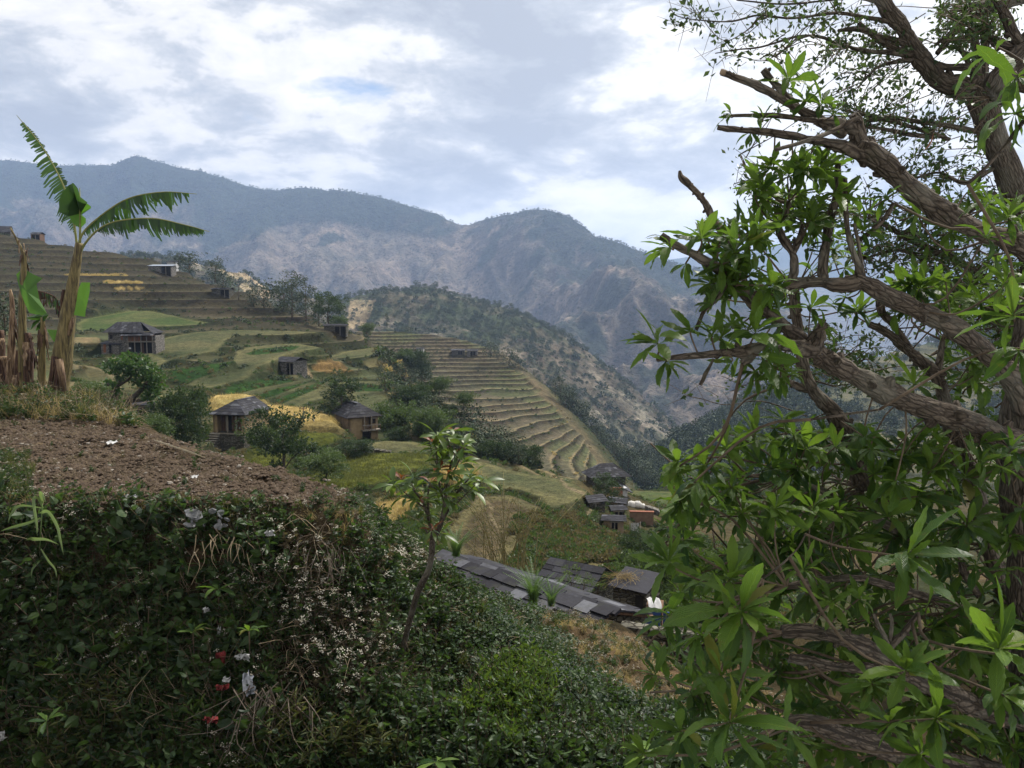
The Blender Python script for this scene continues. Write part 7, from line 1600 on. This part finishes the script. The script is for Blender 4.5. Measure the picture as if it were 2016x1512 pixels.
    A([(1560,930,7,4.2),(1600,955,8,4.2),(1650,985,8,4.2),(1720,1020,9,4.3),(1850,1090,12,4.4)], sides=8); A([(1890,1105,7,4.2),(1905,1140,8,4.2),(1925,1170,8,4.3)], sides=7)
    A([(1970,370,2.5,3.2),(1930,330,0.1,3.2)], name='twig', sides=5) if False else A([(1905,362,3.5,3.0),(1940,330,4,3.0),(1980,285,4.5,3.0),(2025,225,5,3.0)], name='twig', sides=6)
    # sawn faces
    for px, py, d, rr, dr in ((1420,141,3.84,6.6,(-.86,0,.3)),(1912,1417,3.5,8,(-.1,-1,.1)),(1850,1420,3.5,6,(-.2,-1,.1)),(1703,1382,3.3,7,(0,-1,.3)),(1768,1482,3.3,7,(-.1,-1,.1)),(1973,1427,3.5,6,(0,-1,0)),(1965,1336,3.5,5,(0,-1,.1))):
        c = P(px, py, d)+inv; mb = MB(); dr = np.array(dr, float); dr /= np.linalg.norm(dr); mb.tube([c-dr*.02, c, c+dr*.004], [pxr(rr*.85, d), pxr(rr*.85, d), pxr(rr*.75, d)], 12, rough=.05); link('sawn_face', mb.mesh('sawn_face', (M_SAWN,), False), t)
    NP = np.array([n[0] for n in NODES]); NR = np.array([n[1] for n in NODES])
    r = np.random.RandomState(50)
    ROS = [ # px, py, leaf length px, distance, aim (x, z, toward camera), leaves, tint
     (1294,676,80,3.05,(-.5,.5,.2),13,.55),(1312,712,66,3.0,(.1,-.4,.4),8,.5),(1359,654,58,3.2,(-.2,.9,.1),9,.5),(1402,662,52,3.25,(.0,.9,.2),9,.45),(1486,656,84,3.3,(.2,.9,.3),12,.5),(1533,745,46,3.4,(-.5,-.4,.3),8,.55),(1620,646,46,3.5,(.6,.3,.3),6,.6),(1500,700,70,3.3,(.8,.0,.4),6,.4),(1440,712,50,3.25,(-.4,-.6,.3),6,.5),
     (1319,488,66,3.2,(-.7,.3,.2),9,.5),(1380,470,72,3.25,(-.2,.95,.2),10,.5),(1446,498,80,3.3,(.2,.9,.3),12,.55),(1402,559,44,3.4,(-.6,.0,.3),9,.4),(1398,598,38,3.3,(-.5,.4,.3),8,.45),(1474,543,56,3.4,(.4,.3,.4),9,.4),(1500,575,50,3.5,(.4,-.2,.4),8,.35),(1420,520,60,3.3,(-.3,-.2,.6),8,.45),(1350,520,40,3.3,(-.3,-.6,.3),6,.4),
     (1553,159,64,3.95,(.1,.95,.1),9,.55),(1502,234,42,3.75,(.0,.9,.2),7,.4),(1440,226,44,3.75,(-.7,.3,.1),7,.4),(1478,262,36,3.75,(-.2,-.8,.1),5,.35),(1553,345,70,3.8,(.0,.6,.5),13,.7),(1600,340,62,3.85,(.4,.7,.3),11,.7),(1518,330,54,3.8,(-.6,.5,.3),10,.65),(1573,381,52,3.75,(.0,-.4,.6),10,.6),(1744,389,48,3.95,(-.5,.2,.5),12,.4),(1652,417,42,3.9,(.5,.2,.4),9,.35),(1617,206,46,3.85,(.1,.6,.4),9,.35),(1585,200,44,3.8,(-.3,.3,.5),9,.35),
     (1640,225,40,3.8,(.2,.5,.5),8,.3),(1500,500,44,3.7,(.2,.7,.4),9,.5),(1520,440,44,3.8,(-.2,.8,.4),9,.6),(1470,440,46,3.7,(-.2,.8,.3),9,.6),(1600,430,46,3.9,(.2,.5,.5),9,.4),(1700,455,44,3.9,(.3,.2,.5),8,.35),(1590,490,40,3.9,(.2,.3,.6),8,.35),(1640,490,38,3.9,(.3,.2,.6),7,.35),
     (1811,570,58,4.1,(.0,.5,.6),16,.15),(1790,560,50,4.1,(-.5,.4,.5),12,.2),(1688,614,46,4.0,(.1,.4,.6),12,.25),(1597,606,48,4.0,(.2,.9,.2),9,.35),(1650,612,40,4.1,(.4,.5,.4),9,.3),(1940,470,60,3.6,(.3,.6,.3),9,.5),
     (1998,225,100,3.0,(-.2,-.3,.6),8,.5),(2004,150,100,3.1,(.0,-.6,.5),8,.5),(1960,100,90,3.4,(-.6,-.5,.3),5,.35),(1994,622,96,3.1,(-.6,.3,.6),8,.5),(2006,690,80,3.2,(-.4,-.3,.7),8,.45),(1975,560,60,3.5,(-.3,.5,.5),9,.6),(1950,400,52,3.9,(-.3,.4,.5),10,.45),(1985,430,60,3.6,(.0,.6,.5),10,.5),
     (1486,856,64,4.0,(.2,.7,.4),12,.75),(1430,884,60,3.9,(.0,.8,.3),11,.8),(1387,915,66,3.8,(-.3,.3,.5),12,.7),(1335,912,58,3.8,(-.6,.6,.2),10,.75),(1585,884,72,4.0,(.2,.8,.3),11,.7),(1540,826,40,4.1,(-.2,.4,.6),10,.5),(1799,757,62,4.0,(.0,.9,.3),9,.9),(1831,928,64,4.0,(.2,.6,.5),10,.5),(1700,860,58,4.2,(.0,-.2,.8),11,.45),(1640,880,62,4.1,(-.1,-.6,.6),11,.35),(1760,900,60,4.1,(.1,-.5,.7),11,.4),
     (1315,1106,88,3.1,(-.1,.6,.5),14,.6),(1438,1140,92,3.1,(.2,.8,.4),12,.7),(1458,1204,128,2.9,(.1,.4,.8),13,.5),(1438,1422,128,2.8,(.0,.5,.7),13,.5),(1783,1094,122,3.1,(.1,.35,.85),12,.35),(1964,1278,122,2.9,(.1,.8,.5),13,.6),(1843,1414,108,2.8,(.0,.6,.7),14,.6),(1783,1320,100,2.9,(-.1,.9,.3),10,.6),(1375,950,84,3.6,(-.1,-.6,.5),14,.45),(1340,990,70,3.6,(-.4,-.6,.4),10,.5),
     (1526,1002,72,3.6,(.1,.5,.7),13,.65),(1581,1122,60,3.4,(.1,.6,.6),12,.7),(1637,1186,62,3.3,(.1,.6,.6),11,.75),(1690,1180,58,3.3,(.3,.6,.5),9,.7),(1268,1484,66,3.4,(-.3,.7,.5),9,.75),(1716,1346,64,3.0,(-.4,.4,.6),9,.4),(1752,1424,70,3.0,(-.5,.3,.6),10,.5),(1970,1366,84,2.9,(.2,.2,.8),10,.5),(1811,1486,84,2.8,(.0,.4,.8),12,.45),(1420,1330,90,3.0,(.2,.5,.7),11,.35),(1380,1250,80,3.2,(-.5,.2,.6),10,.45),(1290,1330,60,3.6,(-.6,.4,.4),9,.5),(1340,1440,70,3.3,(-.6,.1,.5),9,.35),
     (1550,1440,90,2.9,(.6,.2,.6),9,.4),(1600,1000,60,3.7,(.2,.5,.7),12,.6),(1460,1010,60,3.7,(-.2,.5,.7),12,.6),(1650,1010,56,3.8,(.2,.5,.7),11,.55),(1440,960,60,3.8,(.1,-.4,.7),11,.5)]
    poly = [(1325,900),(1400,850),(1500,830),(1640,840),(1760,860),(1880,870),(2030,880),(2030,1530),(1330,1530),(1300,1400),(1290,1250),(1330,1150),(1310,1050)]
    for i in range(420):
        x, y = r.uniform(1290, 2030), r.uniform(830, 1530)
        if not inpoly(np.array([x]), np.array([y]), poly)[0]: continue
        d = r.uniform(3.7, 5.6); L = r.uniform(42, 78)*(4.0/d)
        ROS.append((x, y, L, d, (r.normal()*.4, r.uniform(-.5, .9), .5), 10, r.uniform(.12, .68)))
    for i in range(70):
        x, y = r.uniform(1800, 2030), r.uniform(380, 900); d = r.uniform(4.6, 5.8); ROS.append((x, y, r.uniform(36, 54), d, (r.normal()*.4, r.uniform(-.2, .9), .4), 10, r.uniform(.3, .8)))
    for i in range(34):
        x, y = r.uniform(1380, 1700), r.uniform(400, 620); d = r.uniform(3.9, 4.8); ROS.append((x, y, r.uniform(26, 40), d, (r.normal()*.4, r.uniform(-.2, .9), .4), 8, r.uniform(.4, .8)))
    for poly2, cnt, l0, l1, dd in (([(1480,310),(1640,300),(1670,420),(1560,460),(1470,400)], 24, 42, 64, 3.85), ([(1380,440),(1500,430),(1550,620),(1420,620)], 26, 38, 62, 3.45), ([(1420,640),(1560,640),(1560,740),(1420,740)], 9, 40, 60, 3.4), ([(1760,540),(1900,540),(1900,640),(1740,640)], 16, 36, 54, 4.2)):
        k = 0
        while k < cnt:
            x, y = r.uniform(1370, 1910), r.uniform(290, 750)
            if inpoly(np.array([x]), np.array([y]), poly2)[0]: k += 1; ROS.append((x, y, r.uniform(l0, l1), dd+r.uniform(-.15, .35), (r.normal()*.4, r.uniform(-.2, 1), .4), 9, r.uniform(.35, .8)))
    leaves = []; tw = MB()
    for (px, py, Lp, d, aim, n, tint) in ROS:
        c = P(px, py, d); L = Lp*d/F*1.05; a = np.array((aim[0], -aim[2], aim[1])); a /= np.linalg.norm(a)
        k = np.argmin(((NP-c)**2).sum(1)+.02/(NR+.01)*.0)
        s = NP[k]; dist = np.linalg.norm(c-s)
        if dist < 0.8:
            m = (s+c)/2-a*dist*.18+r.normal(size=3)*dist*.05; p = spline([s+inv, m+inv, c-a*L*.12+inv, c+inv], 3); tw.tube(p, np.linspace(max(.004, min(.009, dist*.012)), .0035, len(p)), 6, tint=.5)
        else: tw.tube([c-a*L*1.2+inv+r.normal(size=3)*.05, c-a*L*.4+inv, c+inv], [.007, .006, .004], 5)
        ref = np.cross(a, (0.2, .3, 1)); ref /= np.linalg.norm(ref); r2 = np.cross(ref, a)
        n = int(n*1.3)
        for i in range(n):
            az = i*2.39996+r.rand()*.35; young = i/n          # late leaves stand along the shoot
            sp = 1.35-1.05*young**1.3+.12*r.normal(); dr = a*math.cos(sp)+(ref*math.cos(az)+r2*math.sin(az))*math.sin(sp)
            dr = dr+np.array((0, 0, -.04-.14*r.rand()))*(1-young)
            ll = L*(.78+.32*r.rand())*(1 if young < .75 else .55+.2*r.rand())
            tt = np.clip(tint+.17*r.normal()+(.22 if young > .7 else -.06), 0, 1)
            ll *= (.8+.4*r.rand())
            if r.rand() < .06: continue
            leaves.append((d, ll*F/d, c+inv+a*L*.06*(young-.5), dr, ll, tt, young, r.randint(0, 8), .45*r.normal()))
    link('twigs', tw.mesh('twigs', (M_TWIG,)), t, kind='stuff')
    leaves.sort(key=lambda q: -q[1]); mbig = MB()
    for i, (d, lp, o, dr, ll, tt, yg, v, roll) in enumerate(leaves):
        hi = lp > 40; V0, Q0, U0 = LEAFV[v if yg < .6 else (0, 2, 7)[v % 3]] if hi else LEAFLO[v % 2]
        Fm = frame_from(dr, roll)
        if i < 300:
            m = MB(); m.add((V0*ll)@Fm.T, Q=Q0, uv=U0, tint=tt); ob = link('leaf', m.mesh('leaf', (M_LEAF_BIG,)), t, loc=Vector(o))
        else: mbig.add((V0*ll)@Fm.T+o, Q=Q0, uv=U0, tint=tt)
    link('foliage', mbig.mesh('foliage', (M_LEAF_BIG,)), t, kind='stuff')
    m = MB(); m.add((LEAFLO[0][0]*.09)@frame_from((-.2, 0, -1)).T, Q=LEAFLO[0][1], uv=LEAFLO[0][2]); o = link('leaf', m.mesh('leaf', (M_REDLEAF,)), t, loc=Pv(1838, 262, 3.9)+Vector(inv)); o['label'] = 'single withered red-brown leaf'
M_SAWN = plain_mat('sawn_wood', (0.12, 0.085, 0.055), (0.28, 0.21, 0.14), 9, bd=.002)
big_tree()
# ---- the small-leaved tree behind
def small_leaf_tree():
    D = 6.2; base = P(2060, 900, D); base[2] = -5.2; inv = -base; t = thing('small_leaved_tree', 'tree with fine twigs and small dark leaves against the sky, behind the broadleaf tree', 'tree', Vector(base)); n0 = len(NODES); NL = []
    def A(pts, **k): p = add_limb(t, inv, pts, mat=M_BARK2, rec=False, **k); NL.extend([a[:3] for a in p]); return p
    mb = MB(); tr = spline([list(base+np.array((0, 0, -.3)))+[.22], list(P(2075,900,D))+[.17], list(P(2050,560,D))+[.13], list(P(2018,420,D))+[.105], list(P(1988,345,D))+[.095], list(P(1960,280,D))+[.092], list(P(1940,220,D))+[.10], list(P(1925,175,D))+[.105]], 6); mb.tube(tr[:, :3]+inv, tr[:, 3], 18, rough=.08); link('trunk', mb.mesh('trunk2', (M_BARK2,)), t); NL.extend([a[:3] for a in tr])
    A([(1930,180,26,D),(1885,172,24,D),(1850,160,22,D),(1822,125,19,D),(1800,95,18,D),(1780,60,17,D),(1750,20,17,D),(1720,-30,16,D)], label='thick curved limb rising to the top edge')
    A([(1925,175,20,D),(1922,120,9,D),(1920,60,9,D),(1926,10,8,D)], sides=9); A([(1930,180,18,D),(1938,120,11,D),(1938,60,10,D),(1934,0,9,D)], sides=9); A([(1960,190,34,D-.5),(1990,140,36,D-.6),(2030,110,40,D-.6)], label='dark heavy fork at the top right corner'); A([(2020,120,18,D-.5),(1995,70,15,D-.5),(1975,20,12,D-.5),(1950,-20,10,D-.5)], sides=9); A([(1990,95,10,D-.5),(1950,78,8,D-.5),(1940,72,6,D-.5)], sides=8); A([(1905,20,14,D-.4),(1960,8,16,D-.4),(2030,-10,18,D-.4)], sides=9)
    A([(1930,140,8,D),(1895,134,9,D),(1850,130,8,D),(1832,118,5,D)], sides=8)
    br = [[(1800,92,8,D),(1771,82,7,D),(1735,72,5,D),(1690,58,5,D),(1650,60,3.5,D)], [(1805,108,10,D),(1770,100,9,D),(1730,78,7,D),(1690,45,4,D)], [(1812,112,7,D),(1760,104,6,D),(1710,101,4.5,D),(1650,88,3.5,D),(1620,74,3,D),(1573,71,2.4,D),(1500,92,1.8,D),(1450,98,1.4,D),(1408,105,1,D)], [(1790,60,6,D),(1750,44,5,D),(1700,33,4,D),(1640,26,3,D),(1560,36,2.4,D),(1494,30,2,D),(1440,42,1.6,D),(1380,40,1.2,D),(1335,32,.9,D),(1320,18,.7,D)], [(1740,10,4,D),(1690,-4,3,D),(1620,2,2.2,D),(1540,8,1.8,D),(1450,0,1.4,D)],
          [(1815,118,5,D),(1760,122,4,D),(1725,135,3,D),(1700,160,2,D)], [(1925,260,6,D),(1880,250,5.5,D),(1800,238,5,D),(1750,232,5,D),(1690,240,4.5,D)], [(1870,275,4,D),(1820,258,4,D),(1760,240,4,D),(1720,228,3.5,D),(1690,226,3,D)], [(1840,272,4,D),(1790,264,4.5,D),(1740,254,4,D),(1700,248,3,D)], [(1845,105,6,D),(1870,75,6,D),(1890,45,6,D),(1905,10,5,D)], [(1910,130,5,D),(1890,95,5,D),(1868,72,4,D),(1840,90,3,D)], [(1930,540,9,D),(1880,510,8.5,D),(1850,500,8,D),(1800,475,7,D),(1740,442,5,D),(1710,430,4,D)], [(1850,560,3,D),(1800,500,3,D),(1750,495,3,D),(1700,510,2,D)], [(1960,330,5,D),(1900,360,4,D),(1850,340,3,D),(1800,350,2.4,D),(1760,345,2,D)],
          [(1960,380,5,D),(1900,420,4,D),(1850,410,3,D),(1780,415,2,D)], [(1500,30,1.8,D),(1470,60,1.2,D),(1430,80,.9,D),(1400,60,.8,D),(1370,15,.7,D)], [(1380,40,1,D),(1360,10,.8,D),(1345,-10,.6,D)], [(1573,71,2,D),(1540,100,1.4,D),(1500,120,1,D),(1440,108,.8,D),(1410,128,.7,D)], [(1590,820,1.4,D),(1500,790,1.4,D),(1430,797,1.1,D),(1380,785,.9,D),(1345,778,.7,D)], [(1640,760,2,D),(1560,740,1.6,D),(1500,745,1.2,D),(1440,770,1,D)], [(1500,370,1.4,D),(1470,330,1,D),(1455,305,.8,D)], [(1650,740,2,D),(1590,710,1.5,D),(1530,720,1,D),(1480,760,.8,D),(1420,740,.7,D)]]
    r = np.random.RandomState(60); tips = []
    for b in br: p = A(b, sides=6 if b[0][2] < 6 else 9, name='branch', knots=False); tips.append(p)
    tw = MB(); pos = []; dr = []
    areas = [([(1530,200),(1560,130),(1660,110),(1700,130),(1800,150),(1880,200),(1950,330),(1900,440),(1700,350),(1600,300)], 200), ([(1560,400),(1480,330),(1440,370),(1470,430),(1560,470),(1700,500),(1850,520),(1900,450),(1700,400)], 120), ([(1690,480),(1760,470),(1900,520),(1960,640),(1880,680),(1800,560),(1720,560)], 90), ([(1830,20),(1960,0),(2016,60),(1900,140),(1850,80)], 120), ([(1560,640),(1720,640),(1780,720),(1700,780),(1560,740)], 110), ([(1420,20),(1700,0),(1760,60),(1560,60)], 22), ([(1620,70),(1760,110),(1800,170),(1640,130)], 18), ([(1880,380),(2016,420),(2016,800),(1900,760),(1850,560)], 260)]
    NLa = np.array(NL)
    for poly, n in areas:
        poly = [tuple(q) for q in poly]; xs = [q[0] for q in poly]; ys = [q[1] for q in poly]; k = 0
        while k < n:
            x, y = r.uniform(min(xs), max(xs)), r.uniform(min(ys), max(ys))
            if not inpoly(np.array([x]), np.array([y]), poly)[0]: continue
            k += 1; c = P(x, y, D+r.uniform(-.9, 1.3)); j = np.argmin(((NLa-c)**2).sum(1)); s = NLa[j]; v = c-s; L = np.linalg.norm(v)
            if L > .85: s = c-v/L*.85
            m = (s+c)/2+r.normal(size=3)*.06+np.array((0, 0, .05)); p = spline([s+inv, m+inv, c+inv], 3); tw.tube(p, np.linspace(.005, .002, len(p)), 3, cap=False)
            for q in range(9):
                a = p[r.randint(2, len(p))]; pos.append(a+r.normal(size=3)*.035); dr.append(r.normal(size=3)+np.array((0, 0, .3)))
    for p in tips:
        for q in range(int(len(p)*(.8 if p[0][3] > .018 else .35))):
            a = p[r.randint(len(p)//4, len(p)), :3]+inv+r.normal(size=3)*.05
            for _ in range(3): pos.append(a+r.normal(size=3)*.03); dr.append(r.normal(size=3)+np.array((0, 0, .3)))
            e = a+r.normal(size=3)*.10; tw.tube([a, e], [.0025, .0012], 3, cap=False)
    link('twigs', tw.mesh('twigs', (M_TWIG,)), t, kind='stuff')
    lf = MB(); scatter_cards(lf, np.array(pos), np.array(dr), .047*(.6+.8*r.rand(len(pos))), .52, np.clip(.4+.25*r.normal(size=len(pos)), 0, 1), 0, 7); link('foliage', lf.mesh('foliage', (M_LEAF_SMALL,), False), t, kind='stuff')
small_leaf_tree()
# ================================================================== haze
def haze():
    m, nt, out = new_mat('haze_air')
    v = N(nt, 'ShaderNodeVolumePrincipled', inp={'Color': (0.50, 0.67, 1.0, 1), 'Density': 0.00012, 'Anisotropy': 0.2})
    nt.links.new(v.outputs[0], out.inputs['Volume'])
    mb = MB(); mb.box((-9600, -300, -1300), (9600, 7600, 690))
    link('haze', mb.mesh('haze', (m,), False), kind='stuff')
haze()
